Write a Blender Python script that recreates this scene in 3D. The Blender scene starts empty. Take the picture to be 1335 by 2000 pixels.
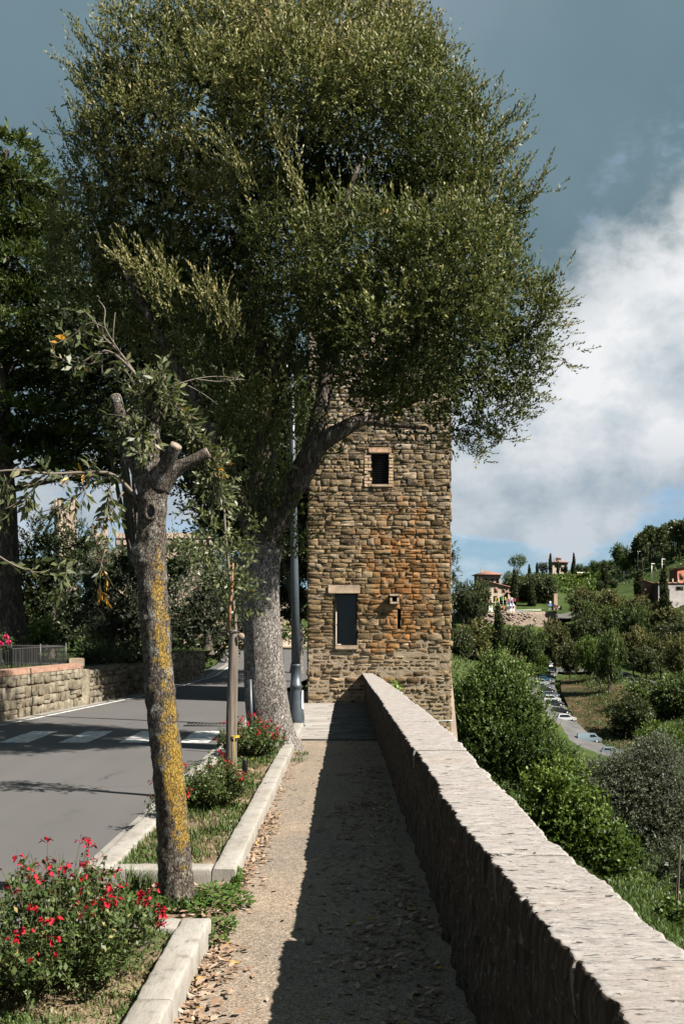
import bpy, math, random
import numpy as np
from mathutils import Vector, Matrix

R = math.radians
random.seed(7)
rng = np.random.default_rng(11)
SC = bpy.context.scene
COL = SC.collection

# ------------------------------------------------------------------ camera
EYE, FOC, HX, HY = 1.70, 1947.0, 680.0, 1225.0
cam_d = bpy.data.cameras.new('camera')
cam = bpy.data.objects.new('camera', cam_d)
COL.objects.link(cam)
cam.location = (0, 0, EYE)
cam.rotation_euler = (R(90), 0, 0)
cam_d.sensor_fit = 'HORIZONTAL'
cam_d.sensor_width = 24.0
cam_d.lens = 24.0 * FOC / 1335.0
cam_d.shift_x = (667.5 - HX) / 1335.0
cam_d.shift_y = (HY - 1000.0) / 1335.0
cam_d.clip_start = 0.05
cam_d.clip_end = 6000
SC.camera = cam

# ------------------------------------------------------------------ sun and sky
SUN = Vector((1.0, -0.42, 1.09)).normalized()
sd = bpy.data.lights.new('sun', 'SUN')
sd.energy = 5.0
sd.angle = R(0.5)
sd.color = (1.0, 0.94, 0.85)
so = bpy.data.objects.new('sun', sd)
COL.objects.link(so)
so.rotation_euler = (-SUN).to_track_quat('-Z', 'Y').to_euler()
so.location = (30, -20, 40)

W = bpy.data.worlds.new('World')
SC.world = W
W.use_nodes = True
SC.view_settings.view_transform = 'Standard'
SC.view_settings.look = 'None'
SC.view_settings.gamma = 1.0
SC.view_settings.exposure = 1.75
SC.view_settings.use_curve_mapping = False
SC.cycles.max_bounces = 5
SC.cycles.diffuse_bounces = 2
SC.cycles.glossy_bounces = 2
SC.cycles.transmission_bounces = 3
SC.cycles.transparent_max_bounces = 4
SC.cycles.caustics_reflective = False
SC.cycles.caustics_refractive = False
SC.cycles.use_denoising = True


class NT:
    """small helper to write node trees"""
    def __init__(s, tree):
        s.t = tree
        s.t.nodes.clear()

    def n(s, typ, ins=None, **props):
        nd = s.t.nodes.new(typ)
        for k, v in props.items():
            setattr(nd, k, v)
        for k, v in (ins or {}).items():
            sock = nd.inputs[k]
            if isinstance(v, bpy.types.NodeSocket):
                s.t.links.new(v, sock)
            elif isinstance(v, bpy.types.Node):
                s.t.links.new(v.outputs[0], sock)
            else:
                if sock.type == 'RGBA' and len(v) == 3:
                    v = (*v, 1)
                sock.default_value = v
        return nd

    def math(s, op, a, b=0.0, c=0.0, clamp=False):
        return s.n('ShaderNodeMath', {0: a, 1: b, 2: c}, operation=op, use_clamp=clamp).outputs[0]

    def mix(s, f, a, b, mode='MIX'):
        return s.n('ShaderNodeMix', {0: f, 6: a, 7: b}, data_type='RGBA', blend_type=mode).outputs[2]

    def ramp(s, f, stops, interp='LINEAR'):
        nd = s.n('ShaderNodeValToRGB', {0: f})
        cr = nd.color_ramp
        cr.interpolation = interp
        while len(cr.elements) < len(stops):
            cr.elements.new(0.5)
        for e, (p, c) in zip(cr.elements, stops):
            e.position = p
            if not hasattr(c, '__len__'):
                c = (c, c, c)
            e.color = (*c[:3], 1)
        return nd.outputs[0]

    def maprange(s, v, a, b, c=0.0, d=1.0, smooth=True):
        return s.n('ShaderNodeMapRange', {0: v, 1: a, 2: b, 3: c, 4: d},
                   interpolation_type='SMOOTHSTEP' if smooth else 'LINEAR').outputs[0]

    def noise(s, vec, scale, detail=3.0, rough=0.55, dist=0.0):
        return s.n('ShaderNodeTexNoise', {'Vector': vec, 'Scale': scale, 'Detail': detail, 'Roughness': rough,
                                          'Distortion': dist}).outputs[0]

    def scl(s, vec, sx, sy, sz):
        return s.n('ShaderNodeVectorMath', {0: vec, 1: (sx, sy, sz)}, operation='MULTIPLY').outputs[0]


def build_world():
    g = NT(W.node_tree)
    out = g.n('ShaderNodeOutputWorld')
    sky = g.n('ShaderNodeTexSky', sky_type='NISHITA', sun_disc=False, sun_elevation=R(45), sun_rotation=R(112.8),
              altitude=500.0, air_density=0.75, dust_density=0.15, ozone_density=2.5)
    bg_sky = g.n('ShaderNodeBackground', {0: sky.outputs[0], 1: 0.05})
    d = g.n('ShaderNodeTexCoord').outputs['Generated']
    sep = g.n('ShaderNodeSeparateXYZ', {0: d})
    x, y, z = sep.outputs
    # a flat cloud layer seen in perspective
    zz = g.math('ADD', g.math('MAXIMUM', z, 0.0), 0.16)
    p = g.n('ShaderNodeCombineXYZ', {0: g.math('DIVIDE', x, zz), 1: g.math('DIVIDE', y, zz), 2: 0.0}).outputs[0]
    soft = g.noise(g.scl(p, 1.0, 0.8, 1.0), 1.3, 5.0, 0.5, 0.3)
    big = g.noise(d, 3.1, 3.0, 0.5)
    puffs = g.noise(g.scl(d, 1.0, 1.0, 1.5), 7.5, 10.0, 0.60, 0.1)
    billow = g.noise(g.scl(d, 1.0, 1.0, 1.4), 15.0, 8.0, 0.58, 0.15)
    wisps = g.noise(g.scl(d, 1.0, 1.0, 3.6), 7.5, 6.0, 0.55, 0.4)
    # dark overcast bank: covers the higher sky, its edge climbing to the east
    edge = g.math('ADD', 0.375, g.math('MULTIPLY', g.math('SUBTRACT', x, 0.30), 0.8))
    edge = g.math('MINIMUM', g.math('MAXIMUM', edge, 0.17), 0.5)
    h = g.math('SUBTRACT', z, edge)
    h = g.math('ADD', h, g.math('MULTIPLY', g.math('SUBTRACT', puffs, 0.5), 0.26))
    h = g.math('ADD', h, g.math('MULTIPLY', g.math('SUBTRACT', big, 0.5), 0.12))
    bank = g.maprange(g.math('ADD', h, g.math('MULTIPLY', g.math('SUBTRACT', billow, 0.5), 0.10)), -0.035, 0.055)
    bank_col = g.ramp(soft, [(0.30, (0.125, 0.205, 0.245)), (0.5, (0.175, 0.265, 0.315)), (0.72, (0.285, 0.365, 0.43))])
    # bright cumulus below it
    cov = g.math('ADD', g.math('MULTIPLY', puffs, 0.55), g.math('MULTIPLY', wisps, 0.45))
    band = g.ramp(z, [(0.0, 0.34), (0.05, 0.47), (0.09, 0.55), (0.13, 0.62), (0.18, 0.72), (0.30, 0.76), (0.45, 0.5), (1.0, 0.45)])
    cu = g.maprange(g.math('ADD', cov, g.math('SUBTRACT', band, 0.5)), 0.46, 0.60)
    cu_col = g.ramp(g.math('ADD', g.math('MULTIPLY', puffs, 0.55), g.math('MULTIPLY', billow, 0.45)),
                    [(0.36, (0.48, 0.555, 0.615)), (0.46, (0.68, 0.73, 0.765)), (0.56, (0.90, 0.91, 0.92))])
    cu_col = g.mix(1.0, cu_col, g.ramp(z, [(0.0, (0.62, 0.68, 0.74)), (0.13, (0.66, 0.71, 0.76)), (0.20, (0.98, 0.98, 0.99)), (0.5, (1, 1, 1))]), 'MULTIPLY')
    col = g.mix(bank, cu_col, bank_col)
    veil = g.ramp(z, [(0.0, 0.85), (0.10, 0.75), (0.20, 0.35), (0.35, 0.0)])
    col = g.mix(g.math('MAXIMUM', cu, bank), (0.26, 0.42, 0.52), col)
    mask = g.math('MAXIMUM', g.math('MAXIMUM', cu, bank), veil)
    bg_c = g.n('ShaderNodeBackground', {0: col, 1: 0.297})
    mixs = g.n('ShaderNodeMixShader', {0: mask, 1: bg_sky.outputs[0], 2: bg_c.outputs[0]})
    g.t.links.new(mixs.outputs[0], out.inputs[0])


build_world()


# ------------------------------------------------------------------ helpers
def pix(px, py, Y):
    """a point of the place measured from the survey of the photograph"""
    k = Y / FOC
    return np.array([(px - HX) * k, Y, EYE + (HY - py) * k])


def gnd(px, py):
    Y = FOC * EYE / (py - HY)
    return np.array([(px - HX) * Y / FOC, Y, 0.0])


def hash3(i, j, k, seed=0):
    h = (i * 374761393 + j * 668265263 + k * 2147483647 + seed * 1274126177) & 0xFFFFFFFF
    h = ((h ^ (h >> 13)) * 1274126177) & 0xFFFFFFFF
    h = (h ^ (h >> 16)) & 0xFFFFFF
    return h / float(0xFFFFFF)


def vnoise(P, seed=0):
    P = np.asarray(P, float)
    i = np.floor(P).astype(np.int64)
    f = P - i
    f = f * f * (3 - 2 * f)
    r = 0
    for dx in (0, 1):
        for dy in (0, 1):
            for dz in (0, 1):
                w = (f[:, 0] if dx else 1 - f[:, 0]) * (f[:, 1] if dy else 1 - f[:, 1]) * (f[:, 2] if dz else 1 - f[:, 2])
                r = r + w * hash3(i[:, 0] + dx, i[:, 1] + dy, i[:, 2] + dz, seed)
    return r * 2 - 1


def fbm(P, oct=3, seed=0):
    r, a = 0, 1.0
    P = np.asarray(P, float)
    for o in range(oct):
        r = r + a * vnoise(P, seed + o)
        P = P * 2.03
        a *= 0.5
    return r


def unit(v):
    return v / np.maximum(np.linalg.norm(v, axis=-1, keepdims=True), 1e-9)


class MB:
    """collects polygons and builds ONE mesh"""
    def __init__(s):
        s.v, s.q, s.t, s.tq, s.tt, s.nv = [], [], [], [], [], 0
        s.poly = []

    def quads(s, V, Q, tint=0.5):
        V = np.asarray(V, float).reshape(-1, 3)
        Q = np.asarray(Q, np.int64).reshape(-1, 4)
        s.v.append(V)
        s.q.append(Q + s.nv)
        s.tq.append(np.broadcast_to(np.asarray(tint, float), (len(Q),)).copy())
        s.nv += len(V)

    def tris(s, V, T, tint=0.5):
        V = np.asarray(V, float).reshape(-1, 3)
        T = np.asarray(T, np.int64).reshape(-1, 3)
        s.v.append(V)
        s.t.append(T + s.nv)
        s.tt.append(np.broadcast_to(np.asarray(tint, float), (len(T),)).copy())
        s.nv += len(V)

    def both(s, V, Q, T, tint=0.5):
        V = np.asarray(V, float).reshape(-1, 3)
        s.v.append(V)
        if len(Q):
            Q = np.asarray(Q, np.int64).reshape(-1, 4)
            s.q.append(Q + s.nv)
            s.tq.append(np.full(len(Q), float(tint)))
        if len(T):
            T = np.asarray(T, np.int64).reshape(-1, 3)
            s.t.append(T + s.nv)
            s.tt.append(np.full(len(T), float(tint)))
        s.nv += len(V)

    def box(s, x0, x1, y0, y1, z0, z1, c=0.0, tint=0.5):
        """box with chamfered edges"""
        s.obox(((x0 + x1) / 2, (y0 + y1) / 2, (z0 + z1) / 2), (1, 0, 0), (0, 1, 0), (x1 - x0) / 2, (y1 - y0) / 2, (z1 - z0) / 2, c, tint)

    def obox(s, cen, ux, uy, hx, hy, hz, c=0.0, tint=0.5):
        ux = np.array(ux, float); uy = np.array(uy, float)
        ux /= np.linalg.norm(ux); uy /= np.linalg.norm(uy)
        uz = np.cross(ux, uy)
        M = np.stack([ux, uy, uz])
        cen = np.array(cen, float)
        if c <= 0:
            V = np.array([[a, b, d] for d in (-hz, hz) for b in (-hy, hy) for a in (-hx, hx)]) @ M + cen
            s.quads(V, [[0, 2, 3, 1], [4, 5, 7, 6], [0, 1, 5, 4], [2, 6, 7, 3], [0, 4, 6, 2], [1, 3, 7, 5]], tint)
            return
        V, idx = [], {}
        for sx in (-1, 1):
            for sy in (-1, 1):
                for sz in (-1, 1):
                    for ax in range(3):
                        h = [hx, hy, hz]
                        p = [sx * (hx - c), sy * (hy - c), sz * (hz - c)]
                        p[ax] = (sx, sy, sz)[ax] * h[ax]
                        idx[(sx, sy, sz, ax)] = len(V)
                        V.append(p)
        Q, T = [], []
        for ax in range(3):
            o = [k for k in range(3) if k != ax]
            for sg in (-1, 1):
                f = []
                for a, b in ((-1, -1), (1, -1), (1, 1), (-1, 1)):
                    k = [0, 0, 0]; k[ax] = sg; k[o[0]] = a; k[o[1]] = b
                    f.append(idx[(*k, ax)])
                if (sg < 0) != (ax == 1):
                    f = f[::-1]
                Q.append(f)
            for a in (-1, 1):
                for b in (-1, 1):
                    def K(e, who):
                        k = [0, 0, 0]; k[ax] = e; k[o[0]] = a; k[o[1]] = b
                        return idx[(*k, who)]
                    Q.append([K(-1, o[0]), K(1, o[0]), K(1, o[1]), K(-1, o[1])])
        for k in [(a, b, d) for a in (-1, 1) for b in (-1, 1) for d in (-1, 1)]:
            T.append([idx[(*k, 0)], idx[(*k, 1)], idx[(*k, 2)]])
        s.both(np.array(V) @ M + cen, Q, T, tint)

    def tube(s, pts, rad, n=8, tint=0.5, cap=True, smooth_path=True, wob=0.0, seed=0, sub=0):
        pts = np.asarray(pts, float)
        rad = np.broadcast_to(np.asarray(rad, float), (len(pts),)).copy()
        if sub and len(pts) > 2:
            # Catmull-Rom resampling
            k = np.arange(len(pts))
            tt = np.linspace(0, len(pts) - 1, (len(pts) - 1) * sub + 1)
            P = np.vstack([2 * pts[0] - pts[1], pts, 2 * pts[-1] - pts[-2]])
            i = np.minimum(tt.astype(int), len(pts) - 2)
            f = (tt - i)[:, None]
            p0, p1, p2, p3 = P[i], P[i + 1], P[i + 2], P[i + 3]
            q = 0.5 * ((2 * p1) + (-p0 + p2) * f + (2 * p0 - 5 * p1 + 4 * p2 - p3) * f ** 2 + (-p0 + 3 * p1 - 3 * p2 + p3) * f ** 3)
            rad = np.interp(tt, k, rad)
            pts = q
        m = len(pts)
        T = unit(np.gradient(pts, axis=0))
        ref = np.array([0, 0, 1.0]) if abs(T[0, 2]) < 0.9 else np.array([0, 1.0, 0])
        a = unit(np.cross(T[0], ref))
        A = [a]
        for k in range(1, m):
            a = a - T[k] * np.dot(a, T[k])
            a = a / max(np.linalg.norm(a), 1e-9)
            A.append(a)
        A = np.array(A)
        B = np.cross(T, A)
        th = np.linspace(0, 2 * np.pi, n, endpoint=False)
        ring = np.cos(th)[None, :, None] * A[:, None, :] + np.sin(th)[None, :, None] * B[:, None, :]
        rr = rad[:, None, None] * np.ones((1, n, 1))
        if wob:
            L = np.concatenate([[0], np.cumsum(np.linalg.norm(np.diff(pts, axis=0), axis=1))])
            q = np.stack([(np.cos(th)[None, :] * 1.6 + 0 * L[:, None]).ravel(), (np.sin(th)[None, :] * 1.6 + 0 * L[:, None]).ravel(),
                          (L[:, None] * 1.2 / max(rad.mean(), 1e-3) * 0.25 + 0 * th[None, :]).ravel()], 1)
            rr = rr * (1 + wob * fbm(q, 3, seed).reshape(m, n, 1))
        V = (pts[:, None, :] + ring * rr).reshape(-1, 3)
        i = np.arange(m - 1)[:, None] * n
        j = np.arange(n)[None, :]
        j2 = (j + 1) % n
        Q = np.stack([i + j, i + j2, i + n + j2, i + n + j], -1).reshape(-1, 4)
        V = list(V)
        Tt = []
        if cap:
            for e, base, fl in ((pts[0], 0, 1), (pts[-1], (m - 1) * n, 0)):
                c = len(V)
                V.append(e)
                for k in range(n):
                    t = [c, base + k, base + (k + 1) % n]
                    Tt.append(t[::-1] if fl else t)
        s.both(np.array(V), Q, Tt, tint)

    def build(s, name, mat, parent=None, origin=None, smooth=False, kind=None, label=None):
        me = bpy.data.meshes.new(name)
        if origin is None:
            origin = parent['_o'] if parent is not None and '_o' in parent else (0, 0, 0)
        V = np.concatenate(s.v) - np.array(origin, float)
        me.vertices.add(len(V))
        me.vertices.foreach_set('co', V.astype(np.float32).ravel())
        li, ls, tint, off = [], [], [], 0
        if s.q:
            q = np.concatenate(s.q)
            li.append(q.ravel()); ls.append(np.arange(len(q)) * 4); off = len(q) * 4
            tint.append(np.concatenate(s.tq))
        if s.t:
            t = np.concatenate(s.t)
            li.append(t.ravel()); ls.append(off + np.arange(len(t)) * 3)
            tint.append(np.concatenate(s.tt))
        li = np.concatenate(li).astype(np.int32)
        ls = np.concatenate(ls).astype(np.int32)
        me.loops.add(len(li))
        me.loops.foreach_set('vertex_index', li)
        me.polygons.add(len(ls))
        me.polygons.foreach_set('loop_start', ls)
        me.update(calc_edges=True)
        if smooth:
            me.polygons.foreach_set('use_smooth', np.ones(len(ls), bool))
        at = me.attributes.new('tint', 'FLOAT', 'FACE')
        at.data.foreach_set('value', np.concatenate(tint).astype(np.float32))
        if mat is not None:
            me.materials.append(mat)
        o = bpy.data.objects.new(name, me)
        COL.objects.link(o)
        if parent is not None:
            o.parent = parent
        else:
            o.location = origin
        if kind:
            o['kind'] = kind
        if label:
            o['label'] = label
        return o


def thing(name, label, cat, loc=(0, 0, 0), group=None):
    o = bpy.data.objects.new(name, None)
    COL.objects.link(o)
    o.location = loc
    o['_o'] = [float(c) for c in loc]
    o['label'] = label
    o['category'] = cat
    if group:
        o['group'] = group
    o.empty_display_size = 0.2
    return o


def tag(o, label, cat, group=None):
    o['label'] = label
    o['category'] = cat
    if group:
        o['group'] = group
    return o


def copy_tree(o, parent=None):
    c = o.copy()
    COL.objects.link(c)
    if parent is not None:
        c.parent = parent
    for ch in list(o.children):
        copy_tree(ch, c)
    return c


# ------------------------------------------------------------------ materials
def new_mat(name):
    m = bpy.data.materials.new(name)
    m.use_nodes = True
    g = NT(m.node_tree)
    out = g.n('ShaderNodeOutputMaterial')
    bs = g.n('ShaderNodeBsdfPrincipled')
    g.t.links.new(bs.outputs[0], out.inputs[0])
    return m, g, bs, out


ALB = 0.82


def setb(g, bs, color=None, rough=0.8, bump=None, bstr=0.3, bdist=0.01, spec=0.3, metal=0.0):
    if color is not None:
        if not isinstance(color, bpy.types.NodeSocket):
            color = tuple(c * ALB for c in color)
        else:
            color = g.mix(1.0, color, (ALB, ALB, ALB), 'MULTIPLY')
        if isinstance(color, bpy.types.NodeSocket):
            g.t.links.new(color, bs.inputs['Base Color'])
        else:
            bs.inputs['Base Color'].default_value = (*color, 1)
    if isinstance(rough, bpy.types.NodeSocket):
        g.t.links.new(rough, bs.inputs['Roughness'])
    else:
        bs.inputs['Roughness'].default_value = rough
    bs.inputs['Specular IOR Level'].default_value = spec
    bs.inputs['Metallic'].default_value = metal
    if bump is not None:
        b = g.n('ShaderNodeBump', {'Height': bump, 'Strength': bstr, 'Distance': bdist})
        g.t.links.new(b.outputs[0], bs.inputs['Normal'])


def pos(g):
    return g.n('ShaderNodeNewGeometry').outputs['Position']


def objc(g):
    return g.n('ShaderNodeTexCoord').outputs['Object']


def tintn(g):
    return g.n('ShaderNodeAttribute', attribute_name='tint', attribute_type='GEOMETRY').outputs['Fac']


def plain(name, col, rough=0.6, metal=0.0, spec=0.4, var=0.15, scale=6.0):
    m, g, bs, out = new_mat(name)
    n = g.noise(objc(g), scale, 4.0)
    c2 = tuple(c * (1 - var) for c in col)
    c3 = tuple(min(1, c * (1 + var)) for c in col)
    setb(g, bs, g.ramp(n, [(0.3, c2), (0.7, c3)]), rough, n, 0.08, 0.01, spec, metal)
    return m


def leaf_mat(name, stops, trans=0.25, rough=0.5, spec=0.22):
    m, g, bs, out = new_mat(name)
    col = g.ramp(tintn(g), stops)
    setb(g, bs, col, rough, spec=spec)
    tr = g.n('ShaderNodeBsdfTranslucent', {0: g.mix(0.0 if 'petal' in name else 0.5, col, (0.10, 0.13, 0.01))})
    mx = g.n('ShaderNodeMixShader', {0: trans, 1: bs.outputs[0], 2: tr.outputs[0]})
    g.t.links.new(mx.outputs[0], out.inputs[0])
    return m


MAT = {}


def materials():
    # --- asphalt road
    m, g, bs, _ = new_mat('asphalt')
    p = pos(g)
    n1 = g.noise(p, 0.55, 4.0); n2 = g.noise(p, 160.0, 2.0); n3 = g.noise(g.scl(p, 2.2, 0.15, 1), 1.0, 3.0)
    c = g.ramp(g.math('ADD', g.math('MULTIPLY', n1, 0.5), g.math('MULTIPLY', n3, 0.5)), [(0.3, (0.062, 0.059, 0.058)), (0.7, (0.086, 0.082, 0.080))])
    c = g.mix(0.35, c, g.ramp(n2, [(0.3, (0.035, 0.033, 0.033)), (0.7, (0.145, 0.138, 0.134))]))
    wv = g.n('ShaderNodeTexNoise', {'Vector': p, 'Scale': 2.2, 'Detail': 4.0})
    pv_ = g.n('ShaderNodeVectorMath', {0: p, 1: g.scl(wv.outputs[1], 0.5, 0.5, 0.0)}, operation='ADD').outputs[0]
    cr_ = g.n('ShaderNodeTexVoronoi', {'Vector': pv_, 'Scale': 0.42}, feature='DISTANCE_TO_EDGE').outputs['Distance']
    ck = g.math('MULTIPLY', g.maprange(cr_, 0.012, 0.0), g.maprange(g.noise(p, 0.5, 2.0), 0.5, 0.6))
    c = g.mix(g.math('MULTIPLY', ck, 0.7), c, (0.03, 0.028, 0.027))
    st_ = g.maprange(g.noise(g.scl(p, 1.0, 0.55, 1.0), 1.7, 5.0, 0.65), 0.60, 0.72)
    c = g.mix(g.math('MULTIPLY', st_, 0.3), c, (0.04, 0.037, 0.036))
    setb(g, bs, c, 0.85, n2, 0.25, 0.004)
    MAT['asphalt'] = m
    MAT['old_asphalt'] = plain('old_asphalt', (0.075, 0.072, 0.07), 0.9, var=0.3, scale=0.4)
    # --- walkway: exposed aggregate
    m, g, bs, _ = new_mat('aggregate')
    p = pos(g)
    v = g.n('ShaderNodeTexVoronoi', {'Vector': p, 'Scale': 150.0, 'Randomness': 1.0})
    n1 = g.noise(p, 1.1, 4.0); n2 = g.noise(p, 14.0, 4.0)
    sepc = g.n('ShaderNodeSeparateColor', {0: v.outputs['Color']})
    c = g.ramp(sepc.outputs[0], [(0.0, (0.085, 0.068, 0.052)), (0.45, (0.195, 0.155, 0.118)), (0.85, (0.28, 0.235, 0.185)), (1.0, (0.36, 0.32, 0.27))])
    c = g.mix(1.0, c, g.ramp(n1, [(0.3, (0.78, 0.78, 0.8)), (0.7, (1.08, 1.03, 0.96))]), 'MULTIPLY')
    c = g.mix(1.0, c, g.ramp(n2, [(0.3, (0.8, 0.8, 0.8)), (0.65, (1.05, 1.05, 1.05))]), 'MULTIPLY')
    edge = g.math('SUBTRACT', 1.0, v.outputs['Distance'])
    setb(g, bs, c, 0.8, edge, 0.3, 0.004)
    MAT['aggregate'] = m
    # --- pale paving at the tower
    m, g, bs, _ = new_mat('paving_stone')
    p = pos(g)
    n1 = g.noise(g.scl(p, 0.8, 5, 1), 3.0, 4.0); n2 = g.noise(p, 60.0, 3.0)
    c = g.ramp(g.math('ADD', g.math('MULTIPLY', n1, 0.4), g.math('MULTIPLY', tintn(g), 0.6)), [(0.2, (0.15, 0.135, 0.122)), (0.8, (0.215, 0.20, 0.185))])
    setb(g, bs, c, 0.8, n2, 0.2, 0.003)
    MAT['paving_stone'] = m
    # --- white travertine kerb
    m, g, bs, _ = new_mat('travertine')
    p = pos(g)
    n1 = g.noise(p, 4.0, 5.0); n2 = g.noise(g.scl(p, 30, 5, 5), 3.0, 4.0, 0.6); n3 = g.noise(p, 90.0, 3.0)
    c = g.ramp(n1, [(0.25, (0.20, 0.182, 0.158)), (0.5, (0.255, 0.237, 0.208)), (0.75, (0.30, 0.285, 0.258))])
    c = g.mix(1.0, c, g.ramp(n2, [(0.30, (0.80, 0.79, 0.77)), (0.5, (1, 1, 1))]), 'MULTIPLY')
    stain = g.maprange(g.noise(g.scl(p, 6, 6, 3), 1.5, 8.0, 0.74), 0.53, 0.66)
    c = g.mix(g.math('MULTIPLY', stain, 0.7), c, (0.115, 0.10, 0.082))
    setb(g, bs, c, 0.75, g.math('ADD', n2, g.math('MULTIPLY', n3, 0.5)), 0.35, 0.006)
    MAT['travertine'] = m
    m, g, bs, _ = new_mat('gutter_concrete')
    p = pos(g)
    n1 = g.noise(p, 2.5, 5.0); n3 = g.noise(p, 70.0, 3.0)
    setb(g, bs, g.ramp(n1, [(0.3, (0.16, 0.148, 0.13)), (0.7, (0.235, 0.22, 0.198))]), 0.85, n3, 0.3, 0.004)
    MAT['concrete'] = m
    m, g, bs, _ = new_mat('road_paint')
    p = pos(g)
    n1 = g.noise(p, 9.0, 6.0, 0.7)
    setb(g, bs, g.ramp(n1, [(0.38, (0.15, 0.145, 0.14)), (0.52, (0.52, 0.515, 0.50))]), 0.7, n1, 0.1, 0.004)
    MAT['road_paint'] = m
    # --- soil
    m, g, bs, _ = new_mat('soil')
    p = pos(g)
    n1 = g.noise(p, 5.0, 6.0, 0.65); n2 = g.noise(p, 45.0, 4.0)
    c = g.ramp(n1, [(0.3, (0.06, 0.042, 0.026)), (0.55, (0.16, 0.115, 0.07)), (0.75, (0.26, 0.2, 0.125))])
    setb(g, bs, c, 0.95, n2, 0.7, 0.02)
    MAT['soil'] = m
    # --- grass ground
    m, g, bs, _ = new_mat('turf')
    p = pos(g)
    n1 = g.noise(p, 0.09, 5.0, 0.6); n2 = g.noise(p, 1.7, 5.0, 0.7)
    c = g.ramp(n1, [(0.30, (0.022, 0.036, 0.010)), (0.5, (0.036, 0.058, 0.014)), (0.68, (0.062, 0.074, 0.024))])
    c = g.mix(1.0, c, g.ramp(n2, [(0.3, (0.5, 0.55, 0.5)), (0.7, (1.3, 1.25, 1.1))]), 'MULTIPLY')
    setb(g, bs, c, 0.95, n2, 0.6, 0.15, 0.1)
    MAT['turf'] = m
    m, g, bs, _ = new_mat('dry_turf')
    p = pos(g)
    n1 = g.noise(p, 0.16, 5.0, 0.65); n2 = g.noise(p, 1.3, 5.0, 0.7)
    c = g.ramp(n1, [(0.34, (0.022, 0.030, 0.010)), (0.5, (0.055, 0.040, 0.020)), (0.68, (0.105, 0.072, 0.038))])
    c = g.mix(1.0, c, g.ramp(n2, [(0.3, (0.5, 0.5, 0.5)), (0.7, (1.25, 1.25, 1.2))]), 'MULTIPLY')
    setb(g, bs, c, 0.95, n2, 0.6, 0.2, 0.1)
    MAT['dry_turf'] = m
    # --- parapet coping: pale stone set on edge, layers run across the wall
    m, g, bs, _ = new_mat('coping_stone')
    p = pos(g)
    lay = g.noise(g.scl(p, 11.0, 30, 14), 1.0, 9.0, 0.78, 0.9)
    pit = g.noise(g.scl(p, 14, 62, 20), 1.0, 4.0, 0.6, 1.0)
    n1 = g.noise(p, 2.4, 5.0); n2 = g.noise(p, 30.0, 5.0, 0.65)
    c = g.ramp(lay, [(0.28, (0.15, 0.128, 0.112)), (0.42, (0.245, 0.22, 0.20)), (0.56, (0.29, 0.268, 0.25)), (0.75, (0.325, 0.31, 0.296))])
    c = g.mix(g.math('MULTIPLY', g.maprange(n1, 0.50, 0.70), 0.30), c, (0.27, 0.195, 0.15))
    c = g.mix(g.math('MULTIPLY', g.maprange(g.noise(p, 21.0, 8.0, 0.76), 0.54, 0.66), 0.5), c, (0.36, 0.355, 0.345))
    c = g.mix(g.math('MULTIPLY', g.maprange(g.noise(g.scl(p, 1, 1.8, 1), 9.0, 9.0, 0.82), 0.53, 0.64), 0.6), c, (0.145, 0.14, 0.135))
    c = g.mix(g.math('MULTIPLY', g.maprange(g.noise(g.scl(p, 1, 2.6, 1), 16.0, 4.0, 0.7), 0.63, 0.68), 0.7), c, (0.14, 0.085, 0.06))
    c = g.mix(g.math('MULTIPLY', g.maprange(g.noise(p, 75.0, 3.0, 0.6), 0.56, 0.64), 0.4), c, (0.13, 0.12, 0.112))
    c = g.mix(g.math('MULTIPLY', g.maprange(pit, 0.595, 0.645), 0.9), c, (0.045, 0.038, 0.034))
    hgt = g.math('SUBTRACT', lay, g.math('MULTIPLY', g.maprange(pit, 0.58, 0.70), 0.9))
    setb(g, bs, c, 0.85, g.math('ADD', hgt, g.math('MULTIPLY', n2, 0.5)), 0.7, 0.012, 0.2)
    MAT['coping_stone'] = m
    # --- parapet face: dark, vertical streaks
    m, g, bs, _ = new_mat('dark_streaked_wall')
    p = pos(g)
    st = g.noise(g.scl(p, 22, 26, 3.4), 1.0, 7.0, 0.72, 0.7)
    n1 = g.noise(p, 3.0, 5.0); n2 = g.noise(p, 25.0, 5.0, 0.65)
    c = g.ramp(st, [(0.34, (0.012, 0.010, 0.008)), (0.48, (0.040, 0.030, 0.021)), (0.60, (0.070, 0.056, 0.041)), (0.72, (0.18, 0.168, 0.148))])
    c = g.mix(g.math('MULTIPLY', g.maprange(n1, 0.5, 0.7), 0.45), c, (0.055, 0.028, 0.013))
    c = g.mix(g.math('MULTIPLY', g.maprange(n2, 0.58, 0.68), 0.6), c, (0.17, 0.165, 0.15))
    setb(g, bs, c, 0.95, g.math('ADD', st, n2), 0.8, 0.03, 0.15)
    MAT['dark_streaked_wall'] = m
    # --- tower stone
    m, g, bs, _ = new_mat('rubble_stone')
    p = pos(g)
    t = tintn(g)
    n1 = g.noise(g.scl(p, 1, 1, 1.8), 9.0, 6.0, 0.62); n2 = g.noise(p, 55.0, 4.0, 0.6)
    zz = g.n('ShaderNodeSeparateXYZ', {0: p})
    base = g.ramp(t, [(0.0, (0.085, 0.060, 0.034)), (0.3, (0.150, 0.108, 0.058)), (0.55, (0.205, 0.148, 0.080)), (0.8, (0.255, 0.19, 0.115)), (1.0, (0.28, 0.225, 0.16))])
    base = g.mix(1.0, base, g.ramp(n1, [(0.3, (0.55, 0.53, 0.5)), (0.65, (1.2, 1.16, 1.1))]), 'MULTIPLY')
    # orange iron stain, a broad diagonal patch in the middle of the face
    dx = g.math('SUBTRACT', zz.outputs[0], 1.25); dz = g.math('SUBTRACT', zz.outputs[2], 2.7)
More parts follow.
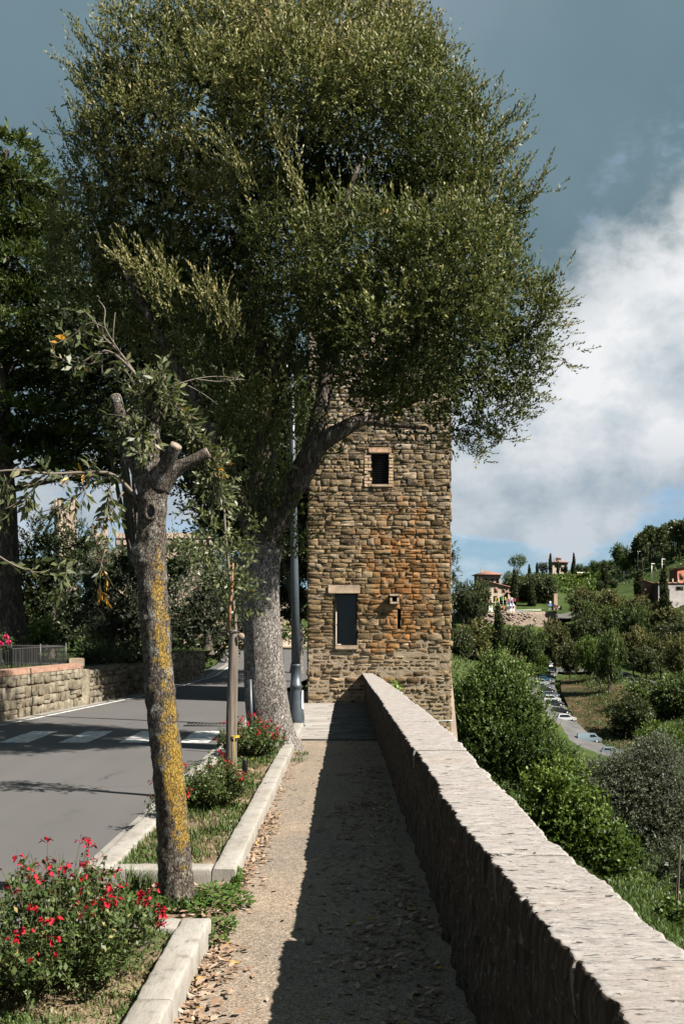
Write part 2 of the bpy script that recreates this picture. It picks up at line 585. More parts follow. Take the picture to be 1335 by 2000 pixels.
    rr = g.math('ADD', g.math('MULTIPLY', dx, dx), g.math('MULTIPLY', g.math('MULTIPLY', dz, dz), 0.28))
    zone = g.math('SUBTRACT', 0.24, g.math('MULTIPLY', rr, 0.16))
    on = g.noise(p, 3.2, 5.0, 0.65)
    om = g.maprange(g.math('ADD', on, zone), 0.56, 0.78)
    base = g.mix(g.math('MULTIPLY', om, 0.66), base, g.ramp(n1, [(0.3, (0.18, 0.072, 0.016)), (0.7, (0.37, 0.15, 0.034))]))
    # grey-white lichen, more of it higher up
    ln = g.noise(p, 14.0, 6.0, 0.68)
    lm = g.maprange(g.math('ADD', ln, g.math('MULTIPLY', g.math('SUBTRACT', zz.outputs[2], 3.2), 0.028)), 0.56, 0.68)
    base = g.mix(g.math('MULTIPLY', lm, 0.7), base, (0.27, 0.255, 0.235))
    bl = g.maprange(g.noise(p, 6.0, 5.0, 0.7), 0.60, 0.72)
    base = g.mix(g.math('MULTIPLY', bl, 0.55), base, (0.045, 0.036, 0.027))
    setb(g, bs, base, 0.92, g.math('ADD', n1, g.math('MULTIPLY', n2, 0.5)), 0.8, 0.03, 0.15)
    MAT['rubble_stone'] = m
    # --- mortar
    m, g, bs, _ = new_mat('mortar')
    p = pos(g)
    zz = g.n('ShaderNodeSeparateXYZ', {0: p})
    n1 = g.noise(p, 5.0, 5.0); n2 = g.noise(p, 40.0, 4.0)
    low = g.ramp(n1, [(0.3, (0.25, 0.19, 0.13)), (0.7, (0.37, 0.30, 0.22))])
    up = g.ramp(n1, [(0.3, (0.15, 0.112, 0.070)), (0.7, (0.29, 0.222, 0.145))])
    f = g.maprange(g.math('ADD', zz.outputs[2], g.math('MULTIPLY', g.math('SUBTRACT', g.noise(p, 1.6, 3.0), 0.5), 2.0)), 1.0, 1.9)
    setb(g, bs, g.mix(f, low, up), 0.95, g.math('ADD', n1, n2), 0.7, 0.02, 0.1)
    MAT['mortar'] = m
    # --- left-hand walls: cool grey tufa blocks
    m, g, bs, _ = new_mat('grey_block')
    p = pos(g)
    t = tintn(g)
    n1 = g.noise(g.scl(p, 1, 1, 1), 5.0, 6.0, 0.65); n2 = g.noise(p, 40.0, 4.0, 0.6)
    base = g.ramp(t, [(0.0, (0.15, 0.128, 0.095)), (0.5, (0.205, 0.18, 0.138)), (1.0, (0.255, 0.228, 0.182))])
    base = g.mix(1.0, base, g.ramp(n1, [(0.32, (0.5, 0.49, 0.46)), (0.6, (1.12, 1.1, 1.05))]), 'MULTIPLY')
    base = g.mix(g.math('MULTIPLY', g.maprange(g.noise(p, 2.4, 5.0, 0.7), 0.55, 0.7), 0.6), base, (0.08, 0.075, 0.045))
    setb(g, bs, base, 0.95, g.math('ADD', n1, g.math('MULTIPLY', n2, 0.5)), 0.9, 0.04, 0.1)
    MAT['grey_block'] = m
    MAT['terracotta'] = plain('terracotta', (0.20, 0.115, 0.078), 0.9, var=0.35, scale=9)
    MAT['dressed_stone'] = plain('dressed_stone', (0.13, 0.097, 0.064), 0.9, var=0.4, scale=9)
    MAT['brick'] = plain('old_brick', (0.15, 0.10, 0.068), 0.9, var=0.4, scale=9)
    MAT['old_wood'] = plain('old_wood', (0.13, 0.078, 0.042), 0.85, var=0.4, scale=14)
    MAT['frame_metal'] = plain('bronze_frame', (0.11, 0.085, 0.065), 0.45, 0.2)
    # window glass
    m, g, bs, _ = new_mat('window_glass')
    n = g.noise(objc(g), 1.6, 2.0)
    setb(g, bs, g.ramp(n, [(0.3, (0.007, 0.008, 0.009)), (0.7, (0.020, 0.023, 0.025))]), 0.06, n, 0.02, 0.02, 0.28)
    MAT['glass'] = m
    # --- bark with lichen
    def bark(name, c0, c1, c2, sc, lich, zs=0.55):
        m, g, bs, _ = new_mat(name)
        o = objc(g)
        q = g.scl(o, 1, 1, zs)
        dn = g.n('ShaderNodeTexNoise', {'Vector': q, 'Scale': sc * 0.7, 'Detail': 3.0})
        q2 = g.n('ShaderNodeVectorMath', {0: q, 1: g.scl(dn.outputs[1], 0.5 / sc, 0.5 / sc, 0.5 / sc)}, operation='ADD').outputs[0]
        v = g.n('ShaderNodeTexVoronoi', {'Vector': q2, 'Scale': sc, 'Randomness': 1.0}, feature='DISTANCE_TO_EDGE')
        v2 = g.n('ShaderNodeTexVoronoi', {'Vector': q2, 'Scale': sc, 'Randomness': 1.0})
        crack = g.maprange(g.math('ADD', v.outputs['Distance'], g.math('MULTIPLY', g.math('SUBTRACT', g.noise(q, sc * 1.2, 4.0, 0.7), 0.5), 0.5)), -0.06, 0.14)
        n1 = g.noise(q, sc * 1.6, 5.0, 0.65); n2 = g.noise(o, 2.2, 4.0)
        cellv = g.n('ShaderNodeSeparateColor', {0: v2.outputs['Color']}).outputs[0]
        f = g.math('ADD', g.math('MULTIPLY', n1, 0.6), g.math('MULTIPLY', cellv, 0.4))
        c = g.ramp(f, [(0.25, c0), (0.5, c1), (0.75, c2)])
        c = g.mix(1.0, c, g.ramp(n2, [(0.3, (0.7, 0.68, 0.66)), (0.7, (1.15, 1.15, 1.15))]), 'MULTIPLY')
        c = g.mix(crack, tuple(a * 0.45 for a in c0), c)
        if lich:
            geo = g.n('ShaderNodeNewGeometry')
            # it grows on the south-west flank
            dt = g.n('ShaderNodeVectorMath', {0: geo.outputs['Normal'], 1: (0.60, -0.78, 0.1)}, operation='DOT_PRODUCT').outputs['Value']
            ln = g.noise(o, 13.0, 9.0, 0.82)
            ln2 = g.noise(g.scl(o, 1, 1, 0.6), 1.9, 3.0)
            zc = g.n('ShaderNodeSeparateXYZ', {0: o}).outputs[2]
            hh = g.ramp(g.math('MULTIPLY', zc, 0.33), [(0.0, 0.34), (0.10, 0.48), (0.18, 0.57), (0.40, 0.56), (0.58, 0.48), (0.8, 0.43), (1.0, 0.38)])
            lf = g.math('ADD', g.math('ADD', g.math('MULTIPLY', ln, 0.62), g.math('MULTIPLY', ln2, 0.45)), g.math('MULTIPLY', g.math('SUBTRACT', dt, 0.72), 0.30))
            lm = g.maprange(g.math('ADD', lf, g.math('SUBTRACT', hh, 0.5)), 0.572, 0.632)
            lc = g.ramp(n1, [(0.3, (0.15, 0.10, 0.026)), (0.6, (0.30, 0.19, 0.034))])
            gm = g.maprange(g.noise(o, 11.0, 5.0, 0.7), 0.55, 0.62)
            c = g.mix(g.math('MULTIPLY', gm, 0.6), c, (0.27, 0.27, 0.24))
            c = g.mix(g.math('MULTIPLY', lm, g.math('ADD', 0.55, g.math('MULTIPLY', crack, 0.42))), c, lc)
        hgt = g.math('ADD', g.math('MULTIPLY', crack, 0.8), g.math('MULTIPLY', n1, 0.5))
        setb(g, bs, c, 0.92, hgt, 0.9, 0.02, 0.15)
        return m
    MAT['bark_lichen'] = bark('bark_lichen', (0.055, 0.043, 0.033), (0.115, 0.094, 0.075), (0.17, 0.155, 0.135), 75.0, True, 0.42)
    MAT['bark_oak'] = bark('bark_oak', (0.085, 0.074, 0.065), (0.195, 0.176, 0.158), (0.33, 0.31, 0.285), 46.0, False, 0.5)
    MAT['bark_cedar'] = bark('bark_cedar', (0.05, 0.038, 0.03), (0.10, 0.08, 0.065), (0.16, 0.135, 0.11), 16.0, False, 0.3)
    MAT['bark_far'] = plain('bark_far', (0.10, 0.08, 0.06), 0.95, var=0.3, scale=3)
    MAT['cut_wood'] = plain('cut_wood', (0.20, 0.155, 0.12), 0.9, var=0.3, scale=30)
    m, g, bs, _ = new_mat('stake_wood')
    o = objc(g)
    n1 = g.noise(g.scl(o, 40, 40, 2.2), 1.0, 5.0, 0.6)
    setb(g, bs, g.ramp(n1, [(0.3, (0.06, 0.047, 0.037)), (0.7, (0.17, 0.14, 0.115))]), 0.9, n1, 0.6, 0.01)
    MAT['stake_wood'] = m
    # --- foliage
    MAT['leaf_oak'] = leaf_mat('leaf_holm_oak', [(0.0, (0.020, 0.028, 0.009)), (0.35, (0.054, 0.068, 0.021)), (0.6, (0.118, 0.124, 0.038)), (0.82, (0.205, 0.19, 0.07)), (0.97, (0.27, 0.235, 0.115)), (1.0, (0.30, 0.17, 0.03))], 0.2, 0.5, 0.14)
    MAT['leaf_dark'] = leaf_mat('leaf_dark', [(0.0, (0.012, 0.018, 0.007)), (0.5, (0.028, 0.040, 0.014)), (1.0, (0.068, 0.080, 0.028))], 0.15)
    MAT['leaf_cedar'] = leaf_mat('needle_cedar', [(0.0, (0.016, 0.026, 0.008)), (0.5, (0.058, 0.082, 0.020)), (1.0, (0.125, 0.150, 0.035))], 0.15, 0.6)
    MAT['leaf_big'] = leaf_mat('leaf_laurel', [(0.0, (0.030, 0.045, 0.016)), (0.5, (0.075, 0.090, 0.035)), (0.9, (0.17, 0.175, 0.085)), (0.96, (0.22, 0.20, 0.1)), (0.97, (0.42, 0.2, 0.02)), (1.0, (0.45, 0.22, 0.02))], 0.25, 0.45, 0.3)
    MAT['leaf_olive'] = leaf_mat('leaf_olive', [(0.0, (0.03, 0.038, 0.022)), (0.5, (0.075, 0.085, 0.052)), (1.0, (0.19, 0.20, 0.15))], 0.15, 0.5)
    MAT['leaf_bright'] = leaf_mat('leaf_bright', [(0.0, (0.028, 0.050, 0.010)), (0.5, (0.072, 0.120, 0.022)), (1.0, (0.17, 0.235, 0.045))], 0.3)
    MAT['leaf_mid'] = leaf_mat('leaf_mid', [(0.0, (0.024, 0.040, 0.013)), (0.5, (0.060, 0.092, 0.027)), (1.0, (0.15, 0.18, 0.056))], 0.25)
    MAT['leaf_brown'] = leaf_mat('leaf_brownish', [(0.0, (0.034, 0.037, 0.013)), (0.5, (0.090, 0.088, 0.030)), (1.0, (0.19, 0.165, 0.06))], 0.22)
    MAT['leaf_bush'] = leaf_mat('leaf_bush', [(0.0, (0.022, 0.042, 0.011)), (0.5, (0.070, 0.115, 0.026)), (1.0, (0.20, 0.26, 0.075))], 0.25)
    MAT['leaf_salvia'] = leaf_mat('leaf_salvia', [(0.0, (0.026, 0.046, 0.013)), (0.5, (0.062, 0.095, 0.026)), (0.93, (0.13, 0.16, 0.052)), (1.0, (0.24, 0.20, 0.07))], 0.25)
    MAT['leaf_weed'] = leaf_mat('leaf_weed', [(0.0, (0.03, 0.06, 0.012)), (0.5, (0.06, 0.115, 0.02)), (1.0, (0.12, 0.18, 0.04))], 0.25)
    MAT['grass'] = leaf_mat('grass_blade', [(0.0, (0.028, 0.050, 0.012)), (0.45, (0.055, 0.092, 0.020)), (0.75, (0.085, 0.125, 0.030)), (0.9, (0.17, 0.145, 0.07)), (1.0, (0.22, 0.18, 0.10))], 0.25, 0.5)
    MAT['petal'] = leaf_mat('petal_red', [(0.0, (0.25, 0.003, 0.014)), (0.5, (0.34, 0.003, 0.010)), (1.0, (0.38, 0.006, 0.035))], 0.18, 0.6)
    MAT['calyx'] = plain('calyx', (0.075, 0.025, 0.035), 0.7)
    MAT['petal_pink'] = plain('petal_pink', (0.62, 0.03, 0.14), 0.6)
    MAT['stem'] = plain('stem', (0.075, 0.075, 0.03), 0.7)
    MAT['twig'] = plain('twig', (0.13, 0.105, 0.08), 0.85)
    MAT['dead_leaf'] = leaf_mat('dead_leaf', [(0.0, (0.13, 0.075, 0.045)), (0.5, (0.27, 0.18, 0.12)), (0.9, (0.40, 0.31, 0.24)), (0.96, (0.40, 0.31, 0.24)), (1.0, (0.40, 0.24, 0.03))], 0.15, 0.7)
    # --- metal, plastic, paint
    m, g, bs, _ = new_mat('lamp_post_paint')
    n = g.noise(objc(g), 8.0, 5.0)
    setb(g, bs, g.ramp(n, [(0.3, (0.032, 0.042, 0.050)), (0.7, (0.05, 0.062, 0.072))]), 0.45, n, 0.06, 0.01, 0.5)
    MAT['lamp_paint'] = m
    MAT['fence_metal'] = plain('fence_metal', (0.06, 0.058, 0.055), 0.5, 0.4)
    MAT['black_plastic'] = plain('black_plastic', (0.012, 0.012, 0.013), 0.45)
    MAT['yellow_tie'] = plain('yellow_tie', (0.35, 0.27, 0.03), 0.6)
    MAT['orange_bark'] = plain('orange_bark', (0.22, 0.11, 0.05), 0.8, var=0.4, scale=20)
    MAT['steel'] = plain('steel', (0.45, 0.44, 0.42), 0.45, 0.5)
    MAT['rubber'] = plain('rubber', (0.014, 0.014, 0.014), 0.8)
    MAT['iron'] = plain('cast_iron', (0.06, 0.058, 0.056), 0.7, 0.3)
    for nm, c in dict(car_white=(0.62, 0.63, 0.64), car_silver=(0.34, 0.36, 0.38), car_blue=(0.03, 0.10, 0.17), car_dark=(0.02, 0.024, 0.03),
                      car_black=(0.012, 0.012, 0.014), car_grey=(0.13, 0.16, 0.19), car_pale=(0.20, 0.26, 0.30)).items():
        m, g, bs, _ = new_mat(nm)
        n = g.noise(objc(g), 3.0, 3.0)
        setb(g, bs, g.ramp(n, [(0.3, tuple(a * 0.9 for a in c)), (0.7, c)]), 0.28, spec=0.5)
        bs.inputs['Coat Weight'].default_value = 0.5
        MAT[nm] = m
    MAT['render_wall'] = plain('house_stone', (0.205, 0.158, 0.115), 0.9, var=0.3, scale=1.6)
    MAT['house_stone2'] = plain('house_stone_grey', (0.155, 0.130, 0.105), 0.9, var=0.3, scale=1.6)
    MAT['red_wall'] = plain('red_plaster', (0.22, 0.06, 0.03), 0.9, var=0.15, scale=0.8)
    MAT['grey_wall'] = plain('grey_plaster', (0.13, 0.12, 0.115), 0.9, var=0.2, scale=0.8)
    MAT['roof_tile'] = plain('roof_tile', (0.20, 0.10, 0.07), 0.9, var=0.35, scale=2.5)
    MAT['shutter'] = plain('shutter_brown', (0.17, 0.075, 0.05), 0.8)
    MAT['gate_wood'] = plain('gate_wood', (0.22, 0.09, 0.04), 0.8)
    MAT['white_paint'] = plain('white_paint', (0.42, 0.42, 0.41), 0.6, var=0.05)
    MAT['castle_stone'] = plain('castle_stone', (0.192, 0.146, 0.115), 0.95, var=0.3, scale=1.2)
    MAT['flag_red'] = plain('flag_red', (0.303, 0.022, 0.028), 0.8)
    MAT['flag_yellow'] = plain('flag_yellow', (0.330, 0.248, 0.033), 0.8)
    MAT['flag_white'] = plain('flag_white', (0.45, 0.45, 0.47), 0.8, var=0.05)
    MAT['flag_blue'] = plain('flag_blue', (0.028, 0.066, 0.231), 0.8)
    MAT['flag_green'] = plain('flag_green', (0.022, 0.154, 0.050), 0.8)


materials()


# ------------------------------------------------------------------ terrain
def P3(px, py, Y):
    return tuple(pix(px, py, Y))


TP = [(1.0, -6, -1.6), (1.0, 2, -1.5), (1.0, 12, -1.5), (1.2, 22, -1.8), (2.6, 24, -2.6), (1.2, 30, -1.6), (2.8, 32, -2.8),
      (3.8, 12, -2.15), P3(1060, 1650, 25), P3(920, 1490, 40), (6.5, 45, -5.6), P3(1150, 1722, 32), (12, 42, -8.4),
      P3(1200, 1760, 20), P3(1300, 1830, 14), (8, 8, -3.4), (8, -6, -3.4), (16, 2, -8), (20, 20, -10), (30, 40, -15), (40, 90, -20), (60, 20, -20),
      P3(1105, 1412, 221), P3(1195, 1480, 195), P3(1150, 1458, 205), P3(1070, 1362, 255), P3(1075, 1312, 310), P3(1100, 1297, 330),
      P3(1030, 1325, 290), P3(1200, 1330, 260), P3(1240, 1308, 310), P3(1150, 1385, 240), P3(1185, 1420, 225), P3(1250, 1450, 215),
      P3(1000, 1560, 130), P3(900, 1440, 90), P3(895, 1345, 150), P3(900, 1302, 215), P3(940, 1300, 260), P3(1000, 1312, 290),
      P3(1250, 1560, 120), P3(1330, 1480, 170), P3(1330, 1400, 230), P3(1330, 1320, 290), P3(1120, 1480, 150),
      P3(900, 1285, 300), P3(950, 1282, 315), P3(1000, 1285, 318), P3(1060, 1282, 325), P3(1130, 1270, 330), P3(1220, 1262, 330), P3(1320, 1250, 320),
      P3(890, 1193, 352), P3(960, 1195, 358), P3(1040, 1192, 362), P3(1120, 1195, 366), P3(1180, 1215, 360), P3(1260, 1215, 350), P3(1330, 1200, 330),
      P3(940, 1175, 400), P3(900, 1180, 420), P3(1020, 1165, 430), P3(1080, 1158, 470), P3(1150, 1150, 480), P3(1200, 1150, 440), P3(1280, 1165, 390),
      P3(1090, 1120, 600), P3(1130, 1121, 580), P3(1030, 1122, 600), P3(1200, 1122, 500), P3(1250, 1116, 480), P3(1290, 1104, 470), P3(1335, 1092, 460),
      P3(1000, 1145, 640), P3(900, 1160, 640), P3(1100, 1116, 700), P3(1250, 1085, 620), P3(1335, 1060, 560), (330, 460, 62), (420, 700, 80), (250, 250, 2), (160, 120, -14),
      (200, 420, 38), (-40, 300, 6), (-120, 420, 10), (-60, 180, 1.0), (-150, 120, 3), (0, 700, 20), (-200, 800, 25), (260, 900, 48), (0, 1300, 10), (500, 1300, 30),
      (-10, 150, -0.5), (8, 120, -1.2), (2, 70, -1.5), (1.5, 50, -1.3)]
TP = np.array(TP)


def _uv(x, y):
    y = np.maximum(y, -12.0)
    return np.stack([x / (y + 20.0) * 3.0, np.log(y + 20.0)], -1)


def _k(r2):
    return 0.5 * r2 * np.log(r2 + 1e-9)


def _tps():
    U = _uv(TP[:, 0], TP[:, 1])
    n = len(U)
    D = ((U[:, None] - U[None]) ** 2).sum(-1)
    K = _k(D) + np.eye(n) * 0.004
    Pm = np.hstack([np.ones((n, 1)), U])
    A = np.zeros((n + 3, n + 3))
    A[:n, :n] = K; A[:n, n:] = Pm; A[n:, :n] = Pm.T
    b = np.concatenate([TP[:, 2] / (TP[:, 1] + 20), np.zeros(3)])
    return U, np.linalg.solve(A, b)


_TU, _TW = _tps()


def terr(x, y):
    x = np.atleast_1d(np.asarray(x, float)); y = np.atleast_1d(np.asarray(y, float))
    U = _uv(x, y)
    D = ((U[:, None] - _TU[None]) ** 2).sum(-1)
    z = (_k(D) @ _TW[:-3] + _TW[-3] + U @ _TW[-2:]) * (np.maximum(y, -12) + 20)
    z = np.clip(z, -30, 90)
    # the town terrace behind the parapet is level
    e = np.where(y < 24, 0.80, 0.80 + 0.0 * y)
    t = np.clip((x - 0.62) / 0.4, 0, 1); t = t * t * (3 - 2 * t)
    ty = np.clip((y - 95) / 50.0, 0, 1)
    t = np.maximum(t, ty)
    return -0.3 * (1 - t) + z * t


def tz(x, y):
    return float(terr(x, y)[0])


def build_terrain():
    ys = np.concatenate([np.linspace(-9, 20, 40), np.geomspace(21, 1500, 150)])
    a = np.concatenate([np.linspace(-1.6, 0.0, 40), np.linspace(0.0, 0.5, 150)[1:], np.linspace(0.5, 1.6, 30)[1:]])
    A, Yg = np.meshgrid(a, ys)
    X = A * (Yg + 20.0)
    Z = np.concatenate([terr(X[k], Yg[k]) for k in range(len(ys))])
    V = np.stack([X.ravel(), Yg.ravel(), Z], 1)
    V[:, 2] += np.where((X.ravel() > 1.2), 0.006 * np.clip(Yg.ravel(), 5, 60) * fbm(V * [0.13, 0.13, 0], 4, 5), 0)
    n = len(a)
    i = np.arange(len(ys) - 1)[:, None] * n
    j = np.arange(n - 1)[None]
    Q = np.stack([i + j, i + j + 1, i + n + j + 1, i + n + j], -1).reshape(-1, 4)
    m = MB()
    m.quads(V, Q)
    m.build('terrain', MAT['turf'], smooth=True, kind='structure')
    # the plain beyond the hill out to the horizon
    m = MB()
    m.quads([(-9000, 1400, -40), (9000, 1400, -40), (9000, 9000, -40), (-9000, 9000, -40)], [[0, 1, 2, 3]])
    m.build('plain', MAT['turf'], kind='structure')


build_terrain()


def ribbon(name, pts, mat, dz=0.06, n=8, kind='structure', sub=14, skirt=0.0):
    """a strip draped on the terrain: pts = (x, y, half width)"""
    pts = np.array(pts, float)
    k = np.linspace(0, len(pts) - 1, (len(pts) - 1) * sub + 1)
    i = np.minimum(k.astype(int), len(pts) - 2); f = (k - i)[:, None]
    P = np.vstack([2 * pts[0] - pts[1], pts, 2 * pts[-1] - pts[-2]])
    p0, p1, p2, p3 = P[i], P[i + 1], P[i + 2], P[i + 3]
    q = 0.5 * ((2 * p1) + (-p0 + p2) * f + (2 * p0 - 5 * p1 + 4 * p2 - p3) * f ** 2 + (-p0 + 3 * p1 - 3 * p2 + p3) * f ** 3)
    T = unit(np.gradient(q[:, :2], axis=0)); Nn = np.stack([T[:, 1], -T[:, 0]], 1)
    s = np.linspace(-1, 1, n)
    XY = q[:, None, :2] + Nn[:, None, :] * (s[None, :, None] * q[:, None, 2:3])
    Z = np.concatenate([terr(r[:, 0], r[:, 1]) for r in XY]).reshape(len(q), n)
    Z = Z * 0.5 + Z.mean(1, keepdims=True) * 0.5
    V = np.dstack([XY, Z + dz]).reshape(-1, 3)
    i = np.arange(len(q) - 1)[:, None] * n; j = np.arange(n - 1)[None]
    Q = np.stack([i + j, i + j + 1, i + n + j + 1, i + n + j], -1).reshape(-1, 4)
    m = MB(); m.quads(V, Q)
    return m.build(name, mat, smooth=True, kind=kind)


# valley car park, its access road and the far upper road
ribbon('parking_lot', [(48.5, 165, 4.5), (48.5, 195, 4.6), (46.0, 221, 4.4), (49.0, 255, 4.4), (55.0, 290, 5), (62, 318, 5.5), (69, 340, 4)], MAT['old_asphalt'], 0.35)
ribbon('access_road', [(61, 318, 4.0), (70, 308, 4.0), (80, 296, 4.2), (83, 272, 4.2), (90, 250, 4.2)], MAT['old_asphalt'], 0.4)
ribbon('upper_road', [(20, 350, 5.5), (42, 351, 5.5), (56, 354, 5.5), (72, 360, 5), (90, 366, 5), (110, 372, 5)], MAT['old_asphalt'], 0.7)
ribbon('dry_bank', [(56, 175, 3), (57, 195, 4.5), (58.5, 212, 7.5), (61, 235, 8.5), (64, 262, 8), (68, 288, 6)], MAT['dry_turf'], 0.5)
ribbon('dry_slope', [(34, 312, 3), (44, 306, 5), (58, 330, 4), (68, 336, 5)], MAT['dry_turf'], 0.4)


def flat(name, poly, z, mat, kind='structure', parent=None):
    m = MB()
    c = np.mean(poly, 0)
    V = [(x, y, z) for x, y in poly] + [(c[0], c[1], z)]
    n = len(poly)
    m.tris(V, [[k, (k + 1) % n, n] for k in range(n)])
    return m.build(name, mat, kind=kind, parent=parent)


# ------------------------------------------------------------------ road, walkway, markings
WALL_L = [(-9.6, -8), (-9.0, 0), (-7.6, 10), (-6.28, 17.8), (-5.77, 21.8), (-5.45, 24.4), (-5.25, 26.5), (-5.0, 34.8), (-5.6, 45), (-7.2, 60), (-11, 75)]


def quadstrip(name, left, right, z, mat, kind='structure'):
    n = len(left)
    V = [(x, y, z) for x, y in left] + [(x, y, z) for x, y in right]
    m = MB(); m.quads(V, [[k, k + n, k + n + 1, k + 1] for k in range(n - 1)])
    return m.build(name, mat, kind=kind)


RIGHT = [(-1.87, -8), (-1.87, 0), (-1.87, 10), (-1.87, 17.8), (-1.87, 21.8), (-1.87, 24.4), (-1.8, 26.5), (-1.2, 34.8), (-0.5, 45), (-0.2, 60), (-2, 75)]
quadstrip('road', [(x - 0.35, y) for x, y in WALL_L], RIGHT, 0.0, MAT['asphalt'])
quadstrip('edge_line', [(x + 0.30, y) for x, y in WALL_L], [(x + 0.40, y) for x, y in WALL_L], 0.004, MAT['road_paint'])
quadstrip('road_gutter', [(x + 0.02, y) for x, y in WALL_L], [(x + 0.24, y) for x, y in WALL_L], 0.006, MAT['concrete'])
quadstrip('gutter_strip', [(-1.875, -8), (-1.875, 22)], [(-1.68, -8), (-1.68, 22)], 0.008, MAT['concrete'])
flat('walkway', [(-1.70, -8), (0.70, -8), (0.70, 14.9), (-1.70, 14.9)], 0.004, MAT['aggregate'])
flat('verge', [(-1.2, 26.2), (2.4, 26.2), (3.0, 76), (-0.2, 60), (-0.5, 45), (-1.2, 34.8)], 0.05, MAT['turf'])
flat('roadside_paving', [(-1.70, 21.9), (-0.8, 21.9), (-0.8, 26.3), (-1.70, 26.3)], 0.006, MAT['paving_stone'])

# zebra crossing: one thing, every stripe a part
zc = thing('zebra_crossing', 'worn white zebra crossing stripes painted on the grey road beside the big oak', 'road marking', (-3.8, 15.4, 0))
for k in range(6):
    x = -2.27 - 0.885 * k
    m = MB()
    nx, ny = 5, 10
    xs = np.linspace(x - 0.215, x + 0.215, nx); ys = np.linspace(14.62, 16.25, ny)
    V = [(a + 0.008 * math.sin(b * 31 + a * 17), b, 0.005) for b in ys for a in xs]
    m.quads(V, [[r * nx + c, r * nx + c + 1, (r + 1) * nx + c + 1, (r + 1) * nx + c] for r in range(ny - 1) for c in range(nx - 1)])
    m.build('stripe', MAT['road_paint'], zc)

# storm drain in the road, past the crossing
dr = thing('storm_drain', 'cast iron storm drain grating in the road just past the zebra crossing', 'drain', (-2.35, 17.3, 0.0))
m = MB()
for k in range(14):
    m.box(-2.78 + k * 0.062, -2.745 + k * 0.062, 17.12, 17.5, 0.004, 0.016)
m.box(-2.82, -1.9, 17.06, 17.12, 0.004, 0.018); m.box(-2.82, -1.9, 17.5, 17.56, 0.004, 0.018)
m.build('drain_grating', MAT['iron'], dr)

# pale stone strips in front of the tower: joined, past the size one could pick apart
pv = MB()
y = 15.0
row = 0
while y < 22.2:
    h = 0.13 + 0.02 * random.random()
    x = -1.66 - 0.4 * (row % 2)
    while x < 0.7:
        w = 0.55 + 0.5 * random.random()
        pv.box(max(x, -1.66), min(x + w - 0.008, 0.7), y, y + h - 0.010, -0.05, 0.014 + 0.002 * random.random(), 0.003, random.random())
        x += w
    y += h
    row += 1
pv.build('stone_paving', MAT['paving_stone'], kind='structure')
flat('paving_bed', [(-1.70, 14.9), (0.70, 14.9), (0.70, 22.3), (-1.70, 22.3)], 0.002, MAT['soil'])
dg = thing('slot_drain', 'narrow rusty slot drain across the walkway where the paving starts', 'drain', (-0.3, 14.93, 0.0))
m = MB()
m.box(-0.70, 0.45, 14.88, 14.895, -0.02, 0.016); m.box(-0.70, 0.45, 14.985, 15.0, -0.02, 0.016)
m.build('drain_edge', MAT['iron'], dg)
m = MB()
for k in range(38):
    m.box(-0.70 + k * 0.03, -0.685 + k * 0.03, 14.895, 14.985, -0.02, 0.012)
m.build('drain_bars', MAT['iron'], dg, kind='stuff')


# ------------------------------------------------------------------ planters with white stone kerbs
def kerb_piece(par, x0, x1, y0, y1, h, nm='kerb_stone'):
    """a worn kerb stone: chamfered and slightly uneven"""
    m = MB()
    along_y = (y1 - y0) > (x1 - x0)
    L = (y1 - y0) if along_y else (x1 - x0)
    wd = (x1 - x0) if along_y else (y1 - y0)
    n = max(6, int(L / 0.03))
    c = 0.014
    prof = [(0, -0.08), (0, h - c), (c * 0.3, h - c * 0.3), (c, h), (wd / 3, h), (wd * 2 / 3, h), (wd - c, h), (wd - c * 0.3, h - c * 0.3), (wd, h - c), (wd, -0.08)]
    prof.insert(1, (0, h * 0.5)); prof.insert(-1, (wd, h * 0.5))
    k = len(prof)
    S = np.linspace(0, L, n + 1)
    V = []
    for i, s in enumerate(S):
        e = 0.006 if i in (0, n) else 0.0
        for (a, z) in prof:
            V.append((x0 + a, y0 + s, z - e) if along_y else (x0 + s, y0 + a, z - e))
    V = np.array(V)
    Nz = fbm(V * 14, 3, 3)
    V[:, 2] += np.where(V[:, 2] > h * 0.7, 0.005 * Nz, 0)
    off = 0.005 * fbm(V * 9 + 7, 3, 9)
    V[:, 0 if along_y else 1] += off
    i = np.arange(n)[:, None] * k; j = np.arange(k - 1)[None]
    Q = np.stack([i + j, i + j + 1, i + k + j + 1, i + k + j], -1).reshape(-1, 4)
    if along_y:
        Q = Q[:, ::-1]
    m.quads(V, Q)
    for base, fl in ((0, not along_y), (n * k, along_y)):
        m_v = V[base:base + k]
        T = [[0, a, a + 1] for a in range(1, k - 1)]
        if not fl:
            T = [t[::-1] for t in T]
        m.tris(m_v, T)
    return m.build(nm, MAT['travertine'], par, smooth=False)


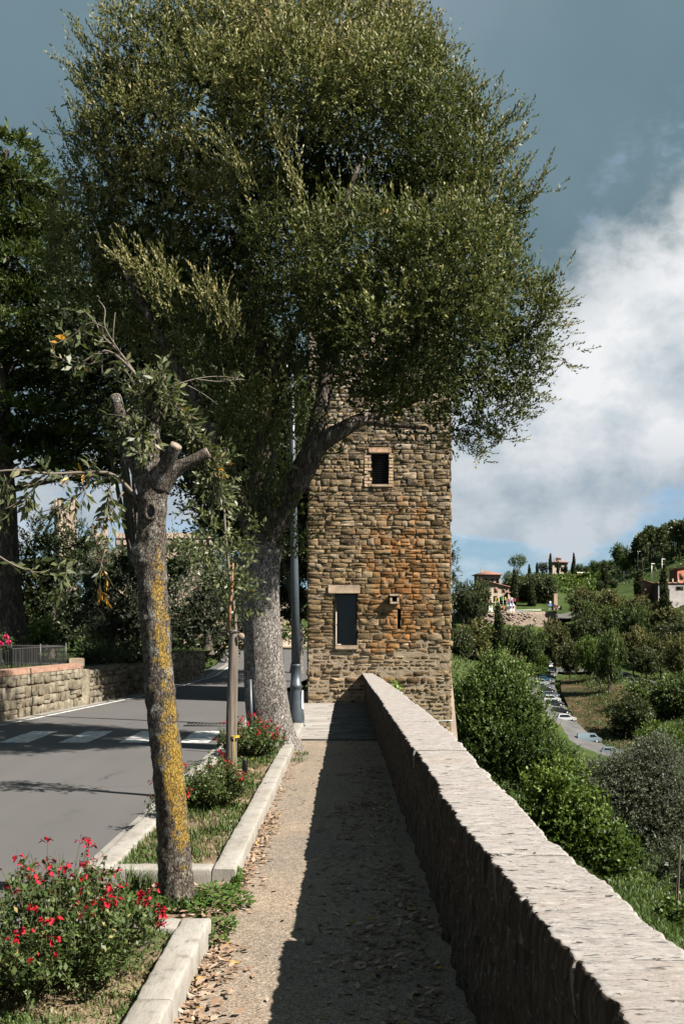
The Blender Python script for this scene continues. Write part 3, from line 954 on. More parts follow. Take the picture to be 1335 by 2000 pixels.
def planter(y0, y1, h, label, lens, left=-1.70, right=-0.735, wd=0.155):
    t = thing('planter', label, 'planter', ((left + right) / 2, (y0 + y1) / 2, 0), group='white kerbed planters along the walkway')
    for (a, b) in ((left, left + wd), (right - wd, right)):
        y = y0
        while y < y1 - 0.05:
            L = min(lens * random.uniform(0.8, 1.2), y1 - y)
            if y1 - y - L < 0.3:
                L = y1 - y
            kerb_piece(t, a, b, y, y + L - 0.004, h + random.uniform(-0.004, 0.004))
            y += L
    kerb_piece(t, left + wd + 0.004, right - wd - 0.004, y0, y0 + wd, h - 0.003)
    kerb_piece(t, left + wd + 0.004, right - wd - 0.004, y1 - wd, y1, h - 0.003)
    nx, ny = 14, int((y1 - y0) / 0.07)
    xs = np.linspace(left + wd - 0.01, right - wd + 0.01, nx); ys = np.linspace(y0 + wd - 0.01, y1 - wd + 0.01, ny)
    X, Yy = np.meshgrid(xs, ys)
    V = np.stack([X.ravel(), Yy.ravel(), np.full(X.size, h - 0.045)], 1)
    V[:, 2] += 0.02 * fbm(V * [5, 5, 0], 4, 2)
    m = MB()
    m.quads(V, [[r * nx + c, r * nx + c + 1, (r + 1) * nx + c + 1, (r + 1) * nx + c] for r in range(ny - 1) for c in range(nx - 1)])
    m.build('soil', MAT['soil'], t, smooth=True)
    return t


planter(1.2, 5.33, 0.15, 'nearest white stone planter with red salvia and dry grass at the bottom edge', 1.6)
planter(6.5, 13.45, 0.128, 'long white stone planter with sapling and grass between the two big trunks', 1.9)
planter(14.35, 16.3, 0.135, 'short white stone planter just beyond the thick grey oak trunk', 1.0)
for (ya, yb, sd_) in ((5.335, 6.495, 1), (13.455, 14.345, 2)):
    m = MB()
    nx, ny = 20, 22
    xs = np.linspace(-1.66, -0.60, nx); ys = np.linspace(ya, yb, ny)
    X, Yy = np.meshgrid(xs, ys)
    V = np.stack([X.ravel(), Yy.ravel(), np.full(X.size, 0.03)], 1)
    V[:, 2] += 0.025 * fbm(V * [4, 4, 0], 4, sd_)
    ed = np.clip((V[:, 0] + 0.80) / 0.2, 0, 1)
    V[:, 2] = V[:, 2] * (1 - ed) - 0.01 * ed
    m.quads(V, [[r * nx + c, r * nx + c + 1, (r + 1) * nx + c + 1, (r + 1) * nx + c] for r in range(ny - 1) for c in range(nx - 1)])
    m.build('tree_pit_soil', MAT['soil'], smooth=True, kind='structure')


# ------------------------------------------------------------------ parapet wall along the walkway
LY = np.array([-6, 0, 2.07, 4.11, 10.9, 16, 22.05]); LX = np.array([0.58, 0.545, 0.52, 0.469, 0.40, 0.345, 0.29])
LZ = np.array([1.0, 0.965, 0.944, 0.886, 0.81, 0.75, 0.68])
RY = np.array([-6, 0, 2.4, 3.9, 8.15, 13.7, 19.5, 22.05]); RX = np.array([0.85, 0.80, 0.775, 0.775, 0.835, 0.775, 0.62, 0.54])


def coping_slab(par, y0, y1, seed, dl=0.0, dr_=0.0, dz=0.0):
    rows = [y0]
    while rows[-1] < y1 - 0.003:
        rows.append(min(y1, rows[-1] + max(0.0055, 0.0020 * abs(rows[-1]))))
    Y = np.array(rows)
    xl = np.interp(Y, LY, LX) + dl; xr = np.interp(Y, RY, RX) + dr_; z = np.interp(Y, LY, LZ) + dz
    th = 0.17
    # the beds run across the wall: every layer ends a little differently
    one = np.ones_like(Y)
    jl = 0.007 * fbm(np.stack([Y * 48, one * seed, 0 * Y], 1), 2, 1) + 0.010 * fbm(np.stack([Y * 11, one * seed, 0 * Y], 1), 3, 6)
    jr = 0.008 * fbm(np.stack([Y * 34, one * seed, 0 * Y], 1), 3, 21) + 0.016 * fbm(np.stack([Y * 4, one * seed, 0 * Y], 1), 3, 26)
    e = np.minimum(np.clip((Y - y0) / 0.05, 0, 1), np.clip((y1 - Y) / 0.05, 0, 1))
    us = np.concatenate([[0.0], np.linspace(0.03, 0.97, 22), [1.0]])
    V = []
    for k in range(len(Y)):
        a, b = xl[k] + jl[k] + (1 - e[k]) * 0.012, xr[k] + jr[k]
        V.append([(a + 0.03, Y[k], z[k] - th), (a + 0.004, Y[k], z[k] - th * 0.75), (a - 0.002, Y[k], z[k] - th * 0.4), (a, Y[k], z[k] - 0.03), (a + 0.006, Y[k], z[k] - 0.010)]
                 + [(a + 0.012 + (b - a - 0.024) * u, Y[k], z[k] - (1 - e[k]) * 0.006) for u in us]
                 + [(b - 0.004, Y[k], z[k] - 0.012), (b, Y[k], z[k] - 0.04), (b - 0.01, Y[k], z[k] - th)])
    V = np.array(V)
    k = V.shape[1]
    V = V.reshape(-1, 3)
    ridge = fbm(V * [3.0, 44, 8] + seed, 3, 4)
    lump = fbm(V * [6, 6, 6] + seed, 3, 8)
    V[:, 2] += 0.0016 * fbm(V * [22, 50, 22] + seed, 3, 4) + 0.003 * lump + 0.0 * ridge[0] - 0.016 * np.clip(fbm(V * [6, 50, 6] + seed, 2, 14) - 0.45, 0, 1)
    V[:, 0] += 0.0035 * fbm(V * [26, 40, 26] + seed, 2, 33)
    n = len(Y)
    i = np.arange(n - 1)[:, None] * k; j = np.arange(k - 1)[None]
    Q = np.stack([i + j, i + k + j, i + k + j + 1, i + j + 1], -1).reshape(-1, 4)[:, ::-1]
    m = MB()
    m.quads(V, Q)
    m.tris(V[:k], [[0, a + 1, a] for a in range(1, k - 1)])
    m.tris(V[-k:], [[0, a, a + 1] for a in range(1, k - 1)])
    o = m.build('coping_slab', MAT['coping_stone'], par)
    o.data.materials.append(MAT['dark_streaked_wall'])
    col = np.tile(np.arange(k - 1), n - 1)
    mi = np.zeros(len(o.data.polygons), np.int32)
    mi[:len(col)] = np.where((col < 5) | (col >= k - 3), 1, 0)  # side columns take the dark streaked face, the top stays pale
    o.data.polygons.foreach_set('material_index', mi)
    return o


pw = thing('parapet_wall', 'low stone parapet wall with pale rough coping running from the lower corner to the tower', 'wall', (0.6, 10, 0))
cuts = [-2.0, 0.4, 2.30, 3.50, 5.06, 6.9, 9.2, 11.6, 14.2, 17.3, 20.0, 22.10]
offs = [(0, 0, 0), (0, 0.02, 0), (-0.005, 0.015, 0.0), (-0.012, 0.0, 0.004), (0.012, 0.0, -0.006), (0.0, 0.0, 0.0), (-0.005, 0.01, 0.003), (0.01, -0.01, 0), (0, 0, 0), (0, 0, 0.002), (0, 0, 0)]
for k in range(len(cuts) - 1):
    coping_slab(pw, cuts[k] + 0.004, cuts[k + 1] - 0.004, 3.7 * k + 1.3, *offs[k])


def wall_body():
    m = MB()
    Y = np.concatenate([np.arange(-2, 6, 0.035), np.arange(6, 22.15, 0.08)])
    zz = np.concatenate([np.linspace(-0.15, 0.82, 40)])
    for side in (0, 1):
        if side == 0:
            X0 = np.interp(Y, LY, LX) + 0.075; zs = zz
        else:
            X0 = np.interp(Y, RY, RX) - 0.05; zs = np.linspace(-3.2, 0.82, 26)
        top = np.interp(Y, LY, LZ) - 0.15
        V = np.array([(X0[i], Y[i], min(z, 0.62) if z < 0.62 else top[i] + 0.0 * z) for i in range(len(Y)) for z in zs])
        Vz = V.copy()
        fade = 1 - 0.9 * np.clip((V[:, 1] - 8) / 14, 0, 1)
        d = 0.024 * fbm(V * [1, 7, 6], 4, 2 + side) + 0.012 * fbm(V * [1, 26, 14], 3, 12 + side)
        V[:, 0] += (d - (0.035 if side else -0.035) * np.clip(0.5 - V[:, 2], 0, 1) * 0) * (0.35 + 0.65 * fade)
        k = len(zs); n = len(Y)
        i = np.arange(n - 1)[:, None] * k; j = np.arange(k - 1)[None]
        Q = np.stack([i + j, i + j + 1, i + k + j + 1, i + k + j], -1).reshape(-1, 4)
        m.quads(V, Q if side == 0 else Q[:, ::-1])
    Vt = []
    for i in range(len(Y)):
        t = np.interp(Y[i], LY, LZ) - 0.15
        Vt += [(np.interp(Y[i], LY, LX) + 0.05, Y[i], t), (np.interp(Y[i], RY, RX) - 0.03, Y[i], t)]
    m.quads(Vt, [[2 * i, 2 * i + 1, 2 * i + 3, 2 * i + 2] for i in range(len(Y) - 1)])
    return m.build('wall_face', MAT['dark_streaked_wall'], pw)


wall_body()


# ------------------------------------------------------------------ rubble masonry
def rubble(o, u, v, W_, z0, z1, rows, wmin, wmax, holes=(), joint=0.012, proud=(0.02, 0.05), back=0.03, zjoint=None, rnd=random, split=0.22):
    """stones of a wall face: origin o (at height 0), along u, outward v.
    returns [(area, (V, Q, T), tint, centre)]"""
    o = np.array(o, float); u = np.array(u, float); v = np.array(v, float)
    out = []
    cells = []
    z = z0
    while z < z1 - 0.03:
        h = rnd.uniform(*rows)
        if rnd.random() < 0.25:
            h *= 0.62
        h = min(h, z1 - z)
        if z1 - z - h < rows[0] * 0.4:
            h = z1 - z
        s = 0.0
        ph = rnd.uniform(0, 6.28)
        while s < W_ - 1e-6:
            w = rnd.uniform(wmin, wmax) * (0.75 + 1.6 * h)
            if W_ - s - w < wmin * 0.55:
                w = W_ - s
            q = rnd.random()
            if q < split and h > 0.09 and w < 0.4:
                f = rnd.uniform(0.38, 0.62)
                cells.append((s, s + w, z, z + h * f)); cells.append((s, s + w, z + h * f, z + h))
            elif q < split * 1.5 and w > 0.2:
                f = rnd.uniform(0.35, 0.65)
                cells.append((s, s + w * f, z, z + h)); cells.append((s + w * f, s + w, z, z + h))
            else:
                cells.append((s, s + w, z, z + h))
            s += w
        z += h
    for (a, b, c, d) in cells:
        bad = False
        for (ha, hb, hc, hd) in holes:
            if a < hb - 1e-4 and b > ha + 1e-4 and c < hd - 1e-4 and d > hc + 1e-4:
                # trim the stone back to the edge of the opening
                opts = []
                if ha - a > 0.05: opts.append((ha - a) * (d - c))
                else: opts.append(0)
                if b - hb > 0.05: opts.append((b - hb) * (d - c))
                else: opts.append(0)
                if hc - c > 0.03: opts.append((hc - c) * (b - a))
                else: opts.append(0)
                if d - hd > 0.03: opts.append((d - hd) * (b - a))
                else: opts.append(0)
                k = int(np.argmax(opts))
                if opts[k] <= 0:
                    bad = True; break
                if k == 0: b = ha
                elif k == 1: a = hb
                elif k == 2: d = hc
                else: c = hd
        if bad or b - a < 0.035 or d - c < 0.025:
            continue
        if a < 1e-6: a += rnd.uniform(-0.012, 0.014)
        if b > W_ - 1e-6: b += rnd.uniform(-0.014, 0.012)
        jn = joint if zjoint is None else zjoint((a + b) / 2, (c + d) / 2)
        j = jn * 0.5 * rnd.uniform(0.6, 1.5)
        w, h = b - a - 2 * j, d - c - 2 * j
        if w < 0.02 or h < 0.015:
            continue
        cx, cz = (a + b) / 2, (c + d) / 2
        rc = min(w, h) * rnd.uniform(0.04, 0.17)
        # outline of eight points, corners cut, sides bowed
        ol = [(-w / 2 + rc, -h / 2), (w / 2 - rc, -h / 2), (w / 2, -h / 2 + rc), (w / 2, h / 2 - rc), (w / 2 - rc, h / 2), (-w / 2 + rc, h / 2), (-w / 2, h / 2 - rc), (-w / 2, -h / 2 + rc)]
        jit = min(w, h) * 0.085
        tl = rnd.uniform(-0.05, 0.05) * w
        ol = [(p + rnd.uniform(-jit, jit), q_ + rnd.uniform(-jit, jit) + tl * p / w) for p, q_ in ol]
        pr = rnd.uniform(*proud)
        bev = min(0.009, min(w, h) * 0.10)
        tx, tzz = rnd.uniform(-0.07, 0.07), rnd.uniform(-0.10, 0.10)
        V = []
        for (p, q_) in ol:
            V.append((p, q_, -back))
        for (p, q_) in ol:
            V.append((p, q_, pr - bev * rnd.uniform(0.6, 1.3) + tx * p + tzz * q_))
        sc = 1 - 2 * bev / max(min(w, h), 1e-3)
        for (p, q_) in ol:
            sx = 1 - 2 * bev / w; sz = 1 - 2 * bev / h
            V.append((p * sx, q_ * sz, pr + tx * p + tzz * q_ + rnd.uniform(-0.009, 0.006)))
        V.append((rnd.uniform(-0.2, 0.2) * w, rnd.uniform(-0.2, 0.2) * h, pr + rnd.uniform(0.0, 0.012)))
        Q = []
        for k in range(8):
            k2 = (k + 1) % 8
            Q.append((k, k2, 8 + k2, 8 + k)); Q.append((8 + k, 8 + k2, 16 + k2, 16 + k))
        T = [(16 + k, 16 + (k + 1) % 8, 24) for k in range(8)]
        V = np.array(V)
        Wd = o + np.outer(cx + V[:, 0], u) + np.outer(V[:, 2], v)
        Wd[:, 2] += cz + V[:, 1]
        out.append((w * h, (Wd, Q, T), rnd.random(), o + u * cx + np.array([0, 0, cz])))
    return out


def lay(stones, par, name, mat, limit=300, key=None, flip=False):
    """the largest as parts of their own, the rest joined"""
    st = sorted(stones, key=key or (lambda s: -s[0]))
    for s in st[:limit]:
        m = MB(); V, Q, T = s[1]
        m.both(V, [q[::-1] for q in Q] if flip else Q, [t[::-1] for t in T] if flip else T, s[2])
        m.build(name, mat, par)
    if len(st) > limit:
        m = MB()
        for s in st[limit:]:
            V, Q, T = s[1]
            m.both(V, [q[::-1] for q in Q] if flip else Q, [t[::-1] for t in T] if flip else T, s[2])
        m.build(name + '_courses', mat, par, kind='stuff')


def backing(par, o, u, v, W_, z0, z1, holes=(), rec=None, nu=60, nz=120, mat=None, name='mortar', flip=False):
    """mortar bed behind the stones, with the openings left out"""
    o = np.array(o, float); u = np.array(u, float); v = np.array(v, float)
    us = set(np.linspace(0, W_, nu)); zs = set(np.linspace(z0, z1, nz))
    for h in holes:
        us |= {h[0], h[1]}; zs |= {h[2], h[3]}
    us = np.array(sorted(us)); zs = np.array(sorted(zs))
    U, Z = np.meshgrid(us, zs)
    n = len(us)
    base = o + U.reshape(-1, 1) * u + np.array([0, 0, 1.0]) * Z.reshape(-1, 1)
    d = (rec(U.ravel(), Z.ravel()) if rec else np.zeros(U.size)) + 0.008 * fbm(base * 9, 3, 4)
    base = base + d[:, None] * v
    uc = (us[:-1] + us[1:]) / 2; zc_ = (zs[:-1] + zs[1:]) / 2
    Q = []
    for r in range(len(zs) - 1):
        for c in range(n - 1):
            if any(h[0] < uc[c] < h[1] and h[2] < zc_[r] < h[3] for h in holes):
                continue
            q = [r * n + c, r * n + c + 1, (r + 1) * n + c + 1, (r + 1) * n + c]
            Q.append(q[::-1] if flip else q)
    m = MB(); m.quads(base, Q)
    return m.build(name, mat or MAT['mortar'], par, smooth=True)


# ------------------------------------------------------------------ the tower
TX0, TX1, TY0, TY1, TZT = -0.885, 2.255, 22.07, 26.1, 8.6


def build_tower():
    t = thing('stone_tower', 'square medieval tower of ochre rubble stone with two small dark windows', 'tower', ((TX0 + TX1) / 2, (TY0 + TY1) / 2, 0))
    Wd = TX1 - TX0
    U = lambda x: x - TX0
    low = (U(-0.283), U(0.195), 1.30, 2.44)
    upw = (U(0.535), U(0.885), 4.87, 5.55)
    lint = (U(-0.455), U(0.262), 2.44, 2.635)
    sill = (U(-0.30), U(0.215), 1.20, 1.30)
    ulint = (U(0.44), U(0.95), 5.55, 5.68)
    ujl = (U(0.345), U(0.535), 4.80, 5.55); ujr = (U(0.885), U(0.995), 4.80, 5.55)
    usill = (U(0.50), U(0.90), 4.80, 4.87)
    box_ = (U(0.90), U(1.13), 2.20, 2.44)
    slit = (U(1.085), U(1.155), 1.66, 2.10)
    # long pale blocks right of the lower window
    holes = [low, lint, sill, upw, ulint, ujl, ujr, usill, box_, slit]
    rr = random.Random(5)

    def zj(s, z):
        return 0.030 if z < 1.2 + 0.25 * math.sin(s * 3) else 0.008
    st = rubble((TX0, TY0, 0), (1, 0, 0), (0, -1, 0), Wd, -3.4, TZT, (0.06, 0.165), 0.11, 0.42, holes, zjoint=zj, rnd=rr, proud=(-0.003, 0.018), split=0.30)
    vis = lambda s: (-s[0] if (-0.4 < s[3][2] < 6.6 and (s[3][0] < 0.4 or s[3][2] > -1.0)) else 1)
    lay(st, t, 'stone', MAT['rubble_stone'], 300, key=vis)

    def rec(u_, z_):
        # flush pointing low down, deep open joints above
        k = np.clip((z_ - 1.1 - 0.3 * np.sin(u_ * 3)) / 0.6, 0, 1)
        return 0.001 * (1 - k) - 0.008 * k
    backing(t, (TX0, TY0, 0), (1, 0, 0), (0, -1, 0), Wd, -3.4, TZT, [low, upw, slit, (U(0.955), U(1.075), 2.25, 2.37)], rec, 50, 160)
    # left and right flanks and the back
    for (oo, uu, vv, L, nm) in (((TX0, TY1, 0), (0, -1, 0), (-1, 0, 0), TY1 - TY0, 'flank'), ((TX1, TY0, 0), (0, 1, 0), (1, 0, 0), TY1 - TY0, 'flank')):
        s2 = rubble(oo, uu, vv, L, -3.4, TZT, (0.10, 0.22), 0.18, 0.5, (), rnd=rr, proud=(0.01, 0.045))
        m = MB()
        for s in s2:
            m.both(s[1][0], s[1][1], s[1][2], s[2])
        m.build('side_stones', MAT['rubble_stone'], t, kind='stuff')
        backing(t, oo, uu, vv, L, -3.4, TZT, (), None, 20, 40)
    m = MB()
    m.box(TX0 + 0.05, TX1 - 0.05, TY1 - 0.3, TY1, -3.4, TZT); m.box(TX0, TX1, TY0, TY1, TZT, TZT + 0.05)
    m.build('core', MAT['mortar'], t)

    # openings: reveal, frame, pane
    def opening(h, depth, frame):
        x0, x1, z0, z1 = h[0] + TX0, h[1] + TX0, h[2], h[3]
        y0, y1 = TY0 + 0.01, TY0 + depth
        m = MB()
        y0 = TY0 - 0.035
        m.quads([(x0, y0, z0), (x0, y0, z1), (x0, y1, z1), (x0, y1, z0)], [[0, 1, 2, 3]])
        m.quads([(x1, y0, z0), (x1, y1, z0), (x1, y1, z1), (x1, y0, z1)], [[0, 1, 2, 3]])
        m.quads([(x0, y0, z1), (x1, y0, z1), (x1, y1, z1), (x0, y1, z1)], [[0, 1, 2, 3]])
        m.quads([(x0, y0, z0), (x0, y1, z0), (x1, y1, z0), (x1, y0, z0)], [[0, 1, 2, 3]])
        w = m.build('window', MAT['dressed_stone'], t)
        w['_o'] = t['_o']
        yb = y1 - 0.005
        m = MB(); m.quads([(x0, yb, z0), (x1, yb, z0), (x1, yb, z1), (x0, yb, z1)], [[0, 1, 2, 3]])
        m.build('pane', MAT['glass'], w)
        if frame:
            m = MB(); f = 0.028
            m.box(x0 + 0.002, x0 + f, yb - 0.04, yb - 0.002, z0 + 0.002, z1 - 0.002, 0.004); m.box(x1 - f, x1 - 0.002, yb - 0.04, yb - 0.002, z0 + 0.002, z1 - 0.002, 0.004)
            m.box(x0 + f, x1 - f, yb - 0.04, yb - 0.002, z1 - f, z1 - 0.002, 0.004); m.box(x0 + f, x1 - f, yb - 0.04, yb - 0.002, z0 + 0.002, z0 + f, 0.004)
            m.build('frame', MAT['frame_metal'], w)
        return w
    w1 = opening(low, 0.16, True)
    m = MB()
    m.box(-0.255, 0.167, TY0 + 0.105, TY0 + 0.12, 1.765, 1.773); m.build('rail', MAT['iron'], w1)
    w2 = opening(upw, 0.12, False)
    m = MB()
    for k in range(16):
        z = 4.90 + k * 0.04
        m.obox((0.71, TY0 + 0.10, z), (1, 0, 0), (0, 0.8, 0.6), 0.165, 0.012, 0.002)
    m.build('louvre_slats', MAT['iron'], w2)

    def slab(nm, h, mat, pr, y1=0.02, seed=1, c=0.012):
        m = MB()
        m.box(h[0] + TX0 + 0.004, h[1] + TX0 - 0.004, TY0 - pr, TY0 + y1, h[2] + 0.004, h[3] - 0.004, c, 0.6)
        return m.build(nm, mat, t)
    slab('lintel', lint, MAT['dressed_stone'], 0.045)
    slab('sill', sill, MAT['dressed_stone'], 0.055)
    slab('lintel', ulint, MAT['old_wood'], 0.04)
    slab('sill', usill, MAT['dressed_stone'], 0.04)
    for (a, b, c, d) in (ujl, ujr):
        z = c
        k = 0
        while z < d - 0.02:
            hh = min(0.072, d - z)
            segs = [(a, b)] if (b - a) < 0.13 or k % 2 else [(a, (a + b) / 2 - 0.002), ((a + b) / 2 + 0.002, b)]
            for (p, q) in segs:
                m = MB()
                m.box(p + TX0 + 0.003 + rr.uniform(0, .012), q + TX0 - 0.003, TY0 - 0.02 + rr.uniform(-0.012, 0.012), TY0 + 0.02, z + 0.005, z + hh - 0.005, 0.005)
                m.build('brick', MAT['brick'] if rr.random() < .35 else MAT['rubble_stone'], t)
            z += hh
            k += 1
    # little stone box built out from the wall, open in front, and the slit under it
    sb = None
    m = MB()
    x0, x1, z0, z1 = 0.915, 1.115, 2.21, 2.43
    y0, y1 = TY0 - 0.14, TY0 + 0.02
    m.box(x0 - 0.015, x1 + 0.015, y0 - 0.02, y1, z1 - 0.045, z1, 0.008)
    m.box(x0, x0 + 0.05, y0, y1, z0 + 0.05, z1 - 0.047, 0.006); m.box(x1 - 0.05, x1, y0, y1, z0 + 0.05, z1 - 0.047, 0.006)
    m.box(x0 - 0.005, x1 + 0.005, y0 - 0.01, y1, z0, z0 + 0.048, 0.01)
    m.build('spout_box', MAT['dressed_stone'], t)
    m = MB(); m.box(1.08, 1.16, TY0 + 0.14, TY0 + 0.15, 1.6, 2.2); m.box(0.94, 1.09, TY0 + 0.1, TY0 + 0.11, 2.2, 2.42)
    m.build('dark_recess', MAT['black_plastic'], t)
    # pale pipe along the foot of the face
    m = MB()
    m.tube([(1.42, TY0 - 0.07, -0.42), (1.6, TY0 - 0.075, -0.405), (1.95, TY0 - 0.075, -0.38), (2.30, TY0 - 0.07, -0.365)], 0.016, 8, sub=4)
    m.build('pipe', MAT['steel'], t)
    return t


build_tower()


# ------------------------------------------------------------------ walls on the far side of the road
def block_wall(name, label, p0, p1, h0, h1, rows, wmin, wmax, thick=0.5, cop=None, limit=300, base=-0.05, top_rough=False):
    p0 = np.array([*p0, 0.0]); p1 = np.array([*p1, 0.0])
    L = np.linalg.norm(p1 - p0); u = (p1 - p0) / L
    v = np.array([u[1], -u[0], 0.0])          # towards the road
    t = thing(name, label, 'wall', tuple((p0 + p1) / 2))
    rr = random.Random(int(L * 100))
    st = rubble(p0, u, v, L, base, h0, rows, wmin, wmax, joint=0.016, proud=(0.015, 0.05), rnd=rr, split=0.12)
    lay(st, t, 'stone', MAT['grey_block'], limit)
    backing(t, p0, u, v, L, base, h0, (), None, 30, 16, MAT['soil'])
    # end faces
    for e, vv in ((p1, u), (p0, -u)):
        o = e if vv is u else e - v * thick
        uu = -v if vv is u else v
        s2 = rubble(o, uu, vv, thick, base, h0, rows, wmin * 0.7, wmax * 0.7, joint=0.014, rnd=rr, split=0.1)
        for s in s2:
            m = MB(); m.both(s[1][0], s[1][1], s[1][2], s[2]); m.build('stone', MAT['grey_block'], t)
        backing(t, o, uu, vv, thick, base, h0, (), None, 6, 10, MAT['soil'])
    # rough top stones
    m = MB()
    s = 0.0
    while s < L:
        w = min(rr.uniform(0.25, 0.5), L - s)
        c = p0 + u * (s + w / 2) - v * (thick / 2 - 0.02)
        c[2] = h0 + (0.0 if not top_rough else rr.uniform(-0.02, 0.05)) - 0.03
        m.obox(c, u, v, w / 2 - 0.008, thick / 2 + 0.02, 0.05, 0.015, rr.random())
        s += w
    m.build('top_stones', MAT['grey_block'], t, kind='stuff')
    return t, p0, p1, u, v, L


w1, a0, a1, u1, v1, L1 = block_wall('retaining_wall', 'sunlit grey block retaining wall topped with a red brick course under the iron fence', (-6.28, 17.8), (-5.80, 21.7), 0.80, 0.8, (0.17, 0.26), 0.16, 0.34, 0.6)
# red brick-on-edge course
m = MB()
s = 0.0
while s < L1 - 0.03:
    c = a0 + u1 * (s + 0.032) - v1 * 0.10; c[2] = 0.86
    m.obox(c, u1, v1, 0.029, 0.15, 0.055, 0.006, random.random())
    s += 0.065
m.build('brick_course', MAT['terracotta'], w1, kind='stuff')
m = MB(); c = a0 + u1 * (L1 / 2) - v1 * 0.12; m.obox((c[0], c[1], 0.83), u1, v1, L1 / 2, 0.12, 0.06); m.build('mortar', MAT['mortar'], w1)
m = MB(); c = a1 - u1 * 0.09 - v1 * 0.08; m.obox((c[0], c[1], 0.93), u1, v1, 0.09, 0.15, 0.10, 0.02); m.build('end_block', MAT['dressed_stone'], w1)
m = MB(); c = a1 + u1 * 0.13 - v1 * 0.2; m.obox((c[0], c[1], 0.36), u1, v1, 0.13, 0.30, 0.42, 0.03); m.build('end_block', MAT['grey_block'], w1)
block_wall('shaded_wall', 'dark shaded rubble wall beside the road after the sunlit block wall', (-5.75, 22.1), (-5.45, 24.6), 0.74, 0.7, (0.14, 0.24), 0.15, 0.3, 0.5, top_rough=True)
block_wall('stepped_wall', 'second shaded rubble wall along the road with a sunlit end face', (-5.42, 25.2), (-5.24, 27.6), 0.70, 0.7, (0.14, 0.24), 0.15, 0.3, 0.5, top_rough=True)
block_wall('far_roadside_wall', 'farthest rubble wall on the left verge ending in a bright lit face', (-5.3, 28.2), (-5.0, 34.6), 0.85, 0.8, (0.18, 0.3), 0.2, 0.4, 0.5, top_rough=True)
# garden terrace behind those walls
gv = [(x - 0.12, y) for x, y in [(-6.3, 17.8), (-5.85, 21.8), (-5.5, 24.6), (-5.3, 27.6), (-5.1, 34.6)]]
n = len(gv)
m = MB()
far = [(-40, 16.5), (-40, 24), (-40, 30), (-40, 40), (-40, 60)]
gz = [0.84, 0.80, 0.66, 0.64, 0.8]
m.quads([(x, y, z) for (x, y), z in zip(gv, gz)] + [(x, y, 1.3) for x, y in far], [[k, k + 1, k + n + 1, k + n] for k in range(n - 1)])
m.quads([(-5.2, 34.6, 0.8), (-6, 45, 0.7), (-7.6, 60, 0.6), (-40, 60, 1.3), (-40, 40, 1.3), (-20, 36, 1.0)], [[0, 5, 4, 1], [1, 4, 3, 2]])
m.build('garden_lawn', MAT['turf'], kind='structure')
m = MB(); m.quads([(-6.4, 17.8, 0), (-40, 16.5, 0), (-40, 16.5, 1.3), (-6.4, 17.8, 0.84)], [[0, 1, 2, 3]]); m.build('garden_bank', MAT['turf'], kind='structure')

# iron fence on the sunlit wall
fe = thing('iron_fence', 'grey iron picket fence on top of the sunlit retaining wall', 'fence', (-6.3, 20, 0.9))
m = MB(); rail = MB()
fa = a0 - v1 * 0.34 + np.array([-0.2, -1.6, 0]); fb = a1 - v1 * 0.34 - u1 * 0.05
fu = (fb - fa) / np.linalg.norm(fb - fa); FL = np.linalg.norm(fb - fa)
k = 0
s = 0.0
while s < FL:
    p = fa + fu * s
    m.tube([(p[0], p[1], 0.84), (p[0], p[1], 1.30)], 0.006, 4, cap=False)
    s += 0.06
fc = fb + np.array([-3.2, 0.9, 0.0]); gu = (fc - fb) / np.linalg.norm(fc - fb)
s = 0.06
while s < 3.2:
    p = fb + gu * s
    m.tube([(p[0], p[1], 0.84), (p[0], p[1], 1.32)], 0.006, 4, cap=False)
    s += 0.06
m.build('pickets', MAT['fence_metal'], fe, kind='stuff')
for z in (0.90, 1.28):
    for (p, q, d) in ((fa, fb, fu), (fb, fc, gu)):
        r_ = MB(); c = (p + q) / 2; c[2] = z
        r_.obox(c, d, np.array([-d[1], d[0], 0]), np.linalg.norm(q - p) / 2, 0.007, 0.014); r_.build('rail', MAT['fence_metal'], fe)
for s in (0.3, 1.6, 2.9, 4.2, FL):
    p = fa + fu * min(s, FL)
    r_ = MB(); r_.tube([(p[0], p[1], 0.8), (p[0], p[1], 1.36)], 0.016, 6); r_.build('post', MAT['fence_metal'], fe)

# ------------------------------------------------------------------ street lamp
LPX, LPY = -0.895, 17.0


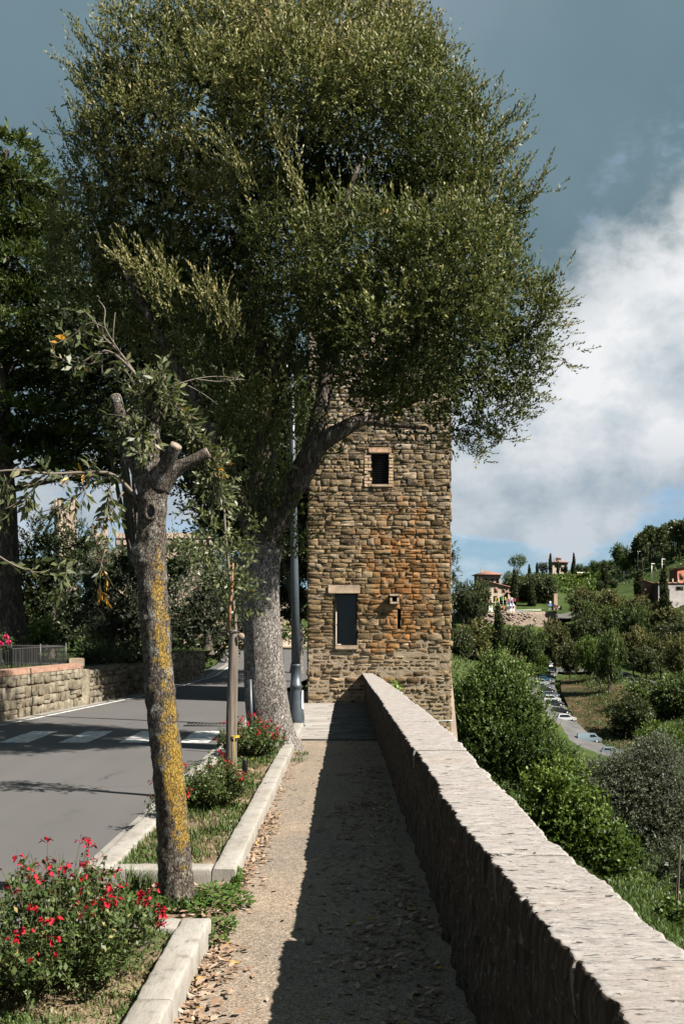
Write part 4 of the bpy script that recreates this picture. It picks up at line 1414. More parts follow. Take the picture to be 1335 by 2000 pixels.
def lamp_post():
    t = thing('street_lamp', 'dark grey cast iron street lamp post with a stout base beside the tower', 'street lamp', (LPX, LPY, 0))
    prof = [(0.0, 0.165), (0.03, 0.165), (0.035, 0.14), (0.06, 0.138), (0.10, 0.148), (0.16, 0.147), (0.30, 0.128), (0.48, 0.108), (0.60, 0.098), (0.66, 0.094),
            (0.665, 0.099), (0.73, 0.099), (0.735, 0.088), (1.02, 0.085), (1.03, 0.092), (1.06, 0.092), (1.07, 0.082)]
    m = MB(); m.tube([(LPX, LPY, z) for z, r in prof], [r for z, r in prof], 20)
    m.build('base', MAT['lamp_paint'], t, smooth=True)
    m = MB(); m.tube([(LPX, LPY, 1.07), (LPX - 0.02, LPY, 2.6), (LPX - 0.05, LPY, 4.4), (LPX - 0.07, LPY, 6.0)], [0.076, 0.064, 0.052, 0.044], 14)
    m.build('shaft', MAT['lamp_paint'], t, smooth=True)
    m = MB(); m.tube([(LPX - 0.07, LPY, 6.0), (LPX - 0.35, LPY, 6.35), (LPX - 0.9, LPY, 6.45)], [0.035, 0.03, 0.025], 8, sub=4)
    m.build('arm', MAT['lamp_paint'], t, smooth=True)
    m = MB(); m.tube([(LPX - 0.9, LPY, 6.47), (LPX - 0.9, LPY, 6.40), (LPX - 0.9, LPY, 6.30), (LPX - 0.9, LPY, 6.26)], [0.05, 0.13, 0.22, 0.22], 14)
    m.build('lamp_head', MAT['lamp_paint'], t, smooth=True)
    m = MB(); m.tube([(LPX - 0.9, LPY, 6.26), (LPX - 0.9, LPY, 6.2)], [0.19, 0.1], 12); m.build('lens', MAT['white_paint'], t)
    m = MB(); m.box(LPX + 0.105, LPX + 0.128, LPY - 0.05, LPY + 0.05, 0.30, 0.62, 0.004); m.build('access_cover', MAT['steel'], t)
    return t


lamp_post()

# black irrigation stub and stake in the long planter
m = MB()
x, y, _ = pix(478, 1530, 10.9)
m.tube([(x, y, 0.06), (x, y, 0.245), (x, y, 0.25), (x, y, 0.25)], [0.03, 0.03, 0.03, 0.022], 12)
tag(m.build('irrigation_pipe', MAT['black_plastic'], smooth=False), 'short black plastic pipe stub standing in the planter right of the wooden stake', 'pipe')
m = MB()
pk = pix(492, 1420, 13.3)
m.tube([(pk[0], 13.35, 0.0), (pk[0] - 0.03, 13.35, 1.0)], 0.022, 8)
tag(m.build('thin_post', MAT['lamp_paint']), 'thin dark metal post against the left side of the thick oak trunk', 'post')


# ------------------------------------------------------------------ leaves
def add_leaves(mb, P, A, N, L, Wd, fold=0.18, tint=0.5, curl=0.0):
    A = unit(A); S = unit(np.cross(A, N)); Nn = np.cross(S, A)
    L = np.asarray(L).reshape(-1, 1) * np.ones((len(P), 1)); Wd = np.asarray(Wd).reshape(-1, 1) * np.ones((len(P), 1))
    a = P; c = P + A * L - Nn * curl * L
    b = P + A * L * 0.48 + S * Wd * 0.5 + Nn * fold * Wd
    d = P + A * L * 0.48 - S * Wd * 0.5 + Nn * fold * Wd
    V = np.stack([a, d, c, b], 1).reshape(-1, 3)
    Q = np.arange(len(P) * 4).reshape(-1, 4)
    mb.quads(V, Q, tint)


def rand_dir(n, r):
    return unit(r.normal(size=(n, 3)))


def twig_leaves(mb, B, D, TL, k, L, Wd, r, tint, spread=0.9, up=0.25, fold=0.18, tgrad=0.0, nb=None):
    """k leaves along every twig (base B, direction D, length TL)"""
    n = len(B)
    f = (np.arange(k) + 0.6) / k
    f = np.tile(f, n) + r.uniform(-0.3 / k, 0.3 / k, n * k)
    i = np.repeat(np.arange(n), k)
    TLr = np.broadcast_to(TL, (n,))[i][:, None]
    P = B[i] + D[i] * TLr * f[:, None]
    A = unit(D[i] * (0.55 + 0.4 * f[:, None]) + rand_dir(n * k, r) * spread + np.array([0, 0, up]))
    N = unit(rand_dir(n * k, r) + np.array([0, 0, 0.7])) if nb is None else unit(rand_dir(n * k, r) * 0.75 + nb[i] * 0.95 + np.array([0, 0, 0.25]))
    t0 = np.broadcast_to(tint, (n,))[i]
    t = np.where(t0 > 0.97, 0.995, np.clip(t0 + r.normal(0, 0.13, n * k) + tgrad * (f - 0.5), 0, 0.95))
    t = np.where(r.random(n * k) < 0.004, 0.995, t)
    s = r.uniform(0.65, 1.2, n * k)
    add_leaves(mb, P, A, N, L * s, Wd * s, fold, t)


def lobes_crown(mb, lobes, dens, TL, k, L, Wd, r, up=0.5, base_tint=0.4, top_tint=0.3, zlo=0, zhi=1, inner=0.5, shoots=0.0, front=None, tint_noise=0.25, noise_scale=0.8, core=0.0, bumpy=0.22):
    """lobes: list of (centre, (rx, ry, rz)). Twigs stand on the lobes' outer shell, fewer inside."""
    C = np.array([l[0] for l in lobes]); Rr = np.array([l[1] for l in lobes])
    for (c, rad) in zip(C, Rr):
        area = 4 * math.pi * (((rad[0] * rad[1]) ** 1.6 + (rad[0] * rad[2]) ** 1.6 + (rad[1] * rad[2]) ** 1.6) / 3) ** (1 / 1.6)
        n = int(area * dens)
        if n < 2:
            continue
        u = rand_dir(n, r)
        fr = np.where(r.random(n) < inner, r.uniform(0.45, 0.85, n), r.uniform(0.82, 1.06, n))
        bump = 1 + bumpy * fbm(u * 2.3 + c, 3, 7)
        B = c + u * rad * (fr * bump)[:, None]
        if core > 0:
            # large dark leaves added deep inside each lobe to block light
            nc = int(core * area / max(rad.min() ** 2 * 0.16, 1e-4)) + 8
            Bc = c + rand_dir(nc, r) * rad * (r.random(nc) ** 0.5 * 0.60)[:, None]
            sz = 0.40 * rad.min()
            add_leaves(mb, Bc - rad * [0, 0, .2], rand_dir(nc, r), rand_dir(nc, r), sz, sz * 0.8, 0.1, np.clip(r.normal(0.12, 0.08, nc), 0, 1))
        # drop those sunk deep in another lobe
        q = (((B[:, None] - C[None]) / Rr[None]) ** 2).sum(-1)
        ok = (q < 0.30).sum(1) == 0
        if front is not None:
            ok &= front(B, u, r)
        B, u, fr = B[ok], u[ok], fr[ok]
        if len(B) < 1:
            continue
        D = unit(u * 0.7 + np.array([0, 0, up]) + rand_dir(len(B), r) * 0.55)
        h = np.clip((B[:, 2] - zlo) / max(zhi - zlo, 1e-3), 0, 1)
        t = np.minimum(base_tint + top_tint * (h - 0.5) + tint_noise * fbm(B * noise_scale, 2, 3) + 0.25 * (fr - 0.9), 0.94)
        tl = TL * r.uniform(0.6, 1.3, len(B))
        twig_leaves(mb, B, D, tl, k, L, Wd, r, t, tgrad=0.25, nb=u)
        if shoots > 0:
            sel = (r.random(len(B)) < shoots) & (u[:, 2] > -0.2) & (fr > 0.85)
            if sel.any():
                b2 = B[sel]; d2 = unit(u[sel] * 0.55 + np.array([-0.12, 0, 0.95]) + rand_dir(len(b2), r) * 0.28)
                twig_leaves(mb, b2, d2, TL * r.uniform(1.6, 3.2, len(b2)), int(k * 2.2), L * 0.85, Wd * 0.75, r, np.clip(t[sel] + 0.12, 0, .94), spread=0.5, up=0.25, tgrad=0.45, nb=u[sel])


def limb(m, pts, rad, n=8, sub=4, wob=0.10, seed=1):
    m.tube(pts, rad, n, sub=sub, wob=wob, seed=seed)


# ------------------------------------------------------------------ the big holm oak
def big_oak():
    r = np.random.default_rng(21)
    Y0 = 13.8
    base = pix(532, 1468, Y0)
    t = thing('holm_oak', 'large holm oak with dense olive green crown and thick grey trunk before the tower', 'tree', (base[0], Y0, 0))
    tr = MB()
    P = [((536, 1490), 0.50), ((534, 1468), 0.40), ((530, 1445), 0.345), ((524, 1400), 0.312), ((518, 1340), 0.293), ((514, 1280), 0.277), ((510, 1200), 0.262), ((509, 1120), 0.262), ((513, 1060), 0.285)]
    pts = [pix(*p, Y0) for p, _ in P]; rad = [q for _, q in P]
    # dense trunk with root flare
    n = 40
    pts = np.array(pts)
    tr.tube(pts, rad, n, sub=14, wob=0.07, seed=4)
    tr.build('trunk', MAT['bark_oak'], t, smooth=True)
    lm = [
        [((515, 1065), .25, 0), ((545, 1000), .19, -.1), ((585, 930), .165, -.2), ((615, 875), .15, -.3), ((650, 850), .12, -.3), ((700, 822), .095, -.2), ((755, 800), .075, -.1), ((830, 770), .05, 0), ((900, 730), .03, .1)],
        [((605, 890), .14, -.25), ((620, 830), .12, -.1), ((632, 770), .10, 0), ((640, 680), .08, .1), ((680, 560), .05, .2), ((760, 430), .03, .2)],
        [((510, 1070), .22, .1), ((505, 980), .17, .2), ((515, 880), .15, .3), ((520, 760), .12, .3), ((500, 600), .09, .3), ((480, 400), .06, .2), ((520, 200), .03, 0)],
        [((505, 1070), .15, 0), ((470, 980), .12, .1), ((430, 880), .10, .3), ((360, 740), .07, .4), ((280, 600), .05, .3), ((220, 480), .03, .2)],
        [((520, 760), .08, .3), ((580, 640), .06, .1), ((640, 480), .05, -.2), ((700, 320), .03, -.3)],
        [((700, 822), .05, -.2), ((760, 830), .035, -.3), ((830, 835), .025, -.4)],
    ]
    for k, l in enumerate(lm):
        b = MB()
        limb(b, [pix(*p, Y0 + d) for p, q, d in l], [q for p, q, d in l], 10, 5, 0.09, k)
        b.build('branch', MAT['bark_cedar'], t, smooth=True)  # crown shade put into the colour: limbs wear the darker cedar bark
    k_ = Y0 / FOC
    lob = [(300, 110, 115, .2, 1), (420, 60, 130, .2, 1), (560, 40, 140, .1, 1), (690, 60, 130, .1, 1), (770, 130, 105, 0, 1), (845, 215, 100, 0, 1), (905, 310, 95, .2, 1),
           (945, 415, 90, .1, .95), (945, 520, 90, .1, 1), (1000, 615, 95, -.1, 1), (985, 705, 95, -.2, 1), (945, 790, 85, -.2, .9), (885, 835, 58, -.2, .8),
           (700, 190, 125, -1.5, .75), (560, 180, 130, -1.6, .75), (410, 190, 130, -1.4, .8), (810, 240, 95, -1.3, .8), (880, 335, 90, -1.2, .85), (915, 460, 85, -1.5, .9), (930, 580, 85, -1.7, .9), (870, 490, 95, -2.0, .85), (640, 100, 120, -1.0, .8), (770, 140, 95, -1.1, .8), (480, 90, 120, -1.0, .8), 
           (260, 260, 110, 0, 1), (200, 340, 90, .2, 1), (165, 440, 80, .4, 1), (155, 530, 80, .6, 1), (210, 190, 70, .2, 1),
           (330, 380, 130, .4, .9), (480, 390, 100, -.5, .8), (560, 480, 95, -1.5, .75), (650, 450, 80, -1.9, .7), (730, 470, 90, -1.9, .75), (820, 500, 90, -1.6, .8), (770, 590, 105, -1.8, .75), (870, 640, 100, -1.3, .9),
           (660, 590, 95, -1.7, .75), (560, 600, 80, -1.2, .8), (700, 700, 100, -1.1, .7), (820, 730, 95, -1.1, .75), (760, 775, 60, -.5, .6), (620, 520, 60, -2.1, .8), (720, 640, 60, -2.2, .8), (820, 590, 60, -2.1, .8), (600, 680, 60, -1.3, .8),
           (250, 570, 95, .9, 1), (320, 650, 75, .7, 1), (330, 520, 90, .7, .9), (430, 620, 70, -.9, .85), (400, 690, 60, -.8, .85), (455, 700, 52, -.6, .9), (355, 600, 48, -1.2, .8), (310, 545, 30, -1.6, .8), (620, 330, 140, 1.1, .8), (800, 370, 110, 1.0, .8), (480, 530, 90, .8, .8),
           (560, 1075, 32, -.1, .7), (590, 1045, 22, -.2, .7), (530, 1055, 26, -.3, .7), (640, 880, 26, .3, .6), (470, 790, 60, -.4, .8), (540, 770, 50, -.2, .8), (440, 840, 46, -.3, .8), (500, 860, 46, -.4, .8), (560, 840, 38, -.4, .8), (480, 920, 40, -.3, .8), (540, 920, 38, -.5, .8), (510, 990, 36, -.4, .8), (470, 1000, 30, -.2, .8), (550, 990, 30, -.4, .8), (590, 810, 36, -.3, .8)]
    lobes = []
    for (px, py, rp, dy, fl) in lob:
        c = pix(px, py, Y0 + dy)
        rr = rp * k_ * 0.83 * (Y0 + dy) / Y0
        lobes.append((c, (rr, rr * 0.9, rr * fl)))
    # smaller clumps standing out of the sunny side of the big ones
    for (c, rad) in list(lobes):
        if rad[0] < 0.38:
            continue
        for q in range(3):
            a, e = r.uniform(-2.6, 0.4), r.uniform(-0.35, 0.9)
            d = np.array([math.cos(a) * math.cos(e), math.sin(a) * math.cos(e), math.sin(e)])
            s = r.uniform(0.30, 0.44)
            lobes.append((c + d * rad * 0.86, (rad[0] * s, rad[1] * s, rad[2] * s * 0.85)))
    cr = MB()

    def front(B, u, r):
        # the far side of the crown needs fewer leaves
        return (B[:, 1] < Y0 + 0.9) | (r.random(len(B)) < 0.55)
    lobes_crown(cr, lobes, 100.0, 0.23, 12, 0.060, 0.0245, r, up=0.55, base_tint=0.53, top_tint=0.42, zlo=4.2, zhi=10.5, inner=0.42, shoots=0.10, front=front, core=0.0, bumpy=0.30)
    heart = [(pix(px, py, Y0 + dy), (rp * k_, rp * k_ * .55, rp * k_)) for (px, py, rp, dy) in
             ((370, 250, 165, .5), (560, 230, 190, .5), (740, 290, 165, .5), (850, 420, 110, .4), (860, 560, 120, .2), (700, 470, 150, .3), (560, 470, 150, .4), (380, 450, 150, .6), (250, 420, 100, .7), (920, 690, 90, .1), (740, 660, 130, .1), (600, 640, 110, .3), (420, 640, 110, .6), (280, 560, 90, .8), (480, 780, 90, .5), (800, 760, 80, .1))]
    lobes_crown(cr, heart, 52, 0.3, 9, 0.095, 0.05, r, up=0.4, base_tint=0.15, top_tint=0.1, zlo=4.2, zhi=10.5, inner=0.6, tint_noise=0.1)  # dark leaf colour stands in for the shade between the clumps
    # tufts that stand out of the outline, and pale sprays low on the left
    tips = [(150, 60), (130, 110), (145, 165), (160, 220), (110, 240), (200, 40), (700, 10), (770, 20), (830, 60), (870, 110), (905, 160), (940, 170), (1000, 215), (1030, 260), (1060, 380), (1075, 350), (1040, 330), (850, 40), (800, 15), (740, 5), (330, 0), (430, -10), (180, 90), (1020, 240), (960, 180),
            (1085, 560), (1105, 600), (1115, 650), (1100, 700), (1065, 760), (1040, 820), (990, 880), (940, 890), (900, 880), (880, 175), (640, 5)]
    for (px, py) in tips:
        c = pix(px, py, Y0 - 0.2 + r.uniform(-.3, .3))
        inn = pix(600 + (px - 600) * 0.86, 440 + (py - 440) * 0.86 + 22, Y0)
        for q in range(3):
            b = inn + r.normal(0, 0.12, 3)
            d = c + r.normal(0, 0.12, 3) - b
            L_ = np.linalg.norm(d)
            kk = 9
            Bq = b + np.outer(np.linspace(0, 0.9, kk), d)
            Dq = unit(np.tile(d, (kk, 1)) + rand_dir(kk, r) * 0.35 * L_ + np.array([0, 0, 0.25]))
            twig_leaves(cr, Bq, Dq, 0.22, 11, 0.054, 0.021, r, 0.74, spread=0.55, tgrad=0.3)
    for (p0, p1, tt) in (((330, 610), (225, 470), .86), ((340, 600), (265, 465), .86), ((335, 585), (320, 500), .82), ((420, 610), (385, 545), .9), ((440, 640), (415, 560), .9), ((300, 560), (215, 500), .84), ((460, 690), (445, 600), .8),
                         ((590, 400), (540, 235), .85), ((600, 420), (570, 240), .85), ((500, 380), (420, 270), .8), ((480, 330), (400, 260), .78)):
        b = pix(*p0, Y0 - 1.9); e = pix(*p1, Y0 - 2.1)
        for q in range(4):
            b2 = b + r.normal(0, 0.08, 3); d = e + r.normal(0, 0.10, 3) - b2
            kk = 9
            Bq = b2 + np.outer(np.linspace(0.1, 0.95, kk), d)
            Dq = unit(np.tile(unit(d), (kk, 1)) + rand_dir(kk, r) * 0.5)
            twig_leaves(cr, Bq, Dq, 0.17, 9, 0.05, 0.018, r, tt, spread=0.55, tgrad=0.2)
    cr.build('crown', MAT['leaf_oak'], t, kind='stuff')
    return t


big_oak()


# ------------------------------------------------------------------ the pollarded lichen tree
def pollard():
    r = np.random.default_rng(5)
    Y0 = 6.07
    t = thing('pollarded_tree', 'pollarded tree with yellow lichen on its leaning trunk and sawn off branch stubs', 'tree', (-1.04, Y0, 0))
    P = [((352, 1800), .150), ((349, 1775), .118), ((346, 1745), .105), ((342, 1700), .098), ((336, 1600), .095), ((327, 1490), .093), ((318, 1400), .091), ((309, 1300), .089), ((301, 1200), .087), ((297, 1100), .085),
         ((297, 1020), .083), ((298, 970), .086), ((299, 935), .092), ((300, 905), .075)]
    m = MB()
    pts = np.array([pix(*p, Y0) for p, _ in P]); rad = np.array([q for _, q in P])
    m.tube(pts, rad, 48, sub=18, wob=0.06, seed=9)
    V = m.v[0]
    # scaly bark relief
    q = V * [26, 26, 12]
    a = np.abs(fbm(q, 3, 3)); ax = V - np.array([np.interp(V[:, 2], pts[::-1][:, 2][::-1], pts[::-1][:, 0][::-1]), np.full(len(V), Y0), V[:, 2]]).T
    ax[:, 2] = 0
    V += unit(ax) * ((a - 0.3) * 0.011)[:, None]
    # burl low on the left side, and root flare
    V[:, 0] -= 0.05 * np.exp(-((V[:, 2] - pix(0, 1085, Y0)[2]) / 0.09) ** 2) * np.clip(-unit(ax)[:, 0], 0, 1)
    tr = m.build('trunk', MAT['bark_lichen'], t, smooth=True)
    tr['_o'] = t['_o']
    # knot ring
    kn = MB(); c = pix(301, 1003, Y0) + np.array([-0.005, -0.085, 0])
    th = np.linspace(0, 2 * np.pi, 15)
    kn.tube([c + np.array([0.032 * math.cos(a), -0.004 * math.cos(a), 0.046 * math.sin(a)]) for a in th], 0.012, 8, cap=False, wob=0.2)
    kn.build('knot', MAT['bark_lichen'], tr, smooth=True)
    kh = MB(); kh.tube([c + np.array([0, 0.012, 0]), c + np.array([0, -0.002, 0])], [0.032, 0.030], 12); kh.build('knot_hole', MAT['black_plastic'], tr)

    def stub(l, mat='bark_lichen', cut=True):
        b = MB()
        pp = np.array([pix(*p, Y0 + d) for p, q, d in l]); rr = [q for p, q, d in l]
        b.tube(pp, rr, 16, sub=6, wob=0.09, seed=len(l) + 3, cap=True)
        o = b.build('branch', MAT[mat], t, smooth=True); o['_o'] = t['_o']
        if cut:
            d = unit(pp[-1] - pp[-2]); c = MB()
            c.tube([pp[-1] - d * 0.006, pp[-1] + d * 0.004], rr[-1] * 0.97, 18)
            c.build('cut_face', MAT['cut_wood'], o)
        return o
    stub([((297, 940), .085, 0), ((290, 900), .066, 0), ((294, 850), .058, 0), ((303, 800), .050, 0), ((310, 760), .042, .02), ((314, 735), .034, .02)])
    stub([((305, 950), .065, -.03), ((318, 918), .050, -.08), ((333, 890), .043, -.13), ((344, 870), .037, -.16)])
    stub([((312, 955), .058, 0), ((342, 918), .045, -.02), ((375, 900), .036, -.03), ((406, 884), .033, -.03)])
    stub([((285, 960), .05, .03), ((262, 900), .044, .12), ((240, 830), .040, .2), ((225, 775), .036, .25)])
    stub([((316, 905), .03, .05), ((318, 890), .028, .05), ((322, 880), .03, .04)])
    stub([((290, 985), .026, 0), ((262, 976), .02, 0), ((236, 962), .015, -.02)], cut=False)

    tw = MB(); lf = MB()

    def shoot(l, r0, r1, leaves=0, kleaf=7, L=0.066, Wd=0.026, spread=0.9, tint=0.55, yellow=0.0, droop=0.0, tl=0.10, start=0.2):
        pp = np.array([pix(p[0], p[1], Y0 + p[2]) for p in l])
        tw.tube(pp, np.linspace(r0, r1, len(pp)), 5, sub=4, wob=0.1, seed=int(pp[0, 0] * 100) % 50)
        if leaves:
            S = np.concatenate([[0], np.cumsum(np.linalg.norm(np.diff(pp, axis=0), axis=1))])
            f = np.sort(r.uniform(start, 1, leaves)) * S[-1]
            B = np.stack([np.interp(f, S, pp[:, c]) for c in range(3)], 1)
            T = unit(np.stack([np.interp(np.minimum(f + 0.05, S[-1]), S, pp[:, c]) for c in range(3)], 1) - np.stack([np.interp(np.maximum(f - 0.05, 0), S, pp[:, c]) for c in range(3)], 1))
            D = unit(T * 0.6 + rand_dir(leaves, r) * 0.8 + np.array([0, 0, -droop]))
            tin = np.where(r.random(leaves) < yellow, 0.99, np.clip(tint + r.normal(0, 0.2, leaves), 0, 0.94))
            twig_leaves(lf, B, D, tl, kleaf, L, Wd, r, tin * 0 + tin, spread=spread, up=0.1 - droop, fold=0.15)
            for b, d in zip(B, D):
                tw.tube([b, b + d * tl], [0.0025, 0.0015], 3, cap=False)
    # thin bare twigs, upper left
    shoot([(300, 790, -.02), (275, 745, -.05), (240, 705, -.1), (205, 685, -.1), (165, 705, -.12), (140, 720, -.1)], .013, .004, 9, 5, .07, .026, droop=.3)
    shoot([(275, 745, -.05), (235, 690, -.1), (200, 655, -.1), (180, 620, -.12), (150, 605, -.1)], .010, .003, 10, 7, .05, .02)
    shoot([(235, 690, -.1), (205, 640, -.2), (205, 605, -.2), (192, 585, -.2)], .006, .002)
    shoot([(205, 640, -.2), (180, 630, -.2), (160, 640, -.2), (130, 665, -.2)], .005, .002, 8, 5, .07, .03, yellow=.12)
    shoot([(240, 705, -.1), (222, 670, -.05), (222, 640, -.05), (225, 610, 0)], .005, .002)
    shoot([(225, 690, -.05), (180, 710, 0), (120, 700, .05), (100, 690, .05)], .005, .002, 9, 5, .06, .026)
    # crown cluster
    for q in range(14):
        x = r.uniform(250, 335); y = r.uniform(715, 800)
        shoot([(308, 790, 0), ((308 + x) / 2, 780 - r.uniform(0, 30), -.1), (x, y, r.uniform(-.25, .15))], .007, .002, 6, 6, .062, .021, yellow=.02)
    for q in range(10):
        x = r.uniform(228, 285); y = r.uniform(790, 900)
        shoot([(295, 830, 0), ((295 + x) / 2, y - 20, -.1), (x, y, r.uniform(-.25, .05))], .007, .002, 6, 5, .068, .024, droop=.25, yellow=.02)
    # long branch reaching left with hanging leaves
    shoot([(270, 975, 0), (225, 930, -.15), (180, 922, -.2), (100, 925, -.3), (30, 918, -.4), (-40, 925, -.45)], .014, .005, 26, 6, .07, .023, droop=.25, yellow=.02)
    shoot([(180, 922, -.2), (165, 955, -.22), (130, 985, -.25), (80, 1000, -.25)], .007, .002, 14, 6, .072, .024, droop=.45, yellow=.04)
    shoot([(240, 960, -.1), (215, 1000, -.1), (190, 1025, -.1)], .007, .002, 10, 6, .07, .023, droop=.4, yellow=.15)
    shoot([(100, 925, -.3), (60, 960, -.3), (20, 990, -.35), (-20, 1000, -.35)], .006, .002, 14, 6, .08, .03, droop=.3)
    shoot([(30, 918, -.4), (10, 950, -.4), (-30, 960, -.4)], .005, .002, 8, 6, .08, .03, droop=.3)
    shoot([(220, 930, -.15), (212, 965, -.2), (225, 985, -.2)], .005, .002, 7, 6, .072, .024, droop=.6, yellow=.08)
    shoot([(-20, 1075, -.3), (30, 1105, -.3), (75, 1118, -.3), (110, 1108, -.3)], .006, .002, 7, 6, .08, .028, droop=.2)
    shoot([(205, 1075, -.2), (198, 1100, -.2), (196, 1125, -.2), (194, 1150, -.2)], .004, .002, 5, 7, .06, .014, droop=.8, yellow=.3)
    shoot([(150, 1095, -.2), (130, 1118, -.2), (125, 1140, -.2)], .003, .002, 4, 6, .08, .025, droop=.6)
    # wand-like shoots trailing right
    for q in range(7):
        ex = r.uniform(395, 445); ey = r.uniform(900, 1010)
        shoot([(312, 770, 0), (340 + r.uniform(-8, 8), 790, .02), (378 + r.uniform(-10, 10), 850, .04), (412 + r.uniform(-14, 14), 905, .06), (ex, ey, .08)], .006, .002, 24, 6, .060, .016, spread=.5, tint=.62, tl=.08, yellow=.02)
    shoot([(320, 760, 0), (380, 740, .1), (430, 735, .2), (478, 742, .3)], .0035, .0015)
    shoot([(380, 740, .1), (430, 745, .15), (475, 740, .2)], .004, .0015, 5, 4, .05, .02)
    shoot([(340, 740, .05), (390, 765, .15), (425, 790, .2)], .004, .0015)
    tw.build('twigs', MAT['twig'], t, kind='stuff')
    lf.build('foliage', MAT['leaf_big'], t, kind='stuff')
    return t


pollard()


# ------------------------------------------------------------------ staked sapling
def sapling():
    r = np.random.default_rng(31)
    Y0 = 9.7
    t = thing('sapling', 'young holm oak sapling with drooping pale green leaves tied to the wooden stake', 'tree', (-1.12, Y0 + .02, 0.09))
    m = MB()
    m.tube([pix(*p, Y0 + 0.03) for p in ((458, 1560), (459, 1400), (461, 1280), (458, 1200), (448, 1120), (440, 1040), (436, 960), (430, 890))], [.022, .020, .018, .017, .014, .011, .008, .004], 8, sub=4, wob=0.1)
    m.build('trunk', MAT['twig'], t, smooth=True)
    lobes = []
    for (px, py, rx, rz) in ((405, 1000, 40, 60), (430, 930, 32, 60), (425, 1060, 55, 50), (455, 1110, 42, 50), (430, 1130, 40, 45), (470, 1160, 26, 40), (400, 1080, 38, 40), (470, 1040, 30, 50), (440, 1190, 22, 28), (485, 1195, 14, 24)):
        k = Y0 / FOC
        lobes.append((pix(px, py, Y0 + r.uniform(-.1, .1)), (rx * k, rx * k * 0.9, rz * k)))
    cr = MB()
    lobes_crown(cr, lobes, 75, 0.13, 7, 0.062, 0.026, r, up=0.0, base_tint=0.58, top_tint=0.1, zlo=1.8, zhi=3.4, inner=0.5, tint_noise=0.2, noise_scale=3)
    cr.build('crown', MAT['leaf_big'], t, kind='stuff')
    s = thing('wooden_stake', 'weathered round wooden stake holding the sapling upright in the planter', 'stake', (-1.17, Y0, 0.09))
    m = MB(); m.tube([pix(*p, Y0) for p in ((449, 1575), (450, 1400), (453, 1300), (455, 1230))], [.046, .042, .039, .037], 16, sub=8, wob=0.05, seed=5)
    m.build('post', MAT['stake_wood'], s, smooth=True)
    m = MB(); c = pix(470, 1243, Y0 - 0.03); m.tube([c + np.array([0.0, 0.03, 0]), c + np.array([0.0, -0.012, 0])], .034, 14); m.build('cut_knot', MAT['cut_wood'], s)
    m = MB(); c = pix(455, 1233, Y0)
    m.tube([c + np.array([0.05 * math.cos(a), 0.05 * math.sin(a), 0.004 * math.sin(3 * a)]) for a in np.linspace(0, 2 * np.pi, 17)] + [c + np.array([-.14, -.02, -.012])], .006, 5)
    m.build('wire', MAT['iron'], s)
    m = MB(); m.tube([pix(*p, Y0 - 0.02) for p in ((446, 1228), (449, 1190), (452, 1150), (455, 1100))], [.020, .018, .014, .008], 6)
    m.build('peeled_branch', MAT['orange_bark'], s)
    m = MB(); c = pix(458, 1440, Y0)
    for z in (0, .012):
        m.tube([c + np.array([0.045 * math.cos(a), 0.05 * math.sin(a), z]) for a in np.linspace(0, 2 * np.pi, 13)], .006, 4)
    m.tube([c + np.array([0, -.05, 0]), c + np.array([.01, -.055, -.3])], .0035, 4)
    m.build('tie', MAT['yellow_tie'], s)


sapling()


# ------------------------------------------------------------------ red salvia bushes
def flower_mesh(r):
    """a two-lipped bloom: upper hood, wide lower lip of three lobes, dark calyx"""
    m = MB()
    hub = []
    for q in range(r.integers(2, 5)):
        c = r.normal(0, 0.008, 3) + np.array([0, 0, 0.008 * q])
        d = unit(np.array([[r.normal(), r.normal(), r.uniform(-.5, .3)]]))[0]
        s = unit(np.cross(d, [0, 0, 1.0])[None])[0]; n = np.cross(s, d)
        a = c + d * 0.012
        tn = r.random()
        hub.append((a, tn))
        V = [a, a + d * .010 + s * .010, a + d * .022 + s * .006 - n * .010, a + d * .024 - n * .014, a + d * .022 - s * .006 - n * .010, a + d * .010 - s * .010]
        m.tris(V, [[0, 1, 2], [0, 2, 3], [0, 3, 4], [0, 4, 5]], tn)
        V = [a + n * .004, a + d * .012 + s * .005 + n * .008, a + d * .018 + n * .006, a + d * .012 - s * .005 + n * .008]
        m.quads(V, [[0, 1, 2, 3]], tn * 0.6)
    # the throats meet in one shared stalk, so that a head is a single connected piece
    vv = np.concatenate(m.v); ts = np.concatenate(m.t); qs = np.concatenate(m.q)
    key = {}; idx = np.arange(len(vv)); stalk = len(vv)
    extra = [[stalk, int(np.argmin(((vv - a) ** 2).sum(1))), int(np.argmin(((vv - a) ** 2).sum(1))) + 1] for a, _ in hub]
    for a, tn in hub:
        # weld the hood to the lip
        d = ((vv - a) ** 2).sum(1); i0 = int(np.argmin(d))
        nq = [i for i in np.argsort(d) if i != i0 and any(i in row for row in qs)][0]
        idx[nq] = i0
    f = MB(); f.both(np.vstack([vv, [0, 0, 0]]), idx[qs], np.vstack([idx[ts], extra]), 0.5)
    f.tq = [np.concatenate(m.tq)]; f.tt = [np.concatenate([np.concatenate(m.tt), np.full(len(extra), .2)])]
    return f


FLOWERS = None


